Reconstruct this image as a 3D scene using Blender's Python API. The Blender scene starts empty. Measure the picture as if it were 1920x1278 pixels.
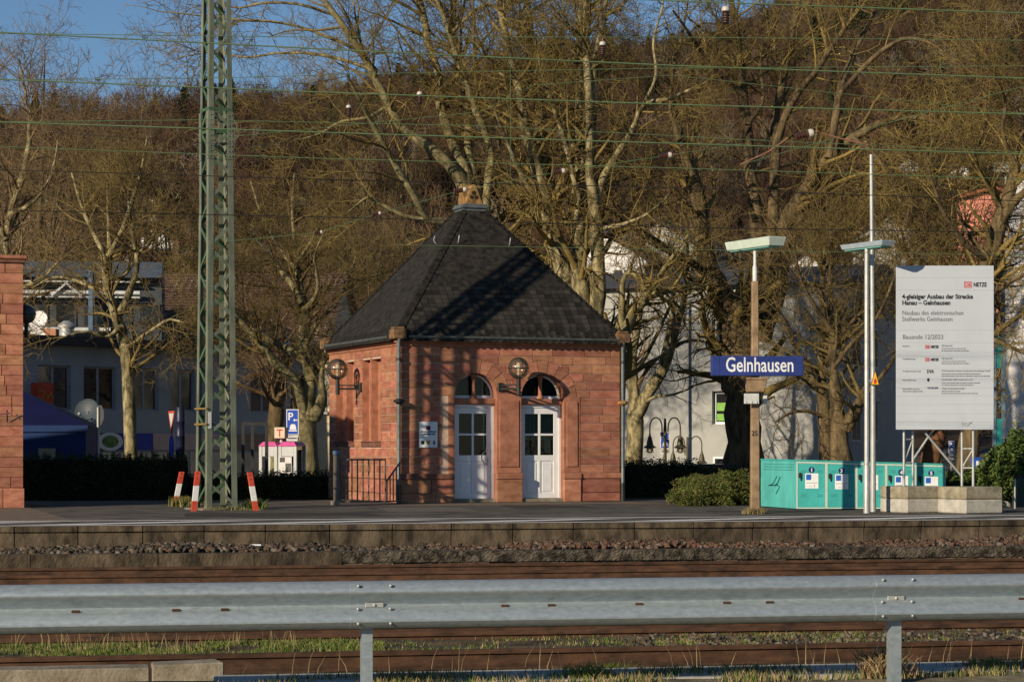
import bpy, bmesh, math, random
import numpy as np
from mathutils import Vector, Matrix
R = math.radians
random.seed(7)
rng = np.random.default_rng(7)
scene = bpy.context.scene
COL = scene.collection

# ------------------------------------------------------------------ camera, sky, sun, exposure
F, YH, CZ = 4150.0, 835.0, 1.28          # focal length in photo pixels, horizon row, eye height over the platform
cam = bpy.data.cameras.new('camera')
cam.sensor_width = 36; cam.sensor_fit = 'HORIZONTAL'
cam.lens = F/1920*36
cam.shift_y = (YH-639)/1920
cam.clip_start = .5; cam.clip_end = 6000
camo = bpy.data.objects.new('camera', cam); COL.objects.link(camo)
camo.location = (0, 0, CZ); camo.rotation_euler = (R(90), 0, 0)
scene.camera = camo

SUN_AZ, SUN_EL = R(41.0), R(19.0)          # azimuth left of the axis behind the camera
sdir = Vector((-math.sin(SUN_AZ)*math.cos(SUN_EL), -math.cos(SUN_AZ)*math.cos(SUN_EL), math.sin(SUN_EL)))
world = bpy.data.worlds.new('World'); scene.world = world; world.use_nodes = True
wn = world.node_tree.nodes; wn.clear()
sky = wn.new('ShaderNodeTexSky'); sky.sky_type = 'NISHITA'; sky.sun_disc = False
sky.sun_elevation = SUN_EL
sky.sun_rotation = math.atan2(sdir.x, sdir.y)
sky.altitude = 600; sky.air_density = 1.0; sky.dust_density = 0.; sky.ozone_density = 4.5
bg = wn.new('ShaderNodeBackground'); bg.inputs['Strength'].default_value = .082
wo = wn.new('ShaderNodeOutputWorld')
world.node_tree.links.new(sky.outputs[0], bg.inputs[0]); world.node_tree.links.new(bg.outputs[0], wo.inputs[0])
sun = bpy.data.lights.new('sun', 'SUN'); sun.energy = 5.0; sun.angle = R(.53); sun.color = (1, .85, .64)
suno = bpy.data.objects.new('sun', sun); COL.objects.link(suno)
suno.rotation_euler = sdir.to_track_quat('Z', 'Y').to_euler()
suno.location = (-30, -30, 40)
vs = scene.view_settings
vs.view_transform = 'Standard'; vs.look = 'None'; vs.gamma = 1; vs.use_curve_mapping = False
vs.exposure = .06
scene.cycles.max_bounces = 6; scene.cycles.transparent_max_bounces = 8
scene.cycles.use_denoising = True

# ------------------------------------------------------------------ helpers
def P(x, y, Y):
    return Vector(((x-960)/F*Y, Y, CZ-(y-YH)/F*Y))
AL = R(10.5)                                # direction of tracks and platform edge
TX, TY = math.cos(AL), math.sin(AL)
def T(u, v, z=0.):                          # track frame: u along, v away from the platform edge
    return Vector((u*TX-v*TY, 36.6+u*TY+v*TX, z))
def uv_of(X, Y):
    return X*TX+(Y-36.6)*TY, -X*TY+(Y-36.6)*TX
def vY(Y): return (Y-36.6)*TX

def plane_hit(px, py, p0, n):
    d = Vector(((px-960)/F, 1, -(py-YH)/F)); o = Vector((0, 0, CZ))
    return o + d*((p0-o).dot(n)/d.dot(n))

class MB:
    def __init__(s): s.v = []; s.f = []; s.M = None
    def add(s, vs, fs):
        o = len(s.v)
        if s.M is not None: vs = [s.M @ Vector(p) for p in vs]
        s.v += [tuple(p) for p in vs]; s.f += [tuple(i+o for i in f) for f in fs]; return s
    def box(s, x0, x1, y0, y1, z0, z1):
        return s.add([(x0,y0,z0),(x1,y0,z0),(x1,y1,z0),(x0,y1,z0),(x0,y0,z1),(x1,y0,z1),(x1,y1,z1),(x0,y1,z1)],
                     [(0,3,2,1),(4,5,6,7),(0,1,5,4),(1,2,6,5),(2,3,7,6),(3,0,4,7)])
    def hexa(s, b, t):
        return s.add(list(b)+list(t), [(0,3,2,1),(4,5,6,7),(0,1,5,4),(1,2,6,5),(2,3,7,6),(3,0,4,7)])
    def path(s, pts, rad, n=8, cap=True):
        pts = [Vector(p) for p in pts]
        if not hasattr(rad, '__len__'): rad = [rad]*len(pts)
        vs = []; fs = []
        t0 = (pts[1]-pts[0]).normalized()
        ref = Vector((0,0,1)) if abs(t0.z) < .9 else Vector((1,0,0))
        nrm = t0.cross(ref).normalized()
        for i, p in enumerate(pts):
            a = pts[max(i-1,0)]; b = pts[min(i+1,len(pts)-1)]; t = (b-a).normalized()
            nrm = (nrm - t*nrm.dot(t)).normalized(); bi = t.cross(nrm)
            for k in range(n):
                an = 2*math.pi*(k+.5)/n
                vs.append(p + (nrm*math.cos(an)+bi*math.sin(an))*rad[i])
        for i in range(len(pts)-1):
            for k in range(n):
                a = i*n+k; b = i*n+(k+1)%n
                fs.append((a, b, b+n, a+n))
        if cap:
            fs.append(tuple(range(n-1,-1,-1))); fs.append(tuple((len(pts)-1)*n+k for k in range(n)))
        return s.add(vs, fs)
    def tube(s, p, q, r, r2=None, n=8): return s.path([p, q], [r, r if r2 is None else r2], n)
    def bar(s, p, q, w, d, up=(0,0,1)):        # rectangular bar from p to q
        p = Vector(p); q = Vector(q); t = (q-p).normalized(); up = Vector(up)
        if abs(t.dot(up)) > .98: up = Vector((1,0,0))
        a = t.cross(up).normalized(); b = a.cross(t).normalized()
        a *= w/2; b *= d/2
        return s.hexa([p-a-b, p+a-b, p+a+b, p-a+b], [q-a-b, q+a-b, q+a+b, q-a+b])
    def lathe(s, c, prof, n=16):
        c = Vector(c); vs = []; fs = []
        for r, z in prof:
            for k in range(n):
                a = 2*math.pi*k/n; vs.append(c+Vector((r*math.cos(a), r*math.sin(a), z)))
        for i in range(len(prof)-1):
            for k in range(n):
                a = i*n+k; b = i*n+(k+1)%n; fs.append((a, b, b+n, a+n))
        fs.append(tuple(range(n-1,-1,-1))); fs.append(tuple((len(prof)-1)*n+k for k in range(n)))
        return s.add(vs, fs)
    def sphere(s, c, r, nu=20, nv=12, sz=1.):
        prof = [(max(r*math.sin(math.pi*i/nv), r*.004), -r*sz*math.cos(math.pi*i/nv)) for i in range(nv+1)]
        return s.lathe(c, prof, nu)
    def prism(s, poly, y0, y1):               # poly in (x, z), extruded along y
        n = len(poly)
        vs = [(a, y0, b) for a, b in poly]+[(a, y1, b) for a, b in poly]
        fs = [tuple(range(n)), tuple(range(2*n-1, n-1, -1))]
        fs += [(i, i+n, (i+1)%n+n, (i+1)%n) for i in range(n)]
        return s.add(vs, fs)
    def prismx(s, poly, x0, x1):              # poly in (y, z), extruded along x
        n = len(poly)
        vs = [(x0, a, b) for a, b in poly]+[(x1, a, b) for a, b in poly]
        fs = [tuple(range(n-1,-1,-1)), tuple(range(n, 2*n))]
        fs += [(i, (i+1)%n, (i+1)%n+n, i+n) for i in range(n)]
        return s.add(vs, fs)
    def mesh(s, name, mat, smooth=False, off=None):
        me = bpy.data.meshes.new(name)
        vs = s.v if off is None else [(a-off[0], b-off[1], c-off[2]) for a, b, c in s.v]
        me.from_pydata(vs, [], s.f); me.validate(); me.update()
        bm = bmesh.new(); bm.from_mesh(me); bmesh.ops.recalc_face_normals(bm, faces=bm.faces); bm.to_mesh(me); bm.free()
        if smooth:
            me.polygons.foreach_set('use_smooth', [True]*len(me.polygons))
            try: me.set_sharp_from_angle(angle=R(40))
            except Exception: pass
        if mat is not None: me.materials.append(mat)
        return me
    def build(s, name, mat, parent=None, smooth=False, world=False, bevel=0):
        off = None
        if parent is not None and world:
            W = wmat(parent).inverted(); s.v = [tuple(W @ Vector(p)) for p in s.v]
        o = bpy.data.objects.new(name, s.mesh(name, mat, smooth)); COL.objects.link(o)
        if parent is not None: o.parent = parent
        if bevel: bev(o, bevel)
        return o
    def thing(s, name, mat, label, cat, group=None, base=None, smooth=False, bevel=0, kind=None):
        if base is None:
            a = np.array(s.v); base = ((a[:,0].min()+a[:,0].max())/2, (a[:,1].min()+a[:,1].max())/2, a[:,2].min())
        o = bpy.data.objects.new(name, s.mesh(name, mat, smooth, base)); COL.objects.link(o); o.location = base
        tag(o, label, cat, group, kind)
        if bevel: bev(o, bevel)
        return o
def bev(o, w):
    m = o.modifiers.new('bevel', 'BEVEL'); m.width = w; m.segments = 1; m.limit_method = 'ANGLE'; m.angle_limit = R(50)
def wmat(o):
    M = Matrix.Translation(o.location) @ o.rotation_euler.to_matrix().to_4x4()
    return wmat(o.parent) @ M if o.parent else M
def tag(o, label=None, cat=None, group=None, kind=None):
    if label: o['label'] = label
    if cat: o['category'] = cat
    if group: o['group'] = group
    if kind: o['kind'] = kind
    return o
def empty(name, label, cat, loc, rz=0, group=None):
    o = bpy.data.objects.new(name, None); COL.objects.link(o)
    o.location = loc; o.rotation_euler = (0, 0, rz); o.empty_display_size = .3
    return tag(o, label, cat, group)
def struct(o): o['kind'] = 'structure'; return o
def copy_tree(o, parent=None):
    c = o.copy(); COL.objects.link(c); c.parent = parent
    for ch in o.children: copy_tree(ch, c)
    return c
def text(body, size, M, mat, parent, name='lettering', align='LEFT', width=None, bold=0.):
    cu = bpy.data.curves.new('t', 'FONT'); cu.body = body; cu.size = size; cu.extrude = .0015; cu.align_x = align
    cu.resolution_u = 3; cu.offset = bold
    ob = bpy.data.objects.new('t', cu); COL.objects.link(ob)
    me = bpy.data.meshes.new_from_object(ob)
    bpy.data.objects.remove(ob); bpy.data.curves.remove(cu)
    if width:
        xs = [v.co.x for v in me.vertices]; w = max(xs)-min(xs); k = width/w
        for v in me.vertices: v.co.x *= k
    me.transform(M); me.materials.clear(); me.materials.append(mat); me.name = name
    o = bpy.data.objects.new(name, me); COL.objects.link(o); o.parent = parent
    return o
def face_y(x, y, z): return Matrix.Translation((x, y, z)) @ Matrix.Rotation(R(90), 4, 'X')   # text that faces -y

# ------------------------------------------------------------------ materials
def lin(c): return tuple(((x/255)/12.92 if x/255 <= .04045 else ((x/255+.055)/1.055)**2.4) for x in c)
MATS = {}
def pm(name, col, rough=.8, var=.18, scale=6., bump=.15, col2=None, metal=0., spec=.3, rnd=.0, bscale=None, detail=6., mix=(.35,.65), stretch=None, coord='Object', hue=0.):
    m = bpy.data.materials.new(name); m.use_nodes = True; nt = m.node_tree; N = nt.nodes; L = nt.links
    b = N['Principled BSDF']; b.inputs['Roughness'].default_value = rough; b.inputs['Metallic'].default_value = metal
    b.inputs['Specular IOR Level'].default_value = spec
    tc = N.new('ShaderNodeTexCoord'); src = tc.outputs[coord]
    if stretch:
        mp = N.new('ShaderNodeMapping'); mp.inputs['Scale'].default_value = stretch; L.new(src, mp.inputs[0]); src = mp.outputs[0]
    nz = N.new('ShaderNodeTexNoise'); nz.inputs['Scale'].default_value = scale; nz.inputs['Detail'].default_value = detail
    nz.inputs['Roughness'].default_value = .65
    L.new(src, nz.inputs['Vector'])
    rp = N.new('ShaderNodeValToRGB')
    a = tuple(max(0, c*(1-var)) for c in col); c2 = col2 if col2 else tuple(min(1, c*(1+var)) for c in col)
    rp.color_ramp.elements[0].position = mix[0]; rp.color_ramp.elements[1].position = mix[1]
    rp.color_ramp.elements[0].color = (*a, 1); rp.color_ramp.elements[1].color = (*c2, 1)
    L.new(nz.outputs['Fac'], rp.inputs[0]); out = rp.outputs[0]
    if rnd or hue:
        oi = N.new('ShaderNodeObjectInfo'); hs = N.new('ShaderNodeHueSaturation')
        mr = N.new('ShaderNodeMapRange'); mr.inputs['To Min'].default_value = 1-rnd; mr.inputs['To Max'].default_value = 1+rnd
        L.new(oi.outputs['Random'], mr.inputs['Value']); L.new(mr.outputs[0], hs.inputs['Value'])
        if hue:
            wh = N.new('ShaderNodeTexWhiteNoise'); wh.noise_dimensions = '1D'; L.new(oi.outputs['Random'], wh.inputs['W'])
            m2 = N.new('ShaderNodeMapRange'); m2.inputs['To Min'].default_value = .5-hue; m2.inputs['To Max'].default_value = .5+hue
            L.new(wh.outputs['Value'], m2.inputs['Value']); L.new(m2.outputs[0], hs.inputs['Hue'])
        L.new(out, hs.inputs['Color']); out = hs.outputs[0]
    L.new(out, b.inputs['Base Color'])
    if bump:
        n2 = N.new('ShaderNodeTexNoise'); n2.inputs['Scale'].default_value = bscale or scale*4; n2.inputs['Detail'].default_value = 5
        L.new(src, n2.inputs['Vector'])
        bp = N.new('ShaderNodeBump'); bp.inputs['Strength'].default_value = bump; bp.inputs['Distance'].default_value = .02
        L.new(n2.outputs['Fac'], bp.inputs['Height']); L.new(bp.outputs[0], b.inputs['Normal'])
    MATS[name] = m
    return m
def glass(name, tint=(.55,.6,.6), fac=.08, rough=.02):
    m = bpy.data.materials.new(name); m.use_nodes = True; nt = m.node_tree; N = nt.nodes; L = nt.links; N.clear()
    o = N.new('ShaderNodeOutputMaterial'); mx = N.new('ShaderNodeMixShader'); tr = N.new('ShaderNodeBsdfTransparent'); gl = N.new('ShaderNodeBsdfGlossy')
    fr = N.new('ShaderNodeFresnel'); fr.inputs['IOR'].default_value = 1.5
    ad = N.new('ShaderNodeMath'); ad.operation = 'ADD'; ad.inputs[1].default_value = fac
    nz = N.new('ShaderNodeTexNoise'); nz.inputs['Scale'].default_value = 3.; bp = N.new('ShaderNodeBump'); bp.inputs['Strength'].default_value = .02
    L.new(nz.outputs['Fac'], bp.inputs['Height']); L.new(bp.outputs[0], gl.inputs['Normal'])
    tr.inputs[0].default_value = (*tint, 1); gl.inputs['Roughness'].default_value = rough
    L.new(fr.outputs[0], ad.inputs[0]); L.new(ad.outputs[0], mx.inputs[0]); L.new(tr.outputs[0], mx.inputs[1]); L.new(gl.outputs[0], mx.inputs[2]); L.new(mx.outputs[0], o.inputs[0])
    return m

SAND = pm('red_sandstone', (.335,.124,.070), .9, .25, 3.5, .35, rnd=.24, hue=.012, bscale=30, col2=(.43,.19,.117), stretch=(1,1,2.2))
SAND2 = pm('red_sandstone_trim', (.33,.127,.072), .9, .2, 4, .3, rnd=.10, bscale=28, col2=(.42,.186,.113))
SANDD = pm('dark_sandstone', (.17,.075,.05), .9, .3, 5, .35, rnd=.1)
OCHRE = pm('weathered_ochre_stone', (.24,.125,.045), .9, .4, 6, .5, col2=(.36,.21,.075))
MORT = pm('pale_mortar', (.50,.36,.27), .95, .15, 10, .2)
SLATE = pm('slate', (.014,.0135,.013), .75, .4, 8, .3, rnd=.6, spec=.18, col2=(.046,.041,.032), mix=(.35,.75))
SLATEB = pm('slate_underlay', (.012,.012,.012), .9, .2, 6, .1)
ZINC = pm('zinc', (.17,.19,.19), .5, .25, 5, .08, metal=.55, spec=.5)
DARKMETAL = pm('dark_metal', (.018,.018,.017), .5, .3, 6, .1, spec=.4)
WHITE = pm('white_paint', (.74,.75,.75), .45, .05, 5, .03, spec=.4)
WHITED = pm('dirty_white', (.55,.56,.54), .6, .14, 4, .06)
GREEN_PAINT = pm('mast_green_paint', (.12,.145,.098), .6, .25, 4, .12, col2=(.20,.22,.165), stretch=(1,1,.3))
GREEN_PAINT2 = pm('mast_fresh_green', (.06,.115,.06), .55, .25, 4, .1)
GALV = pm('galvanised_steel', (.32,.38,.41), .48, .12, 38, .05, metal=.55, spec=.5, col2=(.45,.51,.535), stretch=(.45,1,1.), mix=(.3,.75), detail=5)
GALV2 = pm('galvanised_tube', (.42,.43,.41), .5, .12, 6, .05, metal=.4, spec=.5)
RUST = pm('rail_rust', (.05,.026,.015), .85, .35, 8, .3, col2=(.105,.052,.028), stretch=(.4,1,1), rnd=.1)
RUSTH = pm('rail_head_rust', (.18,.08,.038), .6, .3, 7, .15, col2=(.26,.13,.065), stretch=(.4,1,1))
CONC = pm('old_concrete', (.22,.18,.125), .95, .3, 5, .5, col2=(.31,.27,.20), bscale=35)
CONCL = pm('pale_concrete', (.40,.375,.315), .95, .18, 5, .35, col2=(.50,.475,.41), bscale=35, rnd=.05)
CONCY = pm('weathered_concrete', (.25,.215,.145), .95, .3, 5, .4, col2=(.37,.325,.235), bscale=35)
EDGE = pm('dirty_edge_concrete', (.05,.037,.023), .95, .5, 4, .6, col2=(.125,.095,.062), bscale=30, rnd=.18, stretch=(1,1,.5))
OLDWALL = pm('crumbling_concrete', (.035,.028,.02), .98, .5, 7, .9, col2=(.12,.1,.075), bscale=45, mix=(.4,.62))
ASPH = pm('asphalt', (.060,.056,.048), .95, .3, 1.3, .35, col2=(.135,.122,.10), bscale=160, rnd=0, detail=12)
PAVE = pm('brown_paving', (.145,.11,.08), .95, .2, 4, .3, col2=(.2,.155,.115), bscale=120)
LINEW = pm('worn_white_line', (.2,.19,.17), .85, .1, 14, .2, col2=(.75,.73,.69), mix=(.30,.46), detail=9)
SOIL = pm('track_soil', (.05,.035,.022), 1., .4, 3, .6, col2=(.11,.085,.05), bscale=40)
VERGE = pm('verge_ground', (.13,.105,.055), 1., .35, 3, .6, col2=(.27,.225,.135), bscale=50)
STREET = pm('street_ground', (.06,.055,.05), .95, .25, .6, .2, bscale=30)
HILLG = pm('hill_ground', (.045,.029,.017), 1., .35, .05, 0, col2=(.07,.047,.026))
BARK_Y = pm('plane_bark_lichen', (.15,.125,.055), .95, .45, 5, .6, col2=(.33,.28,.14), stretch=(1,1,.45), bscale=22, rnd=.12)
BARK_P = pm('plane_bark_pale', (.16,.13,.06), .95, .5, 6, .5, col2=(.37,.31,.165), stretch=(1,1,.4), bscale=22, mix=(.42,.62))
BARK_D = pm('dark_ridged_bark', (.07,.05,.025), .98, .5, 7, .9, col2=(.19,.135,.068), stretch=(1,1,.25), bscale=26)
BARK_B = pm('brown_bark', (.085,.06,.03), .95, .4, 5, .5, col2=(.16,.12,.06), stretch=(1,1,.4), rnd=.15)
TWIG_Y = pm('lichen_twigs', (.16,.12,.042), .95, .4, .9, 0, col2=(.28,.2,.06), rnd=.12)
TWIG_B = pm('brown_twigs', (.14,.092,.048), .95, .35, .7, 0, col2=(.22,.15,.075), rnd=.2, hue=.01)
TWIG_O = pm('olive_twigs', (.135,.10,.038), .95, .4, .8, 0, col2=(.23,.165,.058), rnd=.15)
WOODM = pm('wood_twigs', (.075,.046,.026), 1., .5, .02, 0, col2=(.145,.088,.048), rnd=.6, hue=.025)
CONIF = pm('conifer_green', (.02,.032,.014), 1., .4, 1.5, 0, rnd=.3)
# ------------------------------------------------------------------ terrain
_sk = np.array([(-900,.150),(0,.150),(330,.146),(450,.153),(600,.158),(750,.163),(900,.168),(1250,.180),(1350,.190),(1450,.203),(1920,.235),(2900,.25)])
def ridge(X): return np.interp(960+F*np.asarray(X)/600, _sk[:,0], _sk[:,1])*600-11
_gv = np.array([(-300,-.35),(-20.3,-.35),(-19.97,-.485),(-18.2,-.62),(-17.36,-.62),(-17.22,-.515),(-15.85,-.505),(-15.72,-.62),(15.5,-.62),(18.5,-.7),(2000,-.7)])
def gz(X, Y):
    X = np.asarray(X, float); Y = np.asarray(Y, float)
    v = -X*TY+(Y-36.6)*TX
    z = np.interp(v, _gv[:,0], _gv[:,1])
    t = np.clip((Y-118)/482, 0, 1)
    lump = 3*np.sin(X*.021+1)*np.sin(Y*.017)+2*np.sin(X*.05+Y*.03)
    h = ridge(X)*t + lump*np.clip(t*4, 0, 1) + np.clip(Y-600, 0, None)*.03
    return np.where(Y > 118, np.maximum(z, -.7+h), z)
us = np.concatenate([[-1500,-900,-600], np.arange(-400,-60,20), np.arange(-60,-14,6), np.arange(-14,14.1,.7), np.arange(20,60,6), np.arange(60,400,20), [400,600,900,1500]])
vs_ = np.concatenate([[-200,-60,-30,-23], np.arange(-22,-18,.2), np.arange(-18,-15,.07), np.arange(-15,0,.5), np.arange(0,20,2), np.arange(20,90,8), np.arange(90,700,14), [760,900,1300,2500]])
UU, VV = np.meshgrid(us, vs_)
GX = UU*TX-VV*TY; GY = 36.6+UU*TY+VV*TX
GZ = gz(GX, GY)
near = (VV > -22) & (VV < -2.6) & (np.abs(UU) < 15)
GZ = GZ + near*(rng.normal(0, .012, GZ.shape))
nv, nu = UU.shape
me = bpy.data.meshes.new('ground')
fs = [(j*nu+i, j*nu+i+1, (j+1)*nu+i+1, (j+1)*nu+i) for j in range(nv-1) for i in range(nu-1)]
me.from_pydata(np.stack([GX, GY, GZ], -1).reshape(-1,3).tolist(), [], fs)
for m in (VERGE, SOIL, STREET, HILLG): me.materials.append(m)
mi = [0 if vs_[j] < -19.2 else 1 if vs_[j] < 15 else 2 if vs_[j] < 84 else 3 for j in range(nv-1) for i in range(nu-1)]
me.polygons.foreach_set('material_index', mi); me.update()
ground = bpy.data.objects.new('ground', me); COL.objects.link(ground); struct(ground)

def hit(px, py, y0=60, y1=700):               # distance at which a photo ray meets the terrain
    for Y in np.arange(y0, y1, 1.5):
        p = P(px, py, Y)
        if gz(p.x, Y) >= p.z: return float(Y)
    return float(y1)

# ------------------------------------------------------------------ platform
platform = MB(); platform.M = Matrix.Translation((0,36.6,0)) @ Matrix.Rotation(AL, 4, 'Z')
def tmb():
    m = MB(); m.M = Matrix.Translation((0,36.6,0)) @ Matrix.Rotation(AL, 4, 'Z'); return m
platform.box(-60, 60, .30, 16.5, -.62, 0)
plat = platform.build('platform', ASPH); struct(plat)
pv = tmb()
def tuv(px, py, z=0.):
    p = plane_hit(px, py, Vector((0,0,z)), Vector((0,0,1))); return uv_of(p.x, p.y)
a = tuv(57, 952.5); b = tuv(147, 978)
pv.add([(-40, b[1], .004), (b[0], b[1], .004), (a[0], a[1], .004), (a[0]-.3, 16.2, .004), (-40, 16.2, .004)], [(0,1,2,3,4)])
pav = pv.build('paving', PAVE, plat)
# concrete plinth strip round the pavilion is part of the paving
u0 = -13.
k = 0
while u0 < 13.5:
    L_ = random.uniform(.97, 1.06)
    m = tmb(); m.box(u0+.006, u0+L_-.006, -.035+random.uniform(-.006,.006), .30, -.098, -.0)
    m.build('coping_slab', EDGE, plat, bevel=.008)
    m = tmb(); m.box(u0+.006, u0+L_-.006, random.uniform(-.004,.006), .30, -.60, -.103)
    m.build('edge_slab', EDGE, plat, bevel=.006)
    u0 += L_
for s in (-1, 1):
    m = tmb(); m.box(min(s*13.6, s*60), max(s*13.6, s*60), 0, .30, -.6, 0) ; m.build('edge_wall', EDGE, plat)
ln = tmb()
ln.add([(-30,-.02,.006),(30,-.02,.006),(30,.20,.006),(-30,.20,.006)], [(0,1,2,3)])
ln.build('edge_line', LINEW, plat)
u0 = -18.
while u0 < 16:
    m = tmb(); m.add([(u0,.35,.007),(u0+1.1,.35,.007),(u0+4.1,1.75,.007),(u0+3.0,1.75,.007)], [(0,1,2,3)])
    m.build('hatch_line', LINEW, plat); u0 += 3.3
a_ = [tuv(px, py) for px, py in ((690,948),(760,944),(1175,941),(1290,945.5),(1100,944.5),(800,949))]
ap = tmb(); ap.add([(u, v, .0045) for u, v in a_], [tuple(range(6))]); ap.build('apron', PAVE, plat)
PATCH1 = pm('asphalt_patch_dark', (.04,.038,.034), .95, .3, 3, .3, bscale=120); PATCH2 = pm('asphalt_patch_pale', (.13,.115,.095), .95, .25, 3, .3, bscale=120)
for u0_, u1_, v0_, v1_, mt_ in ((-5.2,-1.6,4.2,6.4,PATCH1),(.8,4.6,3.2,4.4,PATCH2),(-1.2,.6,6.5,9.5,PATCH2),(4.9,7.2,5.2,6.2,PATCH1),(-9.5,-6.6,2.9,3.9,PATCH2),(1.6,3.4,8.2,10.5,PATCH1)):
    q_ = tmb(); q_.add([(u0_,v0_,.0025),(u1_,v0_+.05,.0025),(u1_-.1,v1_,.0025),(u0_+.08,v1_-.06,.0025)], [(0,1,2,3)]); q_.build('asphalt_patch', mt_, plat)
ln = tmb(); ln.add([(-30,2.15,.0065),(30,2.15,.0065),(30,2.42,.0065),(-30,2.42,.0065)], [(0,1,2,3)]); ln.build('boundary_line', LINEW, plat)

# ------------------------------------------------------------------ low old wall and ballast strip
def rough_box(u0, u1, v0, v1, z0, z1, nu_, nz_, amp, M):
    """front and top of a crumbling block, displaced"""
    m = MB(); m.M = M
    U = np.linspace(u0, u1, nu_+1); Z = np.linspace(z0, z1, nz_+1)
    vs = []; fs = []
    for j, z in enumerate(Z):
        for i, u in enumerate(U):
            e = (0 < i < nu_)
            vs.append((u, v0+random.uniform(0, amp)*(1 if e else .6), z+(random.uniform(-amp*.5, amp*.25) if j == nz_ else 0)))
    w = nu_+1
    for j in range(nz_):
        for i in range(nu_): fs.append((j*w+i, j*w+i+1, (j+1)*w+i+1, (j+1)*w+i))
    o = len(vs)
    for i, u in enumerate(U): vs.append((u, v1, z1))
    for i, u in enumerate(U): vs.append((u, v1, z0))
    for i in range(nu_):
        fs.append((nz_*w+i, nz_*w+i+1, o+i+1, o+i)); fs.append((o+i, o+i+1, o+w+i+1, o+w+i))
    fs.append(tuple([j*w for j in range(nz_+1)]+[o, o+w])); fs.append(tuple([j*w+nu_ for j in range(nz_+1)]+[o+nu_, o+w+nu_]))
    m.add(vs, fs); return m
low = empty('low_wall', 'low crumbling concrete edge wall between the rear track and the platform edge', 'wall', T(0,-2.4,-.62), AL)
TM = Matrix.Translation((0,36.6,0)) @ Matrix.Rotation(AL, 4, 'Z')
u0 = -12.5
while u0 < 13:
    L_ = random.uniform(1.3, 2.1)
    left = u0 < -3.6
    amp = .006 if left else .018
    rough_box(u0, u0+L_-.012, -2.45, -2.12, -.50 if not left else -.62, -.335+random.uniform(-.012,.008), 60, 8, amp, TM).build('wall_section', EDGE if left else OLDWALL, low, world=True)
    if not left:
        q = u0
        while q < u0+L_-.05:
            w = min(random.uniform(.28, .5), u0+L_-q)
            rough_box(q, q+w-.012, -2.42+random.uniform(-.02,.03), -2.12, -.64, -.505, 5, 3, .02, TM).build('brick', EDGE, low, world=True)
            q += w
    u0 += L_
m = tmb(); m.box(-40, 40, -2.12, .30, -.63, -.37); m.build('ballast_bed', SOIL, low, world=True)

def rocks(name, n, samp, smin, smax, mats, parent=None, kind='stuff', label=None, cat=None):
    base = np.array([(x, y, z) for x in (-1,1) for y in (-1,1) for z in (-1,1)], float)*.72
    tri = np.array([(0,1,3),(0,3,2),(4,6,7),(4,7,5),(0,4,5),(0,5,1),(2,3,7),(2,7,6),(0,2,6),(0,6,4),(1,5,7),(1,7,3)])
    nb = len(base); V = np.zeros((n, nb, 3)); pos = np.array([samp() for _ in range(n)])
    sc = rng.uniform(smin, smax, (n,1,1))*rng.uniform(.65, 1.2, (n,1,3))
    V = base[None]*sc*(1+rng.uniform(-.42,.42,(n,nb,1)))
    an = rng.uniform(0, 6.28, n); c, s = np.cos(an), np.sin(an)
    x = V[:,:,0]*c[:,None]-V[:,:,1]*s[:,None]; y = V[:,:,0]*s[:,None]+V[:,:,1]*c[:,None]
    tl = rng.uniform(-.7,.7,n); z = V[:,:,2]*np.cos(tl)[:,None]+x*np.sin(tl)[:,None]
    V = np.stack([x, y, z], -1)+pos[:,None,:]
    Fi = (tri[None]+(np.arange(n)*nb)[:,None,None]).reshape(-1,3)
    me = np_mesh(name, V.reshape(-1,3), Fi)
    for m in mats: me.materials.append(m)
    me.polygons.foreach_set('material_index', np.repeat(rng.integers(0, len(mats), n), len(tri)).astype(np.int32))
    o = bpy.data.objects.new(name, me); COL.objects.link(o); o.parent = parent
    if kind: o['kind'] = kind
    tag(o, label, cat); return o
def np_mesh(name, V, Fa, smooth=False):
    me = bpy.data.meshes.new(name); V = np.asarray(V, np.float32); Fa = np.asarray(Fa, np.int32)
    k = Fa.shape[1]
    me.vertices.add(len(V)); me.vertices.foreach_set('co', V.ravel())
    me.loops.add(Fa.size); me.loops.foreach_set('vertex_index', Fa.ravel())
    me.polygons.add(len(Fa)); me.polygons.foreach_set('loop_start', np.arange(0, Fa.size, k, dtype=np.int32))
    me.polygons.foreach_set('loop_total', np.full(len(Fa), k, np.int32))
    if smooth: me.polygons.foreach_set('use_smooth', np.ones(len(Fa), bool))
    me.update(calc_edges=True); return me
ST1 = pm('ballast_grey', (.055,.047,.034), .95, .35, 9, .3); ST2 = pm('ballast_brown', (.085,.055,.036), .95, .35, 9, .3); ST3 = pm('ballast_rusty', (.11,.058,.038), .95, .3, 9, .3); ST4 = pm('ballast_pale', (.15,.125,.095), .95, .2, 9, .3)
def samp_b(lo, hi):
    def f():
        u = random.uniform(lo, hi); v = random.uniform(-2.1, -.06); return tuple(T(u, v, -.355+random.uniform(-.02,.02)+.035*math.sin(u*.9)+.02*math.sin(u*3.1)))
    return f
rocks('ballast', 3000, samp_b(-11.5,-1.5), .03, .06, (ST1,ST2,ST2,ST1,ST1,ST4), None, 'stuff', 'grey and brown ballast stones in the strip below the left platform edge', 'ballast')
rocks('rust_brown_ballast', 3200, samp_b(-1.5,11.5), .025, .055, (ST2,ST3,ST3,ST2,ST2,ST4), None, 'stuff', 'small rusty brown ballast stones in the strip below the right platform edge', 'ballast')

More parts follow.
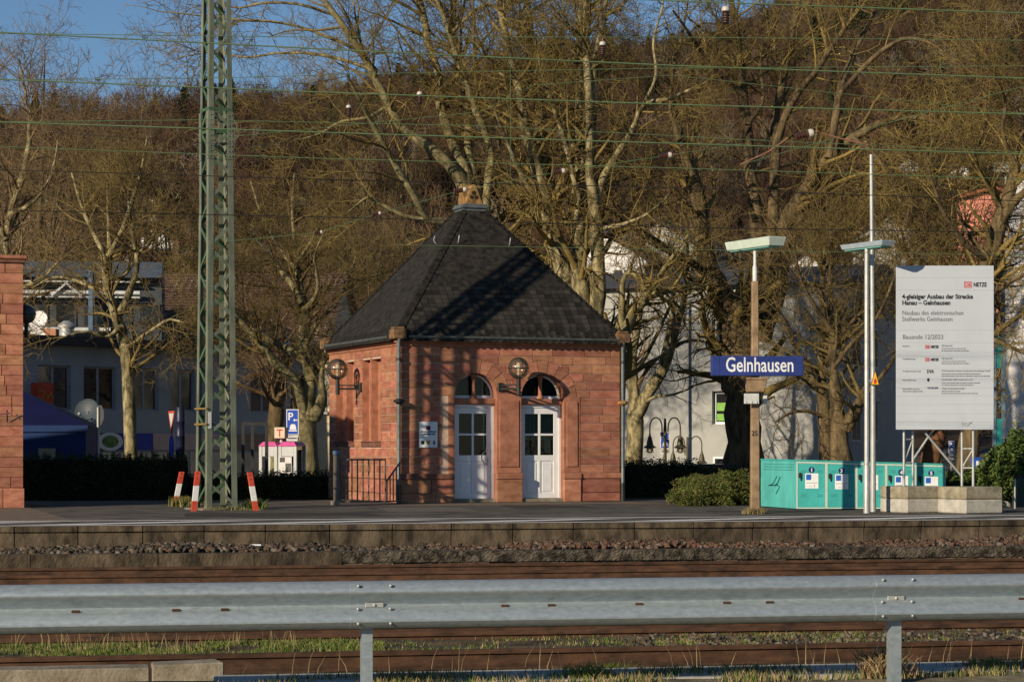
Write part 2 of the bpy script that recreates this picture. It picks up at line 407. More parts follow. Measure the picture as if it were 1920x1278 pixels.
# ------------------------------------------------------------------ railway tracks
RH = .165
def rail_profile(v, zt):
    return [(v-.0625,zt-RH),(v-.0625,zt-RH+.012),(v-.012,zt-RH+.032),(v-.008,zt-.05),(v-.034,zt-.038),(v-.034,zt-.006),(v-.026,zt),(v+.026,zt),(v+.034,zt-.006),(v+.034,zt-.038),(v+.008,zt-.05),(v+.012,zt-RH+.032),(v+.0625,zt-RH+.012),(v+.0625,zt-RH)]
ZR = -.45
def track(Ys, label, z=ZR):
    e = empty('railway_track', label, 'railway track', T(0, vY(sum(Ys)/len(Ys)), -.62), AL, 'tracks in front of the platform')
    for Y in Ys:
        v = vY(Y)
        m = tmb(); m.prismx(rail_profile(v, z), -45, 45); r = m.build('rail', RUST, e, world=True)
        m = tmb(); m.prismx([(v-.0345,z-.034),(v-.0345,z-.004),(v-.026,z+.0015),(v+.026,z+.0015),(v+.0345,z-.004),(v+.0345,z-.034)], -45, 45); m.build('rail_head', RUSTH, r)
        u = -8.1
        while u < 8.2:
            m = tmb(); m.box(u-.03, u+.03, v-.115, v-.035, z-RH-.005, z-RH+.04); m.box(u-.018,u+.018,v-.09,v-.06,z-RH+.04,z-RH+.075); m.build('clip', RUST, r); u += .64
    v0, v1 = vY(min(Ys))-.5, vY(max(Ys))+.5
    u = -8.1
    while u < 8.2:
        m = tmb(); m.box(u-.12, u+.12, v0, v1, -.72, -.612); m.build('sleeper', CONC if False else SOIL, e, world=True, bevel=.01); u += .64
    return e
track((18.9, 20.75), 'rusty track nearest the crash barrier with grass between its rails')
track((21.75, 23.6), 'rusty track in the middle, mostly hidden behind the crash barrier')
track((30.75, 32.6), 'rusty track nearest the platform at the foot of the low wall')

# ------------------------------------------------------------------ crash barrier
GV = vY(14.56)
gr = empty('crash_barrier', 'galvanised steel crash barrier running across the foreground', 'crash barrier', T(0, GV, -.35), AL)
prof = [(.0,.312),(-.03,.310),(-.052,.297),(-.075,.268),(-.083,.250),(-.083,.238),(-.074,.226),(-.03,.182),(-.012,.168),(-.006,.158),(-.012,.148),(-.045,.128),(-.066,.108),(-.080,.076),(-.083,.062),(-.082,.050),(-.07,.038),(-.045,.012),(-.02,.002),(0,0)]
def beam(u0, u1, dv=0.):
    m = tmb(); z0 = .09
    outer = [(GV+a+dv, z0+b) for a, b in prof]; inner = [(GV+a+dv+.004, z0+b) for a, b in prof[::-1]]
    m.prismx(outer+inner, u0, u1)
    return m.build('beam', GALV, gr, world=True, smooth=True)
def u_at(px, v): # u on the line v where a photo column meets it
    t = (px-960)/F
    # X = u*TX - v*TY ; Y = 36.6+u*TY+v*TX ; X = t*Y
    return (t*(36.6+v*TX)+v*TY)/(TX-t*TY)
ua, ub = u_at(655, GV), u_at(1635, GV)
beam(-12, ua+.34, 0); beam(ua, ub+.34, -.004); beam(ub, 12, -.008)
RUSTSPOT = pm('slot_rust', (.06,.03,.015), .9, .3, 40, .1)
for s_, px0 in ((ua, 662), (ub, 1642)):
    for du in (.05, .26):
        for zz, vv in ((.375,-.078),(.315,-.05),(.225,-.058),(.13,-.075)):
            m = tmb(); m.sphere((s_+du, GV+vv-.006, zz), .011, 10, 6); m.build('bolt', GALV2, gr, world=True, smooth=True)
    m = tmb(); m.box(s_+.1, s_+.22, GV-.034, GV-.026, .232, .262); w = m.build('washer_plate', GALV2, gr, world=True, bevel=.003)
    m = tmb(); m.sphere((s_+.16, GV-.036, .247), .010, 10, 6); m.build('bolt', GALV2, gr, world=True)
for px in (142, 330, 421, 945, 1032, 1196, 1360, 1440, 1912):
    u = u_at(px, GV); m = tmb(); m.box(u-.027, u+.027, GV-.043, GV-.036, .222, .24); m.build('slot', RUSTSPOT, gr, world=True, bevel=.004)
for px in (688, 1679):
    u = u_at(px, GV+.06); m = tmb()
    m.prism([(0,0)]*0 or [(u-.035,-.55),(u+.035,-.55),(u+.035,.36),(u-.035,.36)], GV+.04, GV+.046)
    m.box(u-.035, u-.030, GV+.046, GV+.14, -.55, .36); m.box(u+.030, u+.035, GV+.046, GV+.14, -.55, .36)
    m.box(u-.030, u-.015, GV+.135, GV+.14, -.55, .36); m.box(u+.015, u+.030, GV+.135, GV+.14, -.55, .36)
    m.build('post', GALV, gr, world=True)

# ------------------------------------------------------------------ low concrete blocks at lower left, verge strip
cb = empty('concrete_kerb_block', 'long low concrete kerb in front of the near track, lower left corner', 'kerb block', T(u_at(180, vY(16.4)), vY(16.4), -.55), AL)
ue = u_at(283, vY(16.4)); uz = u_at(421, vY(16.4))
m = tmb(); m.box(-8, ue-.006, vY(16.4), vY(16.4)+.30, -.60, -.315); m.build('block', CONC, cb, world=True, bevel=.012)
m = tmb(); m.hexa([(ue+.006, vY(16.4),-.60),(uz, vY(16.4),-.60),(uz,vY(16.4)+.30,-.60),(ue+.006,vY(16.4)+.30,-.60)],[(ue+.006, vY(16.4),-.30),(uz, vY(16.4),-.285),(uz-.05,vY(16.4)+.30,-.285),(ue+.006,vY(16.4)+.30,-.30)]); m.build('block', CONC, cb, world=True, bevel=.012)
m = tmb(); m.box(u_at(400, -20.3), 14, -21.0, -20.25, -.55, -.338); o = m.build('verge_strip', CONCL); struct(o)

# ------------------------------------------------------------------ grass
GR1 = pm('grass_green', (.085,.135,.018), .9, .3, 6, 0, col2=(.14,.2,.03)); GR2 = pm('grass_dry', (.27,.2,.1), .95, .3, 6, 0, col2=(.36,.28,.14)); GR3 = pm('grass_dark', (.045,.08,.015), .9, .3, 6, 0)
def blades(name, pts, h0, h1, w, mats, label, cat='grass', lean=.5, parent=None, kind='stuff'):
    pts = np.array(pts); n = len(pts); h = rng.uniform(h0, h1, n); a = rng.uniform(0, 6.28, n); b = rng.uniform(0, 6.28, n)
    l = rng.uniform(.1, lean, n)*h
    d = np.stack([np.cos(a), np.sin(a), 0*a], -1)*(w*rng.uniform(.6,1.4,n))[:,None]
    ld = np.stack([np.cos(b), np.sin(b), 0*b], -1)*l[:,None]
    up = np.zeros((n,3)); up[:,2] = h
    V = np.stack([pts-d, pts+d, pts+up*.55+ld*.3-d*.7, pts+up*.55+ld*.3+d*.7, pts+up+ld], 1)
    o = (np.arange(n)*5)[:,None]
    Fa = np.concatenate([o+np.array([[0,1,3]]), o+np.array([[0,3,2]]), o+np.array([[2,3,4]])], 1).reshape(-1,3)
    me = np_mesh(name, V.reshape(-1,3), Fa)
    for m in mats: me.materials.append(m)
    me.polygons.foreach_set('material_index', np.repeat(rng.integers(0, len(mats), n), 3).astype(np.int32))
    ob = bpy.data.objects.new(name, me); COL.objects.link(ob); ob.parent = parent
    if kind: ob['kind'] = kind
    return tag(ob, label, cat)
def gpts(n, px0, px1, Y0, Y1, dens=None):
    out = []
    while len(out) < n:
        px = random.uniform(px0, px1); Y = random.uniform(Y0, Y1); v = vY(Y); u = u_at(px, v)
        cl = .5+.5*math.sin(u*2.7+v*3)+.4*math.sin(u*7.3-v*5)
        if dens and random.random() > dens(px): continue
        if random.random() > cl*.9+.15: continue
        p = T(u, v); out.append((p.x, p.y, float(gz(p.x, p.y))-.01))
    return out
blades('grass', gpts(20000, -60, 720, 19.15, 20.5), .02, .06, .005, (GR1,GR1,GR1,GR2,GR3), 'bright green grass strip between the rails of the near track, left half')
blades('thin_grass', gpts(5500, 720, 1980, 19.2, 20.5, lambda p: .9 if 1230 < p < 1620 else .25), .015, .05, .005, (GR1,GR1,GR2), 'sparse low green grass between the rails of the near track, right half')
blades('dry_grass', gpts(260, -60, 560, 19.4, 20.5), .09, .22, .0025, (GR2,), 'dry straw-coloured grass stalks standing along the near track', lean=.6)
blades('verge_grass', gpts(9500, 430, 1980, 16.35, 18.2, lambda p: .35 if p < 650 else .8), .03, .10, .005, (GR1,GR3,GR1,GR2), 'green grass tufts along the verge behind the crash barrier')
blades('front_verge_grass', gpts(7500, 400, 1980, 14.9, 15.75, lambda p: .2+.8*(math.sin(p*.011)*.5+.5)), .02, .09, .005, (GR1,GR2,GR2,GR2,GR3), 'mixed green and straw grass on the verge at the foot of the crash barrier')
blades('verge_stalks', gpts(70, 430, 1980, 16.3, 18.4), .15, .36, .003, (GR2,), 'dry brown stalks standing up along the verge behind the crash barrier', lean=.5)
# bushy clumps on the verge
def clump(px, Y, n, r, h, mats, label, name='grass_tuft'):
    v = vY(Y); u = u_at(px, v); c = T(u, v); z = float(gz(c.x, c.y))
    pts = [(c.x+random.gauss(0, r), c.y+random.gauss(0, r*.7), z-.02) for _ in range(n)]
    return blades(name, pts, h*.4, h, .006, mats, label, 'grass', lean=1.0, kind=None)
clump(1148, 16.4, 420, .06, .20, (GR1,GR1,GR3), 'tall green grass tuft in front of the near rail, right of centre')
clump(1035, 16.4, 200, .05, .13, (GR1,GR3), 'small green grass tuft on the verge at centre')
clump(1105, 15.4, 420, .09, .15, (GR1,GR1,GR2), 'broad green grass tuft at the very bottom, right of centre')
clump(1655, 15.1, 520, .07, .27, (GR2,GR2,pm('dead_weed', (.17,.095,.05), .95, .3, 6, 0)), 'dead brown weed clump at the foot of the right barrier post', 'dead_weed')
clump(1850, 15.6, 300, .09, .12, (GR1,GR2), 'low grass tuft at lower right corner')
rocks('track_gravel', 1100, lambda: (lambda p: (p.x, p.y, -.505))(T(random.uniform(-2,5.5), vY(random.uniform(19.1,20.5)), 0)), .012, .035, (ST1,ST4,ST2), None, 'stuff', 'grey and brown gravel between the rails of the near track', 'gravel')
rocks('rear_gravel', 260, lambda: (lambda p: (p.x, p.y, -.60))(T(random.uniform(-9,9), vY(random.uniform(31.2,32.2)), 0)), .02, .04, (ST1,ST2,ST2), None, 'stuff', 'scattered gravel between the rails of the rear track', 'gravel')
m = MB(); pc = plane_hit(480, 1022, T(0,-1.0), Vector((-TY,TX,0))); m.box(pc.x-.09, pc.x+.09, pc.y-.03, pc.y+.03, pc.z-.02, pc.z+.02)
m.thing('litter_wrapper', WHITE, 'white paper litter lying on the ballast strip left of centre', 'litter', bevel=.012)
# ------------------------------------------------------------------ sandstone pavilion
TH = R(21.3); LB = 5.38
B0 = Vector((-2.52, 49.2, 0))
FX = Vector((math.cos(TH), math.sin(TH), 0)); FY = Vector((-math.sin(TH), math.cos(TH), 0))
def fuv(px, py, w=0.):                        # front plane (offset w): local u, z
    h = plane_hit(px, py, B0+FY*w, FY)-B0; return h.dot(FX), h.z
def luv(px, py, u=0.):                        # left plane: local w, z
    h = plane_hit(px, py, B0+FX*u, FX)-B0; return h.dot(FY), h.z
fu = lambda px: fuv(px, 800)[0]
fz = lambda py, px=950: fuv(px, py)[1]
lw = lambda px: luv(px, 800)[0]
pav_e = empty('sandstone_pavilion', 'small square red sandstone pavilion with a dark slate pyramid roof', 'building', B0, TH)
PB = lambda m, name, mat, parent=None, **k: m.build(name, mat, parent or pav_e, **k)
ZT = 3.50                                     # top of masonry below the cornice
zpl0, zpl1 = .52, .655                        # plinth band
# openings
ops = []
for xa, xb in ((852.5, 931.5), (977, 1057.5)):
    a, b = fu(xa), fu(xb); r = (b-a)/2; zs = fz(700)-r
    ops.append((a, b, (a+b)/2, r, zs))
RO = .30
def arc(u, extra=0.):
    z = -1e9
    for a, b, c, r, zs in ops:
        q = r+extra
        if abs(u-c) < q: z = max(z, zs+math.sqrt(q*q-(u-c)**2))
    return z
# mortar sheet of the front with its openings and reveals
m = MB(); rv = MB(); W0 = .014; DEP = .30
cuts = [0.]
for a, b, c, r, zs in ops:
    cuts += [c-r*math.cos(math.pi*i/16) for i in range(17)]
cuts.append(LB)
for i in range(len(cuts)-1):
    ua_, ub_ = cuts[i], cuts[i+1]; mid = (ua_+ub_)/2
    z0a, z0b = 0, 0
    for a, b, c, r, zs in ops:
        if a < mid < b:
            z0a = zs+math.sqrt(max(0, r*r-(ua_-c)**2)); z0b = zs+math.sqrt(max(0, r*r-(ub_-c)**2))
            rv.add([(ua_,W0-.012,z0a),(ub_,W0-.012,z0b),(ub_,DEP+.1,z0b),(ua_,DEP+.1,z0a)], [(0,1,2,3)])
    m.add([(ua_,W0,z0a),(ub_,W0,z0b),(ub_,W0,ZT),(ua_,W0,ZT)], [(0,1,2,3)])
for a, b, c, r, zs in ops:
    for q in (a, b): rv.add([(q,W0-.012,0),(q,DEP+.1,0),(q,DEP+.1,zs),(q,W0-.012,zs)], [(0,1,2,3)])
PB(m, 'front_wall', MORT); PB(rv, 'reveal', SAND2)
# left wall sheet with four tall niches
nich = [(lw(631), lw(647)), (lw(650), lw(663.5)), (lw(680), lw(694.5)), (lw(697), lw(714))]
nich = [(min(a,b), max(a,b)) for a, b in nich]
nz0, nz1 = luv(700, 829)[1], luv(700, 673)[1]
m = MB(); rv = MB()
edges = sorted([0, LB]+[x for n in nich for x in n])
for i in range(len(edges)-1):
    a, b = edges[i], edges[i+1]; inn = any(abs(a-n[0]) < 1e-6 for n in nich)
    if inn:
        m.add([(W0,a,0),(W0,b,0),(W0,b,nz0),(W0,a,nz0)], [(0,1,2,3)]); m.add([(W0,a,nz1),(W0,b,nz1),(W0,b,ZT),(W0,a,ZT)], [(0,1,2,3)])
        D = .16
        rv.add([(0,a,nz0),(D,a,nz0),(D,a,nz1),(0,a,nz1)], [(0,1,2,3)]); rv.add([(0,b,nz0),(D,b,nz0),(D,b,nz1),(0,b,nz1)], [(0,1,2,3)])
        rv.add([(0,a,nz1),(0,b,nz1),(D,b,nz1),(D,a,nz1)], [(0,1,2,3)]); rv.add([(W0,a,nz0),(W0,b,nz0),(D,b,nz0),(D,a,nz0)], [(0,1,2,3)])
    else: m.add([(W0,a,0),(W0,b,0),(W0,b,ZT),(W0,a,ZT)], [(0,1,2,3)])
PB(m, 'side_wall', MORT); PB(rv, 'niche_reveal', SAND2)
for a, b in nich:
    m = MB(); m.box(.155, .2, a-.01, b+.01, nz0-.01, nz1+.01); PB(m, 'niche_panel', SAND2)
    m = MB(); m.box(-.035, .02, a-.03, b+.03, nz0-.10, nz0-.0); m.box(-.06, .15, a+.002, b-.002, nz0-.0, nz0+.03); PB(m, 'niche_sill', SANDD, bevel=.01)
m = MB(); m.add([(LB,0,0),(LB,LB,0),(LB,LB,ZT),(LB,0,ZT)], [(0,1,2,3)]); m.add([(0,LB,0),(LB,LB,0),(LB,LB,ZT),(0,LB,ZT)], [(0,1,2,3)]); PB(m, 'rear_wall', SAND2)
INT = pm('interior_wall', (.035,.032,.026), .9, .2, 3, 0)
m = MB(); m.box(.35, LB-.2, 2.6, 2.65, .02, ZT); m.box(.35, LB-.2, .45, 2.6, .01, .03); PB(m, 'interior', INT)

# masonry blocks
course = [zpl1]; h = (ZT-zpl1)/15.
zrows = [zpl1+i*h for i in range(16)]
G = .0085
NPIL = fu(1087)                                # right edge of the right pilaster
def front_block(ua_, ub_, z0, z1):
    n = max(2, int((ub_-ua_)/.05)+1); U = np.linspace(ua_+G, ub_-G, n+1)
    lo = [max(z0+G, arc(u, RO+.008)) for u in U]; top = z1-G
    seg = []; cur = []
    for u, l in zip(U, lo):
        if l < top-.012: cur.append((u, l))
        else:
            if len(cur) > 1: seg.append(cur)
            cur = []
    if len(cur) > 1: seg.append(cur)
    for c in seg:
        if c[-1][0]-c[0][0] < .03: continue
        pr = random.uniform(0, .006)
        m = MB(); m.prism([(u, l) for u, l in c]+[(c[-1][0], top), (c[0][0], top)], -pr, .02); PB(m, 'block', SAND)
def fill_course(lo, hi, z0, z1, mn=.42, mx=.85):
    u = lo
    while u < hi-.001:
        w = random.uniform(mn, mx)
        if hi-(u+w) < .22: w = hi-u
        front_block(u, u+w, z0, z1); u += w
for i in range(15):
    z0, z1 = zrows[i], zrows[i+1]
    if z1 < ops[0][4]+.02:
        fill_course(0, ops[0][0]-.16, z0, z1); fill_course(NPIL, LB, z0, z1)
    else:
        off = random.uniform(0,.3); 
        fill_course(0, ops[0][2]-.1-off*.3, z0, z1); fill_course(ops[0][2]-.1-off*.3, ops[1][2]+.1+off, z0, z1); fill_course(ops[1][2]+.1+off, LB, z0, z1)
# jamb stones beside the left door, pier and right pilaster
for za, zb in ((zpl1, 1.5), (1.5, ops[0][4]+.01)):
    m = MB(); m.box(ops[0][0]-.16+G, ops[0][0]-.001, -.004, .02, za+G, zb-G); PB(m, 'jamb_stone', SAND2)
def pilaster(a, b, zt):
    m = MB(); m.box(a+.001, b-.001, -.012, .02, zpl1+G, zt); PB(m, 'pier', SAND2)
    g = .055
    m = MB(); m.box(a+g, b-g, -.034, -.012, zpl1+.14, zt-.12); PB(m, 'pier_panel', SAND2, bevel=.014)
    m = MB(); m.box(a-.015, b+.015, -.06, .02, 0, zpl0-.01); PB(m, 'pier_base', SAND, bevel=.01)
    m = MB(); m.box(a-.028, b+.028, -.08, .02, zpl0-.004, zpl1); PB(m, 'pier_cap', SAND2, bevel=.018)
pilaster(ops[0][1], ops[1][0], ops[0][4]+.02)
pilaster(ops[1][1], NPIL, ops[1][4]+.02)
# plinth band and base blocks of the front
for lo, hi in ((0, ops[0][0]), (NPIL+.03, LB)):
    m = MB(); m.box(lo-.04 if lo == 0 else lo, hi-.01 if lo == 0 else hi+.04, -.045, .02, zpl0, zpl1-.004); PB(m, 'plinth_band', SANDD if lo == 0 else SAND2, bevel=.02)
    for z0, z1 in ((0, .2), (.2, zpl0)):
        u = lo
        while u < hi-.001:
            w = random.uniform(.5, .95)
            if hi-(u+w) < .3: w = hi-u
            m = MB(); m.box(u+G, u+w-G, -.025-random.uniform(0,.008), .02, z0+G, z1-G); PB(m, 'base_block', SAND, bevel=.006); u += w
# voussoirs
for a, b, c, r, zs in ops:
    angs = [0, 19, 40, 60, 80, 100, 120, 140, 161, 180]
    for i in range(9):
        A0, A1 = R(angs[i]+.8), R(angs[i+1]-.8); n = 5
        pts = [(c+r*math.cos(A0+(A1-A0)*k/n), zs+r*math.sin(A0+(A1-A0)*k/n)) for k in range(n+1)]
        pts += [(c+(r+RO)*math.cos(A1+(A0-A1)*k/n), zs+(r+RO)*math.sin(A1+(A0-A1)*k/n)) for k in range(n+1)]
        lim = (ops[0][2]+ops[1][2])/2
        pts = [((min(u, lim-.004) if c < lim else max(u, lim+.004)), z) for u, z in pts]
        m = MB(); m.prism(pts, -.008-random.uniform(0,.004), .02); PB(m, 'voussoir', SAND)
# blocks of the left wall
def side_block(wa, wb, z0, z1):
    parts = [(wa, wb)]
    if z1 > nz0+.01 and z0 < nz1-.01:
        for n0, n1 in nich:
            nx = []
            for a, b in parts:
                if b <= n0 or a >= n1: nx.append((a, b)); continue
                if a < n0: nx.append((a, n0))
                if b > n1: nx.append((n1, b))
            parts = nx
    for a, b in parts:
        if b-a < .05: continue
        m = MB(); m.box(-random.uniform(0,.006), .02, a+G, b-G, z0+G, z1-G); PB(m, 'block', SAND)
for i in range(15):
    w = 0
    while w < LB-.001:
        k = random.uniform(.45, .8)
        if LB-(w+k) < .3: k = LB-w
        side_block(w, w+k, zrows[i], zrows[i+1]); w += k
for z0, z1 in ((0, .2), (.2, zpl0)):
    w = 0
    while w < LB-.001:
        k = random.uniform(.5, .9)
        if LB-(w+k) < .3: k = LB-w
        m = MB(); m.box(-.03, .02, w+G, w+k-G, z0+G, z1-G); PB(m, 'base_block', SAND, bevel=.006); w += k
m = MB(); m.box(-.045, .02, 0, LB+.04, zpl0, zpl1-.004); PB(m, 'plinth_band', SAND2, bevel=.02)
# threshold steps
for a, b, c, r, zs in ops:
    m = MB(); m.box(a+.002, b-.002, .0, .36, .0, .075); PB(m, 'threshold', CONC, bevel=.008)

# doors
GLASS = glass('door_glass', (.62,.66,.64), -.01)
CURT = pm('curtain', (.42,.5,.4), .9, .15, 9, 0, stretch=(5,1,.2))
DW = .20
def door(i, glass_x, handle):
    a, b, c, r, zs = ops[i]; zt = fuv(890, 757.5, DW)[1]; zb = .077
    d = MB()
    f = .07
    d.box(a+.002, a+f, DW-.02, DW+.05, zb, zt); d.box(b-f, b-.002, DW-.02, DW+.05, zb, zt); d.box(a+f, b-f, DW-.02, DW+.05, zt-.075, zt)
    fr = PB(d, 'door_frame', WHITE, bevel=.006)
    x0, x1 = a+f+.004, b-f-.004
    g0, g1 = x0+.10, x1-.10
    gz0, gz1 = fuv(890, 853, DW)[1], fuv(890, 775, DW)[1]
    lf = MB()
    lf.box(x0, g0, DW, DW+.045, zb+.004, zt-.079); lf.box(g1, x1, DW, DW+.045, zb+.004, zt-.079)
    lf.box(g0, g1, DW, DW+.045, gz1, zt-.079); lf.box(g0, g1, DW, DW+.045, gz0-.13, gz0)
    lf.box(g0, g1, DW, DW+.045, zb+.004, zb+.12)
    cx = (g0+g1)/2; cz = (gz0+gz1)/2
    lf.box(cx-.03, cx+.03, DW-.003, DW+.04, zb+.12, gz0-.13)
    L_ = PB(lf, 'door', WHITE, bevel=.004)
    b2 = MB(); b2.box(cx-.024, cx+.024, DW-.004, DW+.04, gz0, gz1); b2.box(g0, cx-.024, DW-.002, DW+.04, cz-.022, cz+.022); b2.box(cx+.024, g1, DW-.002, DW+.04, cz-.022, cz+.022)
    PB(b2, 'glazing_bar', WHITE, L_)
    for xa, xb in ((g0, cx-.024), (cx+.024, g1)):
        for za, zb_ in ((gz0, cz-.022), (cz+.022, gz1)):
            q = MB(); q.box(xa, xb, DW+.018, DW+.024, za, zb_); PB(q, 'pane', GLASS, L_)
    for xa, xb in ((g0, cx-.03), (cx+.03, g1)):
        q = MB(); q.box(xa+.002, xb-.002, DW+.014, DW+.035, zb+.122, gz0-.132); PB(q, 'lower_panel', WHITE, L_)
        q = MB(); q.box(xa+.045, xb-.045, DW+.004, DW+.0135, zb+.165, gz0-.175); PB(q, 'raised_panel', WHITE, L_, bevel=.006)
    if handle:
        hz = fuv(918, 857, DW)[1]
        pts = [(x1-.05-.26*math.sin(t)*0.75+.0, DW-.07, hz+.17*math.cos(t)) for t in np.linspace(.15, math.pi-.15, 12)]
        q = MB(); q.path([(pts[0][0],DW,pts[0][2])]+pts+[(pts[-1][0],DW,pts[-1][2])], .014, 8); PB(q, 'handle', GALV2, L_, smooth=True)
        q = MB(); q.box(x1-.085, x1-.055, DW-.012, DW, hz-.14, hz-.02); PB(q, 'lock_plate', GALV2, L_)
    # behind the panes: curtain in the right door
    if i == 1:
        q = MB(); n = 24
        vs = []
        for k in range(n+1):
            x = g0-.02+(g1-g0+.04)*k/n; y = DW+.10+.015*math.sin(k*1.7); vs += [(x, y, cz-.12), (x, y, gz1+.05)]
        q.add(vs, [(2*k, 2*k+2, 2*k+3, 2*k+1) for k in range(n)]); PB(q, 'curtain', CURT, L_)
        q = MB(); q.box(g1-.16, g1-.02, DW+.15, DW+.2, gz0+.05, gz1-.1); PB(q, 'paper', WHITED, L_)
    return L_
door(0, None, True); door(1, None, False)
# stone transom, arched window, colonnette
for a, b, c, r, zs in ops:
    zt = fuv(890, 757.5, .2)[1]; zb = zt+.004; zc = zs+.0
    t1 = max(zt+.10, fuv(890, 746.5, .2)[1])
    m = MB(); m.box(a+.003, b-.003, .10, .36, zb, t1); PB(m, 'transom', SAND2, bevel=.012)
    n = 20; ri = r-.012; ro = .05
    def ring(rad, n=20):
        pts = []
        for k in range(n+1):
            A = math.pi*k/n; pts.append((c+rad*math.cos(A), max(zs+rad*math.sin(A), t1+.01)))
        return pts
    lowz = t1+.005
    m = MB()
    o1 = [(c+ri*math.cos(math.pi*k/n), zs+ri*math.sin(math.pi*k/n)) for k in range(n+1)]; i1 = [(c+(ri-.045)*math.cos(math.pi*k/n), zs+(ri-.045)*math.sin(math.pi*k/n)) for k in range(n+1)]
    for k in range(n):
        m.hexa([(o1[k][0],.24,o1[k][1]),(o1[k+1][0],.24,o1[k+1][1]),(i1[k+1][0],.24,i1[k+1][1]),(i1[k][0],.24,i1[k][1])],
               [(o1[k][0],.29,o1[k][1]),(o1[k+1][0],.29,o1[k+1][1]),(i1[k+1][0],.29,i1[k+1][1]),(i1[k][0],.29,i1[k][1])])
    if zs > lowz:
        m.box(c-ri, c-ri+.045, .24, .29, lowz, zs); m.box(c+ri-.045, c+ri, .24, .29, lowz, zs)
    m.box(c-ri+.045, c+ri-.045, .235, .29, lowz, lowz+.06)
    w = PB(m, 'arched_window', WHITE)
    m = MB(); m.prism([(c-ri+.02, lowz+.03)]+[(c+(ri-.02)*math.cos(math.pi-math.pi*k/n), max(lowz+.03, zs+(ri-.02)*math.sin(math.pi*k/n))) for k in range(n+1)]+[(c+ri-.02, lowz+.03)], .262, .268)
    PB(m, 'pane', GLASS, w)
    m = MB(); top = zs+r-.03
    m.lathe((c, .155, 0), [(.075,t1),(.075,t1+.05),(.05,t1+.08),(.043,t1+.1),(.043,top-.14),(.055,top-.12),(.055,top-.1),(.045,top-.09),(.075,top-.03),(.075,top)], 12)
    PB(m, 'colonnette', SAND2, smooth=True)
# cornice
def ring_boxes(name, out, z0, z1, mat, bevel=0, inn=.05):
    for i, (xa, xb, ya, yb) in enumerate(((-out, LB+out, -out, inn), (-out, inn, inn, LB-inn), (LB-inn, LB+out, inn, LB-inn), (-out, LB+out, LB-inn, LB+out))):
        m = MB(); m.box(xa, xb, ya, yb, z0, z1); PB(m, name, mat, bevel=bevel)
ring_boxes('cornice', .035, ZT, ZT+.06, SAND2, .012)
ring_boxes('cornice', .085, ZT+.062, ZT+.135, SAND2, .02)
ring_boxes('fascia', .06, ZT+.137, ZT+.20, ZINC)
# gutter: half pipes along four sides
ZG = ZT+.225
def gutter(p, q, dirv):
    m = MB(); n = 8; rr = .065; vs = []
    p = Vector(p); q = Vector(q); d = Vector(dirv)
    for e in (p, q):
        for s_ in (rr, rr-.008):
            for k in range(n+1):
                A = math.pi*k/n; vs.append(e+d*(s_*math.cos(A))-Vector((0,0,1))*(s_*math.sin(A)))
    w = n+1; fs = []
    for k in range(n):
        fs += [(k,k+1,2*w+k+1,2*w+k),(w+k,w+k+1,3*w+k+1,3*w+k)]
    fs += [(0,w,3*w,2*w),(n,w+n,3*w+n,2*w+n)]
    m.add(vs, fs); g = PB(m, 'gutter', ZINC, smooth=True)
    L_ = (q-p).length; k = .5
    while k < L_-.2:
        c = p+(q-p)*(k/L_); m = MB(); t = (q-p).normalized()
        m.path([c+d*(.068*math.cos(A))-Vector((0,0,1))*(.068*math.sin(A)) for A in np.linspace(0, math.pi, 8)], .007, 5); PB(m, 'gutter_bracket', ZINC, g); k += .62
GO = .15
gutter((.18,-GO,ZG), (LB-.1,-GO,ZG), (0,-1,0)); gutter((-GO,.18,ZG), (-GO,LB-.1,ZG), (-1,0,0))
gutter((LB+GO,.1,ZG), (LB+GO,LB-.1,ZG), (1,0,0)); gutter((.1,LB+GO,ZG), (LB-.1,LB+GO,ZG), (0,1,0))
CSTONE = pm('corner_stone_brown', (.15,.085,.045), .95, .4, 9, .4, col2=(.26,.15,.07))
for (cx, cy) in ((-.03,-.03), (LB+.03,-.03), (-.03,LB+.03), (LB+.03,LB+.03)):
    m = MB(); m.box(cx-.16, cx+.16, cy-.16, cy+.16, ZT+.14, ZT+.36); m.box(cx-.13, cx+.13, cy-.13, cy+.13, ZT+.36, ZT+.41); PB(m, 'corner_stone', CSTONE, bevel=.02)
# roof
ZE = ZT+.24; RT = .28; ZA = 6.86; OV = .10
cen = LB/2
base = [(-OV,-OV,ZE),(LB+OV,-OV,ZE),(LB+OV,LB+OV,ZE),(-OV,LB+OV,ZE)]
top = [(cen-RT,cen-RT,ZA),(cen+RT,cen-RT,ZA),(cen+RT,cen+RT,ZA),(cen-RT,cen+RT,ZA)]
m = MB(); m.hexa(base, top); roof = PB(m, 'roof', SLATEB)
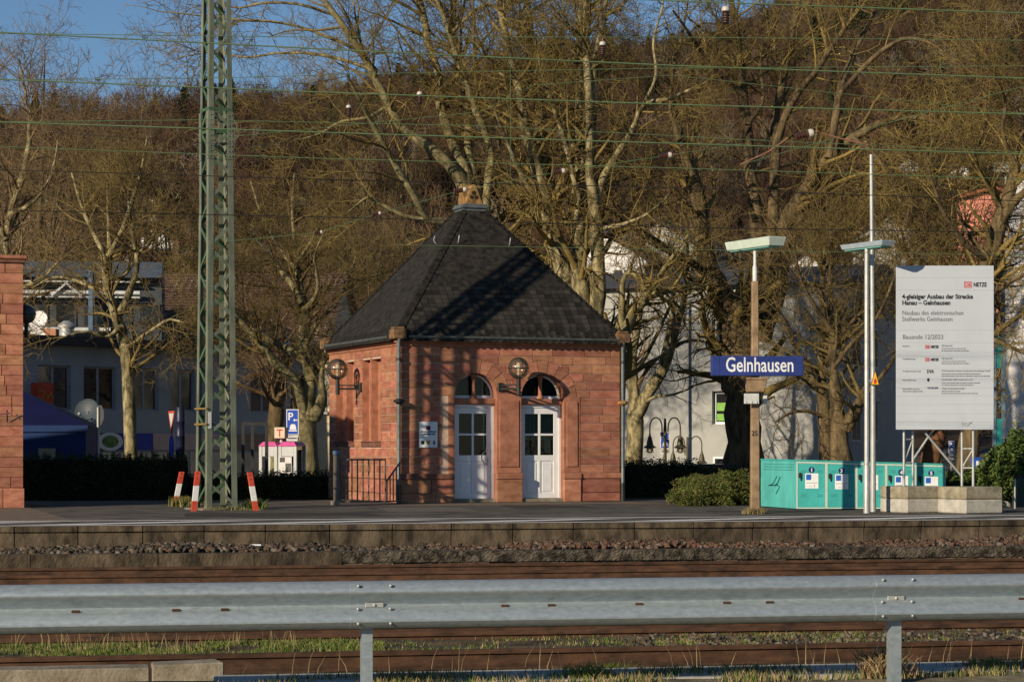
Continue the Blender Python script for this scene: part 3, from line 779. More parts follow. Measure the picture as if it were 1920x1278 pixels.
# slates: three hundred single ones low on the front slope, the rest joined
def slate_shape():
    w, hh = .235, .235
    pts = [(-w/2,0),(w/2,0),(w/2,-hh*.62),(w*.30,-hh*.9),(0,-hh),(-w*.34,-hh*.86),(-w/2,-hh*.5)]
    return pts
SP = slate_shape()
smesh = MB(); smesh.add([(x, y, .004) for x, y in SP]+[(x, y, .013) for x, y in SP], [tuple(range(7)), tuple(range(13,6,-1))]+[(i,(i+1)%7,(i+1)%7+7,i+7) for i in range(7)])
SLM = smesh.mesh('slate', SLATE)
singles = 0
front_list = []
for side in range(4):
    b0 = Vector(base[side]); b1 = Vector(base[(side+1)%4]); t0 = Vector(top[side]); t1 = Vector(top[(side+1)%4])
    ex = (b1-b0).normalized(); mid_b = (b0+b1)/2; mid_t = (t0+t1)/2; ey = (mid_t-mid_b); H = ey.length; ey.normalize(); n_ = ex.cross(ey)
    hw0 = (b1-b0).length/2; hw1 = (t1-t0).length/2
    jm = MB(); row = 0; y = .05; step = .128
    while y < H+.02:
        hw = hw0+(hw1-hw0)*min(y/H,1); x = -hw+(.08 if row%2 else 0)
        while x < hw-.02:
            sh = .10*(x/hw0)                     # old German slating rises slightly to one side
            yy = min(y+.16*((x+hw)/(2*hw)) if row > 1 else y, H)
            hh = hw0+(hw1-hw0)*min(max(yy-.08,0)/H,1)
            if abs(x) < hh-.085:
                pos = mid_b+ex*x+ey*yy
                M = Matrix((( ex.x, ey.x, n_.x, 0),(ex.y, ey.y, n_.y, 0),(ex.z, ey.z, n_.z, 0),(0,0,0,1)))
                tilt = Matrix.Rotation(R(3.4), 4, 'X') @ Matrix.Rotation(R(random.gauss(0,1.5)), 4, 'Z')
                MM = Matrix.Translation(pos+n_*.002) @ M @ tilt
                if side == 0 and singles < 300 and y < 1.9:
                    o = bpy.data.objects.new('slate', SLM); COL.objects.link(o); o.parent = roof; o.matrix_local = MM; singles += 1
                else:
                    jm.M = MM; jm.add([(a_, b_, .004) for a_, b_ in SP]+[(a_, b_, .013) for a_, b_ in SP], [tuple(range(7)), tuple(range(13,6,-1))]+[(i,(i+1)%7,(i+1)%7+7,i+7) for i in range(7)])
            x += .172
        y += step; row += 1
    jm.M = None
    o = PB(jm, 'slates', pm('slate_joined', (.013,.0125,.012), .75, .5, 7, .3, spec=.18, col2=(.046,.041,.032), bscale=20, mix=(.35,.72), detail=9) if side == 0 else MATS['slate_joined'], roof); o['kind'] = 'stuff'
for i in range(4):
    b0_, t0_ = Vector(base[i]), Vector(top[i]); L_ = (t0_-b0_).length; d_ = (t0_-b0_)/L_; nq = int(L_/.16)
    hm = MB()
    for q in range(nq):
        p_ = b0_+d_*(q*L_/nq); p2_ = b0_+d_*((q+1.15)*L_/nq); out_ = (Vector((p_.x-cen, p_.y-cen, 0))).normalized(); lift = Vector((0,0,.012))+out_*.012
        sd = d_.cross(Vector((0,0,1))).normalized()*.105
        dn = Vector((0,0,-1))*.075-out_*0
        hm.add([p_+lift*1.8, p_+sd+dn+lift*1.8+out_*.01, p2_+sd*.95+dn+lift*.9, p2_+lift*.9, p_-sd+dn+lift*1.8+out_*.01, p2_-sd*.95+dn+lift*.9], [(0,1,2,3),(0,3,5,4)])
    PB(hm, 'hip_slates', SLATE, roof)['kind'] = 'stuff'
# ridge cap and finial
m = MB(); m.hexa([(cen-.33,cen-.33,ZA-.06),(cen+.33,cen-.33,ZA-.06),(cen+.33,cen+.33,ZA-.06),(cen-.33,cen+.33,ZA-.06)],[(cen-.29,cen-.29,ZA+.04),(cen+.29,cen-.29,ZA+.04),(cen+.29,cen+.29,ZA+.04),(cen-.29,cen+.29,ZA+.04)]); PB(m, 'lead_cap', ZINC, roof, bevel=.01)
m = MB()
for z_, rr in ((ZA+.06,.31),(ZA+.105,.285)):
    q = [(cen-rr,cen-rr,z_),(cen+rr,cen-rr,z_),(cen+rr,cen+rr,z_),(cen-rr,cen+rr,z_)]
    for i in range(4): m.tube(q[i], q[(i+1)%4], .035, n=8)
PB(m, 'roll_moulding', ZINC, roof, smooth=True)
fz0 = ZA+.10; s_ = .235; hgt = .50
fin = MB(); fin.hexa([(cen-s_,cen-s_,fz0),(cen+s_,cen-s_,fz0),(cen+s_,cen+s_,fz0),(cen-s_,cen+s_,fz0)],[(cen-.17,cen-.17,fz0+.22),(cen+.17,cen-.17,fz0+.22),(cen+.17,cen+.17,fz0+.22),(cen-.17,cen+.17,fz0+.22)])
tri = [(cen-.25,fz0),(cen+.25,fz0),(cen+.045,fz0+hgt),(cen-.045,fz0+hgt)]
fin.prism(tri, cen-.25, cen+.25); fin.prismx(tri, cen-.245, cen+.245)
finial = PB(fin, 'finial', OCHRE, roof, bevel=.012)
HOLE = pm('dark_hollow', (.03,.018,.01), 1, .3, 20, 0)
m = MB()
for dx, dz, rr in ((0,.30,.055),(-.055,.2,.05),(.055,.2,.05)):
    m.prism([(cen+dx+rr*math.cos(2*math.pi*k/12), fz0+dz+rr*math.sin(2*math.pi*k/12)) for k in range(12)], cen-.256-.002*dx, cen-.24)
PB(m, 'trefoil', HOLE, finial)
# roof hooks
for px, py in ((819,457),(858,456),(954,461)):
    # on the front slope
    b0 = Vector(base[0]); n_ = (Vector(base[1])-b0).cross(Vector(top[0])-b0).normalized()
    W = Matrix.Translation(B0) @ Matrix.Rotation(TH, 4, 'Z')
    if px < 830: n_ = (Vector(top[0])-b0).cross(Vector(base[3])-b0).normalized()
    h_ = plane_hit(px, py, W @ b0, (W.to_3x3() @ n_)); l_ = W.inverted() @ h_
    nn = n_ if n_.z > 0 else -n_
    q = MB(); q.path([l_+nn*.01, l_+nn*.06+Vector((0,0,-.02)), l_+nn*.10+Vector((0,0,.03)), l_+nn*.08+Vector((.02,0,.13))], .012, 6); PB(q, 'roof_hook', GALV2, roof)
# drain pipes
def pipe(u, w, mat2=SANDD):
    m = MB(); m.path([(u,w-.05,ZG-.05),(u,w,ZG-.2),(u,w,.42)], .045, 10); d = PB(m, 'drain_pipe', ZINC, smooth=True)
    m = MB(); m.path([(u,w,.42),(u,w,.0)], .055, 10); PB(m, 'pipe_foot', DARKMETAL, d, smooth=True)
    for z_ in (3.2, 2.26):
        m = MB(); m.lathe((u,w,z_), [(.06,-.03),(.06,.03)], 10); PB(m, 'pipe_clamp', DARKMETAL, d)
    m = MB(); m.sphere((u, w-.01, 2.26), .10, 10, 6, .7); m.lathe((u,w-.01,2.26), [(.13,-.02),(.13,.035)], 8); PB(m, 'pipe_boss', DARKMETAL if u < 1 else OCHRE, d)
pipe(-.03, -.10); pipe(LB+.03, -.10)

# ------------------------------------------------------------------ wall lamps
LGLASS = glass('lamp_glass', (.9,.84,.72), .0, .12)
_n = LGLASS.node_tree; _o = next(x for x in _n.nodes if x.type == 'OUTPUT_MATERIAL'); _df = _n.nodes.new('ShaderNodeBsdfDiffuse'); _df.inputs[0].default_value = (.5,.44,.34,1); _mx = _n.nodes.new('ShaderNodeMixShader'); _mx.inputs[0].default_value = .08
_n.links.new(_o.inputs[0].links[0].from_socket, _mx.inputs[1]); _n.links.new(_df.outputs[0], _mx.inputs[2]); _n.links.new(_mx.outputs[0], _o.inputs[0])
def wall_lamp(c, base, dirn, label):
    """c: globe centre, base: point on the wall, both world"""
    e = empty('wall_lamp', label, 'lamp', base, TH, 'globe lamps on the pavilion')
    W = wmat(e).inverted(); c = W @ Vector(c); b = W @ Vector(base); r = .235
    m = MB(); m.sphere(c, r, 24, 14); e1 = m.build('globe', LGLASS, e, smooth=True)
    m = MB(); m.path([c+Vector((math.cos(A)*(r+.006), math.sin(A)*(r+.004), 0)) for A in np.linspace(0, 2*math.pi, 33)], .008, 6)
    for a_ in (0, math.pi/2):
        m.path([c+Vector((math.cos(a_)*math.cos(A)*(r+.006), math.sin(a_)*math.cos(A)*(r+.006), math.sin(A)*(r+.006))) for A in np.linspace(0, 2*math.pi, 33)], .007, 6)
    m.build('cage', DARKMETAL, e, smooth=True)
    m = MB(); m.tube(c+Vector((0,0,-r-.36)), c+Vector((0,0,-r+.02)), .05, .045, 12); m.build('stem', DARKMETAL, e, smooth=True)
    m = MB(); m.tube(c+Vector((0,0,-r+.02)), c+Vector((0,0,.02)), .03, .03, 10); m.lathe(c, [(.055,.0),(.06,.03),(.05,.09),(.02,.12)], 12); m.build('bulb', WHITED, e1, smooth=True)
    k = c+Vector((0,0,-r-.22)); bb = Vector((b.x, b.y, k.z))
    m = MB(); m.bar(bb, k, .05, .045); m.bar(bb+Vector((0,0,.08)), k+Vector((0,0,.08)), .03, .03); m.build('arm', DARKMETAL, e)
    m = MB()
    m.M = Matrix.Translation(bb); m.box(-.06,.06,-.06,.06,-.06,.14); m.build('wall_plate', DARKMETAL, e, bevel=.01)
    return e
u_, z_ = fuv(957, 690); bw = B0+FX*u_
cf = plane_hit(972.5, 690, B0-FY*.50, FY)
ub2 = (cf-B0).dot(FX)
wall_lamp(cf, B0+FX*(ub2-.26)+Vector((0,0,cf.z-.5)), FY, 'round glass globe lamp on the front wall between the two door arches')
cl = plane_hit(633, 692, B0-FX*.55, FX)
wl = (cl-B0).dot(FY)
wall_lamp(cl, B0+FY*(wl-.1)+Vector((0,0,cl.z-.5)), FX, 'round glass globe lamp on the shaded left wall of the pavilion')

# ------------------------------------------------------------------ plaque
a = fuv(785, 790); b = fuv(819.5, 838.5)
pl = empty('wall_plaque', 'white plaque with dark lettering and three small crests left of the white door', 'plaque', B0+FX*((a[0]+b[0])/2)-FY*.012+Vector((0,0,b[1])), TH)
w = (b[0]-a[0])/2; hh = a[1]-b[1]
m = MB(); m.box(-w, w, -.02, .0, 0, hh); m.build('board', WHITE, pl, bevel=.003)
NAVY = pm('navy_print', (.02,.03,.08), .6, .1, 20, 0); INK = pm('black_print', (.012,.012,.014), .6, .1, 20, 0); GOLD = pm('gold_print', (.4,.25,.02), .6, .2, 30, 0); REDP = pm('red_print', (.5,.02,.03), .5, .1, 20, 0)
m = MB(); m.prism([(-.05,hh*.69),(0,hh*.66),(.05,hh*.69),(.05,hh*.84),(-.05,hh*.84)], -.0235, -.0205); m.build('emblem', pm('emblem_maroon', (.16,.02,.05), .6, .3, 60, 0), pl)
for k, (zz, ww) in enumerate(((hh*.585, .36), (hh*.49, .30))):
    # two short lines that cannot be read in the photograph: rows of small dark strokes
    m = MB(); x = -ww/2; random.seed(5+k)
    while x < ww/2:
        q = random.uniform(.012, .05); q = min(q, ww/2-x); m.box(x, x+q, -.0235, -.0205, zz, zz+random.choice((.026,.034))); x += q+.006
    m.build('lettering', NAVY, pl)
for x, mt in ((-.135, INK), (0, GOLD), (.135, NAVY)):
    m = MB(); m.prism([(x-.04,hh*.14),(x,hh*.11),(x+.04,hh*.14),(x+.04,hh*.27),(x-.04,hh*.27)] if mt is not NAVY else [(x-.012,hh*.09),(x+.012,hh*.09),(x+.012,hh*.17),(x+.045,hh*.17),(x+.045,hh*.20),(x+.012,hh*.20),(x+.012,hh*.28),(x-.012,hh*.28),(x-.012,hh*.20),(x-.045,hh*.20),(x-.045,hh*.17),(x-.012,hh*.17)], -.0235, -.0205); m.build('crest', mt, pl)
random.seed(11)

# ------------------------------------------------------------------ small gate at the left of the pavilion
GATE = pm('gate_grey_steel', (.13,.108,.088), .6, .2, 6, .08, metal=.2)
gY = 47.6
g0 = P(631, 948, gY); ge = empty('steel_gate', 'low grey steel bar gate between a blue-capped post and the pavilion corner', 'gate', (g0.x, gY, 0), R(10))
gw = (722-636)/F*gY; gh = 1.0
m = MB(); m.box(-.065,.065,-.065,.065,0,1.08); m.build('post', GATE, ge, bevel=.008)
m = MB(); m.box(-.075,.075,-.075,.075,1.08,1.17); m.build('post_cap', pm('blue_cap', (.10,.16,.24), .5, .1, 6, 0), ge, bevel=.01)  # cap tinted blue as if in shade
m = MB(); m.box(.08,.08+gw,-.02,.02,.96,1.0); m.build('top_rail', GATE, ge, bevel=.004)
m = MB(); m.box(.08,.08+gw,-.02,.02,.06,.10); m.build('bottom_rail', GATE, ge, bevel=.004)
for i in range(9):
    x = .09+i*(gw-.02)/8; m = MB(); m.tube((x,0,.10),(x,0,.96), .016, n=6); m.build('bar', GATE, ge)
m = MB(); m.box(-.12,.06,-.1,.1,0,.09); m.build('footing', CONC, ge, bevel=.01)
lo = P(724, 946, gY+.3)
e2 = empty('side_railing', 'narrow steel railing leaning against the wall behind the bar gate', 'railing', (lo.x, lo.y, 0), R(55))
m = MB(); m.box(0,.5,-.015,.015,.06,.09); m.bar((0,0,.5),(.5,0,.92),.03,.03)
m.build('frame', GATE, e2)
for i in range(5):
    x = .03+i*.11; m = MB(); m.tube((x,0,.09),(x,0,.5+.42*x/.5), .014, n=6); m.build('bar', GATE, e2)
# ------------------------------------------------------------------ lattice mast
MC = P(405.5, 950, 44.45); MC.z = 0
MR = R(28.5)
mast = empty('lattice_mast', 'tall green lattice steel mast with riveted angle legs on the platform', 'mast', MC, MR)
MH = 15.5
def mhalf(z): return .326-(.326-.225)*z/10.5
def corner(i, z):
    h = mhalf(z); sx, sy = ((-1,-1),(1,-1),(1,1),(-1,1))[i]; return Vector((sx*h, sy*h, z))
for i in range(4):
    sx, sy = ((-1,-1),(1,-1),(1,1),(-1,1))[i]
    m = MB(); wl_, th = .112, .014
    for (z0, z1, w_) in ((0, 7.9, wl_), (7.9, MH, wl_*.92)):
        a, b = corner(i, z0), corner(i, z1)
        def pl_(p, dx0, dx1, dy0, dy1): return [p+Vector((-sx*dx0,-sy*dy0,0)), p+Vector((-sx*dx1,-sy*dy0,0)), p+Vector((-sx*dx1,-sy*dy1,0)), p+Vector((-sx*dx0,-sy*dy1,0))]
        m.hexa(pl_(a,0,w_,0,th), pl_(b,0,w_,0,th)); m.hexa(pl_(a,0,th,th,w_), pl_(b,0,th,th,w_))
    m.build('leg', GREEN_PAINT, mast)
# lacing bars, each one a part
step = .47; k = 0; z = .08
while z < MH-step:
    for f in range(4):
        i, j = f, (f+1)%4
        fl = (k+f)%2
        a = corner(i if fl else j, z); b = corner(j if fl else i, z+step)
        inn = Vector(((0,1,0),(-1,0,0),(0,-1,0),(1,0,0))[f])*(.016 if f in (0,3) else .016)
        d = (b-a).normalized(); a = a+d*.05+inn; b = b-d*.05+inn
        m = MB(); m.bar(a, b, .010, .062, up=tuple(d.cross(inn.normalized()))); m.build('lacing_bar', GREEN_PAINT if f in (0,1) else GREEN_PAINT2, mast)
    z += step; k += 1
for z0 in (7.0,):
    for i in range(4):
        sx, sy = ((-1,-1),(1,-1),(1,1),(-1,1))[i]; c = corner(i, z0+.4)
        m = MB(); 
        m.box(*sorted((c.x+sx*.006, c.x-sx*.115)), *sorted((c.y+sy*.006, c.y+sy*.016)), z0, z0+.95)
        m.box(*sorted((c.x+sx*.006, c.x+sx*.016)), *sorted((c.y+sy*.006, c.y-sy*.115)), z0, z0+.95)
        s_ = m.build('splice_plate', GREEN_PAINT, mast)
        for n in range(9):
            zz = z0+.06+n*.103
            for q in (-.03, -.085):
                m = MB(); m.sphere((c.x+sx*q, c.y+sy*.02, zz), .014, 6, 4); m.build('rivet', GREEN_PAINT, s_)
            m = MB(); m.sphere((c.x+sx*.02, c.y+sy*-.055, zz), .014, 6, 4); m.build('rivet', GREEN_PAINT, s_)
for z0 in (7.55, 8.0):
    m = MB()
    for f in range(4): m.bar(corner(f, z0), corner((f+1)%4, z0), .012, .06)
    m.build('ring_frame', GREEN_PAINT2, mast)
YEL = pm('yellow_brown_clamp', (.22,.15,.05), .7, .2, 9, 0)
for py in (766, 795):
    zc = CZ-(py-YH)/F*44.45
    a, b = corner(3, zc), corner(0, zc); m = MB(); m.bar(a+Vector((-.02,.03,0)), b+Vector((-.02,-.03,0)), .03, .035); m.build('clamp', YEL, mast)
m = MB(); c0 = corner(0, 1.75); m.box(c0.x+.02, c0.x+.085, c0.y-.012, c0.y-.002, 1.62, 1.95); m.build('number_plate', WHITED, mast)
PLATE_INK = pm('plate_ink', (.03,.04,.03), .7, .1, 20, 0)
for i, ch in enumerate(('0','2','1')):
    pass
m = MB(); m.box(-.5,.5,-.5,.5,-.05,.03); m.build('footing', CONC, mast, bevel=.02)

# ------------------------------------------------------------------ red and white marker posts
RED = pm('marker_red', (.52,.06,.035), .55, .15, 8, .05, col2=(.58,.09,.05)); MWH = pm('marker_white', (.68,.68,.66), .55, .1, 8, .05)
def marker(x0, y0, x1, y1, Y, label):
    a = P(x0, y0, Y); b = P(x1, y1, Y); a.z = max(a.z, -.0)
    e = empty('marker_post', label, 'post', a, R(20), 'red and white guard posts round the mast')
    W = wmat(e).inverted(); A = W @ a-Vector((0,0,.05)); B = W @ b; w = .10
    L_ = (B-A)
    fr = [(0,.30,RED),(.30,.66,MWH),(.66,1.,RED)]
    for i, (t0, t1, mt) in enumerate(fr):
        p, q = A+L_*t0, A+L_*t1
        m = MB()
        def sec(c): return [c+Vector((-w/2,-.03,0)), c+Vector((w/2,-.03,0)), c+Vector((w/2,-.018,0)), c+Vector((-w/2,-.018,0))]
        m.hexa(sec(p), sec(q))
        for s_ in (-1, 1):
            xa = s_*w/2; xb = s_*(w/2-.012)
            sc = lambda c: [c+Vector((min(xa,xb),-.018,0)), c+Vector((max(xa,xb),-.018,0)), c+Vector((max(xa,xb),.05,0)), c+Vector((min(xa,xb),.05,0))]
            m.hexa(sc(p), sc(q))
        m.build('band', mt, e)
    m = MB()
    for t in (.83, .95):
        c = A+L_*t; m.prism([(c.x+.013*math.cos(k*.785), c.z+.013*math.sin(k*.785)) for k in range(8)], c.y-.0325, c.y-.0305)
    m.build('bolt_hole', HOLE, e)
marker(328, 945, 341, 884, 46.9, 'red and white guard post leaning right, leftmost of the three by the mast')
marker(363, 958, 371, 883, 43.3, 'red and white guard post standing directly in front of the mast leg')
marker(481, 957, 468, 885, 43.6, 'red and white guard post leaning left, on the right side of the mast')
def tuft(px, Y, n, r, h, mats, label):
    c = P(px, 0, Y); pts = [(c.x+random.gauss(0, r), c.y+random.gauss(0, r*.7), -.01) for _ in range(n)]
    blades('grass_tuft', pts, h*.35, h, .008, mats, label, 'grass', lean=.9, kind=None)
GR4 = pm('grass_olive', (.17,.16,.035), .9, .3, 6, 0, col2=(.26,.22,.07))
tuft(345, 46.6, 700, .13, .26, (GR4,GR4,GR2,GR1), 'olive and straw grass tuft around the left guard post')
tuft(475, 44.6, 420, .10, .26, (GR4,GR1,GR1), 'green grass tuft at the foot of the right guard post')
tuft(425, 44.1, 420, .30, .10, (GR4,GR1,GR2), 'low grass growing round the foot of the lattice mast')
tuft(1414, 41.6, 420, .10, .15, (GR2,GR4,GR2), 'dry straw grass tuft at the foot of the station sign post')
tuft(20, 46.6, 200, .3, .07, (GR4,GR1), 'low weeds at the foot of the station wall, left edge')

# ------------------------------------------------------------------ station name sign with lamp
SY = 41.8
s0 = P(1415.5, 962, SY)
sg = empty('station_sign', 'blue station name sign reading Gelnhausen on a concrete lamp post', 'sign', (s0.x, SY, 0), R(4))
PCON = pm('brown_concrete_post', (.25,.165,.095), .9, .18, 5, .3, col2=(.34,.235,.14))
def zz(py, Y=SY): return CZ-(py-YH)/F*Y
m = MB(); m.hexa([(-.088,-.088,-.05),(.088,-.088,-.05),(.088,.088,-.05),(-.088,.088,-.05)],[(-.062,-.062,zz(527)),(.062,-.062,zz(527)),(.062,.062,zz(527)),(-.062,.062,zz(527))]); m.build('post', PCON, sg, bevel=.016)
m = MB(); m.path([(0,0,zz(530)),(0,0,zz(500)),(0,0,zz(497)),(0,0,zz(466))], [.045,.045,.03,.03], 12); m.build('upper_tube', WHITED, sg, smooth=True)
BLUE = pm('sign_blue', (.024,.042,.19), .4, .1, 3, .02, col2=(.032,.054,.23))
k = SY/F
x0, x1 = (1330-1415.5)*k, (1503-1415.5)*k; z0, z1 = zz(705), zz(668)
m = MB(); m.box(x0, x1, -.22, -.07, z0, z1); bd = m.build('sign_board', BLUE, sg, bevel=.012)
m = MB(); m.box(x0+.145, x0+.152, -.2235, -.2205, z0+.01, z1-.01); m.build('panel_seam', NAVY, bd)
text('Gelnhausen', .385, face_y((1356-1415.5)*k, -.2215, zz(697)), WHITE, bd, width=(1483-1356)*k, bold=.004)
m = MB(); m.hexa([(-.14,-.17,zz(735)),(.14,-.17,zz(735)),(.14,.17,zz(735)),(-.14,.17,zz(735))],[(-.17,-.2,zz(712)),(.20,-.2,zz(712)),(.2,.2,zz(712)),(-.17,.2,zz(712))]); m.box(-.19,.22,-.22,.2,zz(712),zz(708)); m.build('bracket', PCON, sg, bevel=.01)
m = MB(); m.box((1391-1415.5)*k, (1419-1415.5)*k, -.24, -.21, zz(757), zz(738)); pbx = m.build('notice_board', WHITED, sg, bevel=.004)
for dx in (-.2,-.09,.0): m = MB(); m.box(dx, dx+.008, -.243, -.24, zz(757), zz(752)); m.build('hook', INK, pbx)
m = MB(); m.box((1431-1415.5)*k, (1438-1415.5)*k, -.03, .15, zz(757), zz(738)); m.build('side_board', WHITED, sg)
text('25', .13, face_y(-.085, -.0885, zz(816)), INK, sg, width=.11)
m = MB(); m.box(-.03,.07,-.092,-.086,zz(935),zz(897)); m.build('hatch_plate', PCON, sg, bevel=.004)
LAMPG = pm('lamp_housing_pale', (.50,.58,.50), .5, .08, 5, .02); LAMPU = pm('lamp_diffuser_green', (.16,.42,.36), .3, .1, 5, 0); LAMPB = pm('lamp_housing_blue', (.42,.5,.56), .35, .1, 5, .02, metal=.3)
def lamp_box(parent, c, L_, W_, H_, dirv, mt):
    c = Vector(c); a = Vector(dirv).normalized()*L_/2; b = Vector((-dirv[1], dirv[0], 0)).normalized()*W_/2; u = Vector((0,0,H_/2))
    m = MB(); m.hexa([c-a*.94-b*.85-u, c+a*.94-b*.85-u, c+a*.94+b*.85-u, c-a*.94+b*.85-u], [c-a-b+u, c+a-b+u, c+a+b+u, c-a+b+u]); h_ = m.build('lamp_housing', mt, parent, bevel=.012)
    m = MB(); u2 = Vector((0,0,.02)); q = c-u; m.hexa([q-a*.86-b*.7-u2, q+a*.86-b*.7-u2, q+a*.86+b*.7-u2, q-a*.86+b*.7-u2], [q-a*.86-b*.7+u2*.1, q+a*.86-b*.7+u2*.1, q+a*.86+b*.7+u2*.1, q-a*.86+b*.7+u2*.1]); m.build('diffuser', LAMPU, h_)
lamp_box(sg, (.02,.1,zz(457)), 1.5, .40, .17, (.40,-.9,0), LAMPG)

# ------------------------------------------------------------------ lamp post and slim steel pole
l0 = P(1625, 961, 42.0)
lp = empty('lamp_post', 'galvanised steel lamp post with flat blue-grey lamp head in front of the lockers', 'lamp post', (l0.x, 42.0, 0), 0)
m = MB(); m.path([(0,0,-.05),(0,0,.9),(0,0,.92),(0,0,zz(464,42))], [.062,.062,.048,.042], 14); m.build('pole', GALV2, lp, smooth=True)
m = MB(); m.lathe((0,0,.95), [(.056,-.02),(.056,.02)], 14); m.build('collar', GALV2, lp)
lamp_box(lp, (.03,.1,zz(459.5,42)), 1.25, .34, .10, (.50,-.86,0), LAMPB)
m = MB(); m.box(.05,.13,-.02,.01,zz(714,42)-.005,zz(714,42)+.02); m.build('band', GALV2, lp)
l1 = P(1637, 961, 42.9)
tp = empty('steel_pole', 'tall slim steel pole with a yellow warning triangle beside the lamp post', 'pole', (l1.x, 42.9, 0), 0)
dx = (1633.5-1637)/F*42.9
m = MB(); m.path([(0,0,-.05),(0,0,zz(720,42.9)),(dx,0,zz(290,42.9))], [.058,.05,.034], 14); m.build('pole', GALV2, tp, smooth=True)
tz = zz(722,42.9); YELS = pm('warning_yellow', (.75,.40,.02), .5, .08, 8, 0)
m = MB(); m.prism([(-.06,tz),(.11,tz),(.025,tz+.30)], -.085, -.075); t1_ = m.build('warning_sign', INK, tp)
m = MB(); m.prism([(-.045,tz+.012),(.095,tz+.012),(.025,tz+.265)], -.089, -.0855); m.build('warning_face', YELS, t1_)
m = MB(); m.prism([(.005,tz+.03),(.05,tz+.03),(.05,tz+.10),(.03,tz+.12),(.04,tz+.16),(.015,tz+.11),(.005,tz+.1)], -.0925, -.0895); m.build('warning_symbol', REDP, t1_)

# ------------------------------------------------------------------ concrete ballast blocks and construction board
def conc_block(px, py, label, Y, z0, z1, mat, sz=.87):
    c = P(px, py, Y); e = MB(); e.M = Matrix.Translation((c.x, Y, 0)) @ Matrix.Rotation(R(26.5), 4, 'Z')
    e.box(0, sz, 0, sz, z0, z1); return e.thing('concrete_block', mat, label, 'concrete block', 'concrete blocks weighting the construction board', bevel=.018)
conc_block(1701, 963, 'pale lower concrete block on the left, under the construction board', 42.05, 0, .262, CONCL)
conc_block(1701, 963, 'brownish upper concrete block on the left, under the construction board', 42.05, .266, .50, CONCY)
conc_block(1811, 965, 'pale lower concrete block on the right, under the construction board', 41.6, 0, .262, CONCL)
conc_block(1811, 965, 'brownish upper concrete block on the right, under the construction board', 41.6, .266, .50, CONCY)
BY = 42.5
b0 = P(1771.5, 805, BY)
cbd = empty('construction_board', 'large pale grey construction information board on steel tube supports', 'sign', (b0.x, BY, .502), 0)
kb = BY/F
def bx_(px): return (px-1771.5)*kb
def bz_(py): return CZ-(py-YH)/F*BY-.502
BOARD = pm('board_grey_white', (.45,.49,.53), .5, .03, 1.5, .01)
roll = Matrix.Rotation(R(.8), 4, 'Y')
m = MB(); nb_ = 10
zs_ = [bz_(805)+i*(bz_(498)-bz_(805))/nb_ for i in range(nb_+1)]
m = MB(); m.box(bx_(1680), bx_(1863), -.02, .02, bz_(805), bz_(498)); brd = m.build('board', BOARD, cbd, bevel=.004)
for py in (520.5, 544, 619, 642, 668, 692, 711, 727, 742, 758, 775, 791):
    m = MB(); m.box(bx_(1680.5), bx_(1862.5), -.0212, -.0205, bz_(py)-.003, bz_(py)+.003); m.build('panel_joint', pm('joint_grey', (.36,.37,.37), .6, .1, 5, 0) if 'joint_grey' not in MATS else MATS['joint_grey'], brd)
def bt(body, px, py, cap, mat=INK, width=None, bold=0.): return text(body, cap*kb/.70, face_y(bx_(px), -.0225, bz_(py)), mat, brd, width=None if not width else width*kb, bold=bold)
bt('4-gleisiger Ausbau der Strecke', 1691, 560, 8.5, width=133, bold=.004)
bt('Hanau – Gelnhausen', 1691, 571.5, 8.5, width=90, bold=.004)
GREYI = pm('grey_print', (.10,.10,.11), .6, .1, 20, 0)
bt('Neubau des elektronischen', 1691, 590.5, 8.5, GREYI, width=114); bt('Stellwerks Gelnhausen', 1691, 602, 8.5, GREYI, width=94); bt('Bauende 12/2023', 1692, 635.5, 8.5, GREYI, width=75)
def db(px, py, s):
    x, z, w, h_ = bx_(px), bz_(py), 14.5*s*kb, 11.5*s*kb; t = .9*s*kb*1.2
    m = MB(); m.box(x,x+w,-.0235,-.021,z,z+t); m.box(x,x+w,-.0235,-.021,z+h_-t,z+h_); m.box(x,x+t,-.0235,-.021,z+t,z+h_-t); m.box(x+w-t,x+w,-.0235,-.021,z+t,z+h_-t); m.build('logo_frame', REDP, brd)
    text('DB', 9.*s*kb/.7*.82, face_y(x+t*2.1, -.0225, z+t*2.0), REDP, brd, 'logo_lettering', width=w-4.2*t, bold=.002)
    text('NETZE', 7.5*s*kb/.7, face_y(x+w+3.2*s*kb, -.0225, z+2.2*s*kb), INK, brd, width=24.5*s*kb, bold=.004)
db(1807, 539.5, 1.); db(1734, 653.5, .6); db(1734, 677.5, .6)
for body, py in (('Bauherr:', 650), ('Projektleitung:', 674), ('Projektversicherung:', 697), ('Bauausführung:', 713.5), ('Bauausführung und', 730)): bt(body, 1692, py, 2.9, GREYI)
bt('und Sicherungstechnik', 1692, 734.5, 2.9, GREYI)
bt('DVA', 1737.5, 699, 6., INK, width=13, bold=.003); bt('THALES', 1738, 728.5, 3.2, NAVY, width=21, bold=.002)
m = MB(); m.prism([(bx_(1738),bz_(713)),(bx_(1740),bz_(716)),(bx_(1742.5),bz_(713)),(bx_(1742.5),bz_(709)),(bx_(1738),bz_(709))], -.0235, -.021); m.build('crest', INK, brd)
for body, py in (('DB Netz AG', 649.5), ('DB Netz AG', 673.5), ('DVA Deutsche Verkehrs-Assekuranz-Vermittlungs GmbH', 696.5), ('LEONHARD WEISS GmbH & Co. KG', 713), ('Thales Deutschland GmbH', 729.5)): bt(body, 1765, py, 3.2, GREYI, width={'DB':20,'DV':91,'LE':58,'Th':43}[body[:2]])
random.seed(3)
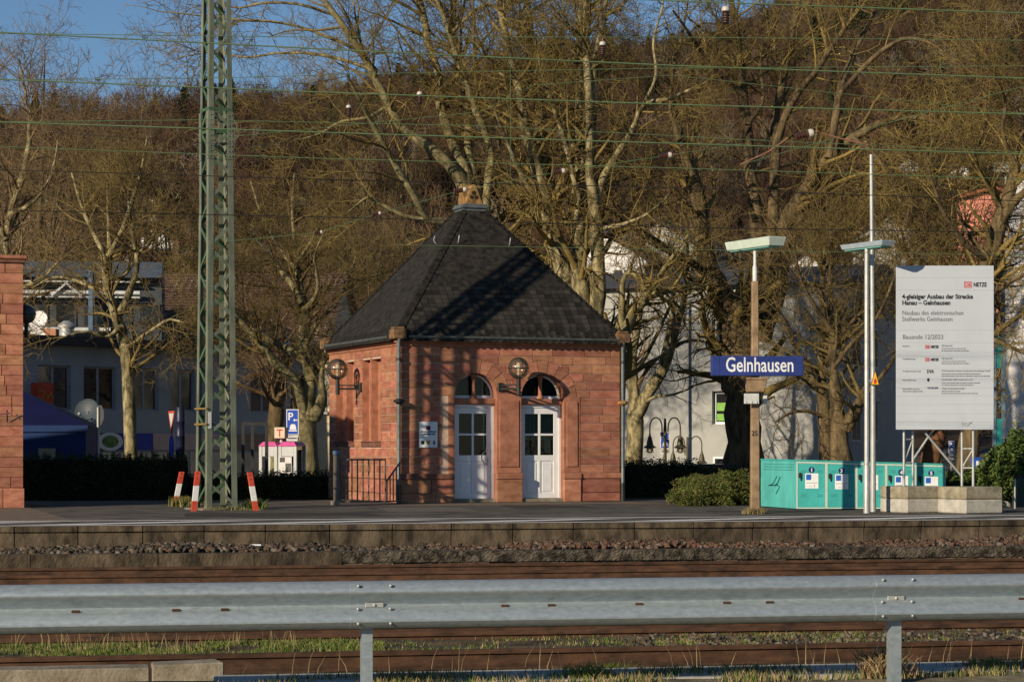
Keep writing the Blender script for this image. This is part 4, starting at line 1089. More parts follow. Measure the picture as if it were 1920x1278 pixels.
for py, w_ in ((653.5,46),(657.5,52),(677.5,46),(681.5,52),(701,74),(705,91),(718,73),(722,60),(733.5,36),(737.5,68)):
    m = MB(); x = 0
    while x < w_: q = min(random.uniform(1.5,6), w_-x); m.box(bx_(1765+x), bx_(1765+x+q), -.0232, -.021, bz_(py)-.006, bz_(py)+.009); x += q+1.
    m.build('small_print', GREYI, brd)
pts = [(1803,795),(1806,791),(1809,796),(1811,792),(1814,796),(1817,791),(1820,794),(1822,790),(1815,798),(1805,797),(1803,795)]
m = MB(); m.path([(bx_(a), -.0225, bz_(b)) for a, b in pts], .003, 4); m.build('graffiti', INK, brd)
random.seed(21)
SUP = [(1697,42.62),(1716,42.75),(1806,42.62),(1826,42.56)]
for px, Y in SUP:
    x = (px-1771.5)/F*BY; m = MB(); m.tube((x, Y-BY, -.0), (x, Y-BY, bz_(560)), .026, n=10); m.build('support_tube', GALV2, cbd, smooth=True)
for (pa, ya), (pb, yb), zl in ((SUP[0], SUP[1], (.45, .9)), (SUP[2], SUP[3], (.35, .72))):
    for z_ in zl:
        m = MB(); m.tube(((pa-1771.5)*kb, ya-BY, z_), ((pb-1771.5)*kb, yb-BY, z_), .018, n=8); m.build('rung', GALV2, cbd)
    m = MB(); m.tube(((pa-1771.5)*kb, ya-BY, zl[0]), ((pb-1771.5)*kb, yb-BY, zl[1]), .016, n=8); m.build('rung', GALV2, cbd)
m = MB(); m.tube((bx_(1738), .16, 1.02), (bx_(1806), .2, .2), .022, n=8); m.tube((bx_(1716), .25, .5), (bx_(1752), .25, 1.05), .022, n=8); m.build('brace', GALV2, cbd)

# ------------------------------------------------------------------ bicycle lockers
TURQ = pm('locker_turquoise', (.05,.37,.345), .5, .16, 3, .04, stretch=(1,1,.4), detail=9); TURQL = pm('locker_light_side', (.09,.44,.405), .5, .14, 3, .04, stretch=(1,1,.4), detail=9); LEDGE = pm('locker_frame', (.46,.58,.50), .45, .08, 4, 0); LNAVY = pm('locker_navy', (.012,.02,.12), .5, .1, 8, 0); BLP = pm('blue_print', (.02,.10,.45), .5, .1, 20, 0)  # TURQL: turquoise lightened for the end side that faces the sun
a = P(1493, 955, 44.3); wL = 55.8/F*44.3; back = Vector((-.49, 1.95, 0))
nums = ['1','3','2','4','5']
lds = ['turquoise bicycle locker at the left end, pale side with graffiti, marked 1', 'second turquoise locker from the left, marked 3, fully in view', 'middle turquoise locker, marked 2, half hidden by the two steel poles', 'turquoise locker marked 4, behind the left support tubes of the board', 'turquoise bicycle locker at the right end of the row, marked 5']
for i in range(5):
    e = empty('bicycle_locker', lds[i], 'locker', (a.x+i*wL, 44.3-.015*i, 0), 0, 'row of turquoise bicycle lockers')
    H0, H1 = 1.0-.016*i, 1.0-.016*(i+1); w = wL-.004
    m = MB(); bk = back
    m.hexa([(0,0,.02),(w,0,.02),(w+bk.x,bk.y,.02),(bk.x,bk.y,.02)], [(0,0,H0-.03),(w,0,H1-.03),(w+bk.x,bk.y,H1-.03),(bk.x,bk.y,H0-.03)]); m.build('body', TURQL if i == 0 else TURQ, e)
    m = MB(); m.hexa([(-.005,-.012,H0-.028),(w,-.012,H1-.028),(w+bk.x,bk.y+.01,H1-.028),(bk.x-.005,bk.y+.01,H0-.028)], [(-.005,-.012,H0),(w,-.012,H1),(w+bk.x,bk.y+.01,H1+.01),(bk.x-.005,bk.y+.01,H0+.01)]); m.build('roof', TURQ, e, bevel=.004)
    m = MB(); t = .028
    m.box(0,t,-.014,0,.02,H0-.035); m.box(w-t*.6,w,-.014,0,.02,H1-.035); m.box(t,w-t*.6,-.014,0,.02,.045); m.hexa([(t,-.014,H0-.07),(w-t*.6,-.014,H1-.07),(w-t*.6,0,H1-.07),(t,0,H0-.07)],[(t,-.014,H0-.035),(w-t*.6,-.014,H1-.035),(w-t*.6,0,H1-.035),(t,0,H0-.035)]); m.build('frame', LEDGE, e)
    m = MB(); m.box(t+.006,w-t*.6-.006,-.010,-.001,.052,H1-.078); d = m.build('door', TURQ, e)
    cx = w*.5+.01
    for zz_ in (.73, .25):
        for xx in (.09, w-.16):
            for q in range(4):
                m = MB(); m.box(xx+q*.028, xx+q*.028+.012, -.0115, -.0102, zz_, zz_+.06); m.build('vent_slot', pm('vent_shade', (.03,.22,.2), .6, .1, 9, 0) if 'vent_shade' not in MATS else MATS['vent_shade'], d)
    cz = .795-.016*i
    m = MB(); m.prism([(cx+.062*math.cos(k*.3142), cz+.062*math.sin(k*.3142)) for k in range(20)], -.0135, -.0105); m.build('number_disc', LNAVY, d)
    text(nums[i], .105, face_y(cx, -.0155, cz-.037), WHITE, d, 'number', align='CENTER', bold=.003)
    m = MB(); m.box(cx-.13, cx+.135, -.0125, -.0105, cz-.37, cz-.07); n_ = m.build('notice', WHITE, d)
    m = MB(); m.box(cx-.11, cx-.01, -.0150, -.0127, cz-.20, cz-.09); m.build('notice_logo', BLP, n_)
    m = MB(); m.box(cx-.11, cx+.115, -.0150, -.0127, cz-.262, cz-.254); m.build('notice_line', GREYI, n_)
    m = MB(); m.box(cx-.06, cx-.0, -.0150, -.0127, cz-.335, cz-.325); m.box(cx+.05, cx+.065, -.0150, -.0127, cz-.34, cz-.29); m.build('notice_drawing', pm('pale_print', (.4,.4,.4), .6, .1, 9, 0) if 'pale_print' not in MATS else MATS['pale_print'], n_)
    m = MB(); m.prism([(.045,.73-.016*i),(.075,.745-.016*i),(.105,.73-.016*i),(.105,.63-.016*i),(.09,.57-.016*i),(.075,.63-.016*i),(.045,.64-.016*i)], -.04, -.0105); m.build('handle', DARKMETAL, d, bevel=.006)
    if i == 0:
        m = MB()
        L_ = back.length; bd_ = back.normalized(); nn = Vector((-bd_.y, bd_.x, 0))
        for r_ in range(3):
            for q in range(44):
                c = bd_*(.12+q*.04)+nn*.003+Vector((0,0,.90-r_*.055)); m.hexa([c-bd_*.012-Vector((0,0,.008)), c+bd_*.012-Vector((0,0,.008)), c+bd_*.012-nn*.006-Vector((0,0,.008)), c-bd_*.012-nn*.006-Vector((0,0,.008))],[c-bd_*.012+Vector((0,0,.008)), c+bd_*.012+Vector((0,0,.008)), c+bd_*.012-nn*.006+Vector((0,0,.008)), c-bd_*.012-nn*.006+Vector((0,0,.008))])
        m.build('vent_rows', MATS['vent_shade'], e)['kind'] = 'stuff'
        gp = [[(1457,892),(1452,902),(1446,910),(1441,910),(1447,907)],[(1452,910),(1458,905),(1463,893),(1457,908),(1454,910)],[(1448,909),(1458,909),(1462,912),(1459,918),(1455,925)]]
        m = MB()
        for st in gp:
            pp = [plane_hit(x, y, Vector((a.x,44.3,0))+nn*.004, nn) for x, y in st]; m.path([p-e.location for p in pp], .011, 5)
        m.build('graffiti', pm('graffiti_teal', (.01,.10,.12), .6, .1, 9, 0), e)

# ------------------------------------------------------------------ overhead wires and insulators
WGR = pm('wire_patina', (.085,.14,.065), .7, .15, 3, 0, spec=.3); WBK = pm('wire_black', (.012,.01,.01), .7, .2, 3, 0)
def wire(pts, Y, r, mat, label):
    p = [P(x, y, Y if not hasattr(Y, '__len__') else Y[i]) for i, (x, y) in enumerate(pts)]
    if pts[0][0] <= 0: p[0] = p[0]+(p[0]-p[1]).normalized()*8
    if pts[-1][0] >= 1920: p[-1] = p[-1]+(p[-1]-p[-2]).normalized()*8
    m = MB(); m.path(p, r, 6); return m.thing('overhead_wire', mat, label, 'wire', 'overhead line wires', smooth=True)
wire([(0,61),(330,78),(660,95),(1260,123),(1920,147)], 27, .0085, WGR, 'thick green overhead wire, highest one at the left edge')
wire([(0,63),(600,70),(1260,70),(1920,76)], 33, .0055, WGR, 'thin nearly level green wire just under the highest thick wire')
wire([(0,149),(600,173),(1260,196),(1920,214)], 27, .0085, WGR, 'thick green overhead wire, second of the sloping thick wires from top')
wire([(0,150),(380,147),(850,135),(1260,128),(1920,124)], 33, .005, WGR, 'thin green wire rising slightly to the right across the upper frame')
wire([(0,229),(660,250),(1260,269),(1920,289)], 27, .0085, WGR, 'thick green overhead wire, third of the sloping thick wires from top')
wire([(0,229),(380,225),(900,236),(1400,262),(1920,285)], 33, .005, WGR, 'thin green wire sagging close above the third thick wire')
wire([(0,275),(600,297),(1260,315),(1920,336)], 30, .0055, WGR, 'thin green wire running below all the thick green wires')
wire([(0,318),(660,338),(1260,352),(1920,377)], 30, .006, WBK, 'black overhead wire passing at the height of the roof finial')
wire([(0,394),(660,408),(1260,426),(1920,436)], 30, .006, WBK, 'lowest black overhead wire crossing just below the roof top')
wire([(1040,-8),(1260,2),(1920,25)], 27, .0085, WGR, 'thick green wire crossing the top right corner')
wire([(380,262),(900,210),(1000,160),(1260,141),(1920,213)], 32, .004, WGR, 'thin green wire sagging down to the right edge at upper right')
wire([(1389,309),(1650,235),(1920,162)], 32, .005, WGR, 'thin green wire rising steeply to the right edge')
wire([(740,459),(1180,466),(1920,478)], 31, .0035, WGR, 'fine green wire in front of the slate roof')
wire([(0,242),(380,268),(900,290),(1500,305),(1920,318)], 36, .004, WBK, 'fine dark wire between the thin green wires')
wire([(957,102),(957,330)], 29, .0035, WGR, 'short vertical dropper wire above the pavilion')
wire([(430,452),(598,436),(706,401),(865,357),(1050,322),(1248,292),(1389,270)], [33]*7, .0045, WGR, 'thin cross-span wire stringing the row of sideways insulators together')
BRN = pm('insulator_brown', (.06,.024,.017), .3, .2, 9, 0, spec=.6); POR = pm('insulator_white', (.5,.46,.4), .4, .1, 9, 0, spec=.5)
def insulator(px, py, ang, sc, Y, label, vertical=False, cap=POR):
    sc *= .82
    e = empty('insulator', label, 'insulator', P(px, py, Y), 0, 'overhead line insulators'); k = Y/F
    M = Matrix.Rotation(R(-ang if not vertical else -90), 4, 'Y')   # local x axis along the string
    L_ = 12*sc*k
    def lx(name, prof, mat):
        m = MB(); m.M = M @ Matrix.Rotation(R(90), 4, 'Y'); m.lathe((0,0,0), prof, 14); m.build(name, mat, e, smooth=True)
    n = 5; pr = []
    for i in range(n):
        x = -L_+2*L_*i/n*.75; pr += [(4.2*sc*k, x), (6*sc*k, x+.12*L_), (4.2*sc*k, x+.25*L_)]
    lx('shed', pr, BRN)
    lx('cap', [(2*sc*k, L_*.5), (5.8*sc*k, L_*.55), (6.2*sc*k, L_*.8), (5*sc*k, L_*1.05), (2*sc*k, L_*1.15)], cap)
    lx('pin', [(1.4*sc*k, L_*1.1), (1.4*sc*k, L_*1.6), (.5*sc*k, L_*1.75)], pm('pin_rust', (.2,.08,.05), .7, .2, 9, 0) if 'pin_rust' not in MATS else MATS['pin_rust'])
    return e
insulator(597, 436, 8, .75, 33, 'small brown and white insulator, leftmost of the sideways row')
insulator(706, 401, 10, .8, 33, 'pale round insulator left of the roof top, second of the sideways row')
insulator(863, 357, 8, 1.1, 33, 'brown and white insulator directly at the roof finial')
insulator(1048, 322, 8, 1.1, 33, 'brown and white insulator right above the roof, among the tree stems')
insulator(1247, 292, 6, 1.2, 33, 'brown and white insulator in the middle right, left of the big dark tree')
insulator(1508, 253, 13, 1.7, 32, 'large white and brown insulator at upper right where two arms meet')
ARM = pm('arm_rusty', (.22,.10,.06), .8, .3, 9, .1)
m = MB(); m.path([P(1478,259,32), P(1440,285,32), P(1388,309,32)], .012, 6); m.thing('support_arm', ARM, 'rusty arm sloping down left from the large insulator', 'arm')
m = MB(); m.path([P(1540,250,32), P(1585,262,32), P(1628,272,32)], .012, 6); m.thing('support_arm', ARM, 'rusty arm sloping down right from the large insulator', 'arm')
for px, py, sc, lb in ((654,208,1.0,'hanging brown insulator above the left roof slope'), (787,184,1.1,'hanging brown insulator with white caps, above the roof finial to the left'), (1130,92,1.25,'hanging brown insulator among the stems at top centre'), (1361,30,1.6,'large hanging brown insulator at the top edge, right of centre')):
    insulator(px, py, 0, sc, 30, lb, vertical=True)
    wire([(px, -40), (px, py-14*sc)], 30, .004, WBK, 'wire of the ' + lb)
# ------------------------------------------------------------------ station wing at the left edge
WT = R(16); w0 = P(43, 951, 45.5)
wing = empty('station_wing', 'red sandstone wing of the station with a flat cornice at the left edge', 'building', (w0.x, 45.5, 0), WT)
WZ = 5.03; WLn = 15.
m = MB(); m.box(-WLn, 0, .02, 3.2, -.3, WZ); m.build('wall', SAND2, wing)
nc = 22; ch = (WZ-.42)/nc
for i in range(nc):
    z0 = .42+i*ch; x = -3.2+random.uniform(0,.3)
    while x < 0:
        w_ = random.uniform(.38, .75); x2 = min(x+w_, 0)
        if 0-x2 < .2: x2 = 0
        m = MB(); m.box(x+G, x2-(0 if x2 == 0 else G), -random.uniform(0,.006), .022, z0+G*.6, z0+ch-G*.6); m.build('block', SAND, wing); x = x2
x = -3.2
while x < 0:
    x2 = min(x+.7, .03); m = MB(); m.box(x+G, x2, -.05, .02, 0, .40); m.build('base_block', SAND, wing, bevel=.012); x = x2+.0 if x2 < .03 else 1
m = MB(); m.box(-WLn, .05, -.05, 3.25, WZ, WZ+.07); m.build('cornice', SANDD, wing, bevel=.01)
m = MB(); m.box(-WLn, .09, -.09, 3.3, WZ+.072, WZ+.15); m.build('cornice', SAND2, wing, bevel=.02)
GRAF = pm('grey_graffiti', (.13,.09,.075), .8, .1, 9, 0)
m = MB()
for a_, b_ in (((0,776),(18,774)), ((12,768),(12,790)), ((18,790),(40,778)), ((30,776),(36,786))):
    q = [plane_hit(x, y, Vector((w0.x,45.5,0))-Vector((-math.sin(WT), math.cos(WT), 0))*.010, Vector((-math.sin(WT), math.cos(WT), 0))) for x, y in (a_, b_)]; m.path(q, .012, 5)
m.build('graffiti', GRAF, wing, world=True)
e = empty('wall_lamp', 'round dark globe lamp half hidden behind the station wall corner', 'lamp', P(40, 610, 46.1), WT)
c = Vector((.10,0,.24)); m = MB(); m.sphere(c, .2, 20, 12); m.build('globe', pm('smoked_globe', (.05,.05,.05), .2, .1, 5, 0, spec=.6), e, smooth=True); m = MB(); m.path([c+Vector((math.cos(A)*.205,math.sin(A)*.205,0)) for A in np.linspace(0,6.283,25)], .01, 5); m.tube(c-Vector((0,0,.5)), c-Vector((0,0,.18)), .04, .04, 10); m.bar(c-Vector((0,0,.4)), c-Vector((.22,0,.4)), .05, .05); m.build('cage', DARKMETAL, e)

# ------------------------------------------------------------------ houses
def col(name, c, **k): return pm(name, c, k.pop('rough', .9), k.pop('var', .08), k.pop('scale', 1.2), k.pop('bump', .05), **k)
HGREY = col('render_blue_grey', (.34,.36,.37)); HCREAM = col('render_cream', (.62,.52,.36)); HGR2 = col('render_warm_grey', (.38,.38,.355), var=.05); HWHITE = col('render_white', (.70,.68,.66)); HPINK = col('render_pink', (.58,.42,.35)); HSAL = col('render_salmon', (.66,.25,.18)); HYEL = col('render_yellow', (.66,.48,.25))
TILE = pm('brown_roof_tile', (.12,.07,.048), .85, .3, 4, .3, col2=(.19,.115,.078)); TILER = pm('red_roof_tile', (.30,.095,.055), .85, .2, 3, .2); TILED = pm('dark_roof_tile', (.06,.05,.048), .85, .2, 3, .2)
WGLASS = pm('window_reflective', (.018,.02,.022), .06, .3, 2, .02, spec=.8, bscale=1.2)
GRN = pm('green_blind', (.2,.42,.08), .7, .1, 5, 0)
def window(parent, x, z, w_, h_, y=0., frame=WHITED, gl=WGLASS, split=2, sill=True):
    m = MB(); f = .06
    m.box(x, x+w_, y-.03, y+.02, z, z+f); m.box(x, x+w_, y-.03, y+.02, z+h_-f, z+h_); m.box(x, x+f, y-.03, y+.02, z+f, z+h_-f); m.box(x+w_-f, x+w_, y-.03, y+.02, z+f, z+h_-f)
    for i in range(1, split): c = x+w_*i/split; m.box(c-.045, c+.045, y-.03, y+.02, z+f, z+h_-f)
    win = m.build('window', frame, parent)
    for i in range(split):
        a_, b_ = x+w_*i/split, x+w_*(i+1)/split; m = MB(); m.box(a_+.05, b_-.05, y-.012, y-.006, z+f*.8, z+h_-f*.8); m.build('pane', gl, win)
    if sill: m = MB(); m.box(x-.08, x+w_+.08, y-.12, y+.0, z-.09, z-.005); m.build('sill', frame, win)
    return win
# shaded shop house at left, facade receding to the right
H1 = P(40, 800, 70); HA = R(50)
hs = empty('shop_house', 'shaded blue-grey flat-roofed house with big windows and shop front behind the hedge', 'house', (H1.x, 70, -.7), HA)
hd = Vector((math.cos(HA), math.sin(HA), 0)); hn = Vector((-math.sin(HA), math.cos(HA), 0))
def hx(px, py=720):
    h_ = plane_hit(px, py, Vector((H1.x,70,0)), hn)-Vector((H1.x,70,-.7)); return h_.dot(hd), h_.z
HT = 5.2
WALLW = hx(602)[0]
zA, zB = hx(100,767)[1], hx(100,684)[1]
wins = [(hx(a)[0], hx(b)[0]) for a, b in ((72,133),(157,218),(248,298),(319,366),(470,520),(545,585))]
# wall with openings (recessed windows)
xs_ = sorted([-6, WALLW]+[q for w_ in wins for q in w_]); m = MB()
for i in range(len(xs_)-1):
    a_, b_ = xs_[i], xs_[i+1]
    if any(abs(a_-w_[0]) < 1e-6 for w_ in wins):
        m.box(a_, b_, 0, .3, 0, zA); m.box(a_, b_, 0, .3, zB, HT)
    else: m.box(a_, b_, 0, .3, 0, HT)
m.box(-6, WALLW, .3, 9, 0, HT-.02); m.build('wall', HGREY, hs)
for a_, b_ in wins: window(hs, a_, zA, b_-a_, zB-zA, .16, HGREY)
m = MB(); m.box(-6.2, WALLW+.2, -.5, 9.2, HT, HT+.28); m.build('roof_edge', TILED, hs)
# shop band
z1_, z0_ = hx(250,812)[1], hx(250,843)[1]
bands = [(165,186,HCREAM,'shop_sign'),(186,222,TILED,'shop_sign'),(222,285,pm('shop_blue', (.03,.05,.32), .5, .1, 3, 0),'shop_sign'),(285,420,HPINK,'shop_sign'),(420,560,pm('shop_brown', (.28,.2,.15), .7, .1, 3, 0),'shop_sign')]
for pa, pb, mt, nm in bands:
    a_, b_ = hx(pa)[0], hx(pb)[0]; m = MB(); m.box(a_+.01, b_-.01, -.06, -.005, z0_, z1_); sgn = m.build(nm, mt, hs)
    if mt is TILED:
        cxm, czm = (a_+b_)/2, (z0_+z1_)/2
        m = MB(); m.prism([(cxm+.55*math.cos(k*.3142), czm+.3*math.sin(k*.3142)) for k in range(20)], -.068, -.062); m.build('shop_picture', HWHITE, sgn)
        m = MB(); m.prism([(cxm+.35*math.cos(k*.3142), czm+.2*math.sin(k*.3142)) for k in range(20)], -.074, -.0685); m.build('shop_picture', pm('picture_green', (.12,.2,.05), .6, .5, 8, 0), sgn)
for pa, pb in ((166,222),(226,282),(290,350),(356,420),(430,500),(508,560)):
    a_, b_ = hx(pa)[0], hx(pb)[0]; m = MB(); m.box(a_, b_, -.04, -.004, .35, z0_-.08); m.build('shop_window', pm('shop_window_pale', (.5,.42,.3), .3, .2, 2, 0) if 'shop_window_pale' not in MATS else MATS['shop_window_pale'], hs)
a_ = hx(58, 760); b_ = hx(88, 718)
m = MB(); m.box(a_[0], b_[0], -.35, -.25, a_[1], b_[1]); m.M = Matrix.Translation(hs.location) @ Matrix.Rotation(HA, 4, 'Z')
m2 = MB(); m2.M = m.M; m2.box(a_[0], b_[0], -.35, -.01, a_[1], b_[1]); po = m2.thing('hanging_sign', pm('poster_red', (.5,.06,.03), .6, .3, 3, 0), 'red hanging shop sign with yellow marks beside the first window', 'sign')
m = MB(); base_ = po.location
q = MB(); q.M = Matrix.Translation(hs.location-Vector(base_)) @ Matrix.Rotation(HA, 4, 'Z')
cxm = (a_[0]+b_[0])/2; q.path([(cxm-.25,-.352,b_[1]-.25),(cxm-.05,-.352,b_[1]-.28),(cxm-.15,-.352,b_[1]-.5)], .03, 5); q.path([(cxm+.05,-.352,b_[1]-.5),(cxm+.2,-.352,b_[1]-.32),(cxm+.28,-.352,b_[1]-.5)], .03, 5); q.build('sign_mark', GOLD, po)
def dish(px, py, Y, r, label, mat):
    c = P(px, py, Y); e = empty('satellite_dish', label, 'satellite dish', c-Vector((0,-.25,r)), R(-15))
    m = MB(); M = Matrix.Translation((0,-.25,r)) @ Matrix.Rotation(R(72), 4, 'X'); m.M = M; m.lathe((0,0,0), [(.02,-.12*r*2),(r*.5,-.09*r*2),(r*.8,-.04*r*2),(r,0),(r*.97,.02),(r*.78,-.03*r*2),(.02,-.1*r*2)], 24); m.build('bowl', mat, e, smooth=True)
    m = MB(); m.tube((0,-.22,r*.3), (0,-.6-r*.3,r*.8), .015, n=6); m.sphere((0,-.62-r*.3,r*.82), .05, 8, 6); m.tube((0,0,0),(0,-.2,r), .03, n=6); m.build('arm', GALV2, e)
dish(166, 771, 68.0, .42, 'grey satellite dish on the shaded house wall behind the stop sign', pm('dish_grey', (.045,.06,.075), .5, .1, 3, 0))  # bowl colour darkened to stand for shade on it
dish(72, 636, 73, .36, 'white satellite dish on the flat roof at far left, lower one', HWHITE); dish(75, 600, 77, .36, 'white satellite dish on the flat roof at far left, upper one', HWHITE)
m = MB(); c = P(125, 632, 74); m.lathe((c.x,c.y,c.z-.6), [(.25,0),(.25,.9),(.3,.92),(.3,1.0),(.1,1.15)], 14); m.thing('roof_vent', GALV2, 'shiny metal ventilator on the flat roof', 'vent', smooth=True)
c = P(95, 632, 75); m = MB(); m.box(c.x-.25,c.x+.25,c.y-.3,c.y+.3,c.z-.5,c.z+.28); m.thing('chimney', pm('brick_orange', (.42,.2,.12), .9, .2, 9, .2), 'small orange brick chimney on the flat roof', 'chimney', bevel=.02)
# rooftop building with glazed triangular gable
g0_ = P(30, 650, 84); rb = empty('glazed_roof_house', 'dark house with white balcony rails and a white triangular roof frame', 'house', (g0_.x, 84, -.7), R(8))
kk = 84/F
rw = (300-30)*kk; zt_ = CZ-(520-YH)*kk+.7
m = MB(); m.box(-2, rw, 0, 8, 0, zt_); m.build('wall', pm('slate_blue_wall', (.05,.06,.068), .7, .2, 1, 0), rb)
for py, d_ in ((548,.12),(557,.05),(617,.12),(528,.05)):
    z_ = CZ-(py-YH)*kk+.7; m = MB(); m.box(-2, rw*(.85 if py != 617 else .65), -.5, -.35, z_-d_/2, z_+d_/2); m.build('balcony_rail', WHITED, rb)
zt2 = CZ-(532-YH)*kk+.7; zb2 = CZ-(555-YH)*kk+.7; xa_, xb_, xm_ = (97-30)*kk, (152-30)*kk, (124-30)*kk
m = MB(); m.bar((xa_,-.6,zb2),(xm_,-.6,zt2),.08,.08); m.bar((xm_,-.6,zt2),(xb_,-.6,zb2),.08,.08); m.build('gable_frame', WHITED, rb)
m = MB(); m.box((165-30)*kk,(173-30)*kk,-.7,-.3,CZ-(625-YH)*kk+.7,CZ-(500-YH)*kk+.7); m.build('chimney_pipe', pm('steel_blue', (.10,.16,.24), .5, .2, 3, 0), rb)
m = MB(); m.hexa([(-2,-.6,zt_),(rw,-.6,zt_),(rw,8,zt_),(-2,8,zt_)],[(-2,2,zt_+.8),(rw,2,zt_+.8),(rw,6,zt_+.8),(-2,6,zt_+.8)]); m.build('roof', ZINC, rb)
for i in range(5):
    window(rb, .4+i*1.05, CZ-(612-YH)*kk+.7, .8, .9, -.02, TILED, split=1, sill=False)
# cream house with brown tiled roof
ch_ = P(268, 650, 92); cr = empty('cream_house', 'cream rendered house with a broad brown tiled roof behind the mast', 'house', (ch_.x, 92, -.7), R(-6))
kk = 92/F; cw = (610-268)*kk; ze = CZ-(634-YH)*kk+.7; zr = CZ-(502-YH)*kk+.7
m = MB(); m.box(0, cw, 0, 9, 0, ze); m.prismx([(0,ze),(9,ze),(4.5,zr-.1)], .0, cw); m.build('wall', HCREAM, cr)
m = MB()
n1, n2 = int(cw/.28), 26
V = []
rr = 2*n1
for j in range(n2):
    t0, t1 = j/n2, (j+1)/n2
    for t, dz in ((t0,.05),(t1+.004,.0)):
        for i in range(rr+1):
            V.append((-.3+(cw+.6)*i/rr, -.5+5.0*t, ze-.35+(zr-ze+.4)*t+dz+(.035 if i%2 else 0)))
Fq = []
w_ = rr+1
for j in range(n2):
    for i in range(rr): a_ = 2*j*w_+i; Fq.append((a_, a_+1, a_+1+w_, a_+w_))
m.add(V, Fq); rf = m.build('roof', TILE, cr)
m = MB(); m.hexa([(-.3,4.5,zr-.25),(cw+.3,4.5,zr-.25),(cw+.3,9.5,ze-.5),(-.3,9.5,ze-.5)],[(-.3,4.5,zr),(cw+.3,4.5,zr),(cw+.3,9.5,ze-.3),(-.3,9.5,ze-.3)]); m.build('roof_back', TILE, rf)
m = MB(); m.tube((-.3,-.55,ze-.32),(cw+.3,-.55,ze-.32), .08, n=8); m.build('gutter', WHITED, cr)
for i in range(5): window(cr, .8+i*1.6, 2.2, .9, 1.3, -.02)
# cream gable end close to the pavilion
cg = P(556, 800, 80); cge = empty('cream_gable_house', 'sunlit cream house wall between the plane tree and the pavilion', 'house', (cg.x, 80, -.7), R(-20))
kk = 80/F; gw_ = 1.6; m = MB(); m.box(0, gw_, 0, 6, 0, CZ-(648-YH)*kk+.7); m.build('wall', HCREAM, cge)
m = MB(); m.box(-.2, gw_+.2, -.25, 6.2, CZ-(648-YH)*kk+.7, CZ-(640-YH)*kk+.7); m.build('roof_edge', TILED, cge)
m = MB(); m.box(-.012,.0,.6,1.6,1.4,3.2); m.build('shutter', pm('shutter_maroon', (.12,.015,.015), .7, .1, 5, 0), cge)
window(cge, .5, 3.2, .7, 1.1, -.02)
# warm grey rendered building behind the right trees
gc = P(1574, 800, 72.); ga = R(-25); gb = empty('grey_rendered_building', 'large warm grey rendered building behind the trees on the right', 'building', (gc.x, 72, -.7), ga)
gd = Vector((math.cos(ga), math.sin(ga), 0)); gn = Vector((-math.sin(ga), math.cos(ga), 0))
def gx(px, py=750):
    h_ = plane_hit(px, py, Vector((gc.x,72,0)), gn)-Vector((gc.x,72,-.7)); return h_.dot(gd), h_.z
GT = 7.3
gwins = [(gx(1335)[0], gx(1371)[0], gx(1350,795)[1], gx(1350,733)[1]), (gx(1335)[0], gx(1366)[0], gx(1350,662)[1], gx(1350,598)[1])]
m = MB(); xs_ = [-13, gwins[0][0], gwins[0][1], 0]
m.box(xs_[0], xs_[1], 0, .4, 0, GT); m.box(xs_[2], 0, 0, .4, 0, GT)
m.box(xs_[1], xs_[2], 0, .4, 0, gwins[0][2]); m.box(xs_[1], xs_[2], 0, .4, gwins[0][3], gwins[1][2]); m.box(xs_[1], xs_[2], 0, .4, gwins[1][3], GT)
m.box(-13, 0, .4, 9, 0, GT-.01); m.build('wall', HGR2, gb)
for k_, (a_, b_, z0_, z1_) in enumerate(gwins):
    wn_ = window(gb, a_+.02, z0_+.02, b_-a_-.04, z1_-z0_-.04, .22, WHITE, split=1)
    if k_ == 0:
        m = MB(); m.box(a_+.1, b_-.1, .194, .205, z0_+.12, z0_+.35); m.box(a_+.1, b_-.1, .194, .205, z0_+.45, z0_+.72); m.build('blind', GRN, wn_)
window(gb, gx(1338)[0], gx(1350,878)[1], .75, gx(1350,856)[1]-gx(1350,878)[1], -.02, WHITE, split=1, sill=False)
# the two windows on its shaded side
M_ = Matrix.Rotation(R(90), 4, 'Z')
for (y0_, z0_) in ((1.3,2.1),(3.4,2.1),(1.3,4.6),(3.4,4.6)):
    m = MB(); m.box(.0,.03,y0_,y0_+1.1,z0_,z0_+1.4); w1_ = m.build('window', WHITED, gb); m = MB(); m.box(.031,.036,y0_+.08,y0_+.52,z0_+.08,z0_+1.32); m.box(.031,.036,y0_+.58,y0_+1.02,z0_+.08,z0_+1.32); m.build('pane', WGLASS, w1_)
m = MB(); m.hexa([(-13.3,-.4,GT),(.3,-.4,GT),(.3,9.4,GT),(-13.3,9.4,GT)],[(-13.3,4.3,GT+.9),(.3,4.3,GT+.9),(.3,4.7,GT+.9),(-13.3,4.7,GT+.9)]); m.build('roof', pm('grey_metal_roof', (.07,.065,.06), .6, .15, 2, .05), gb)
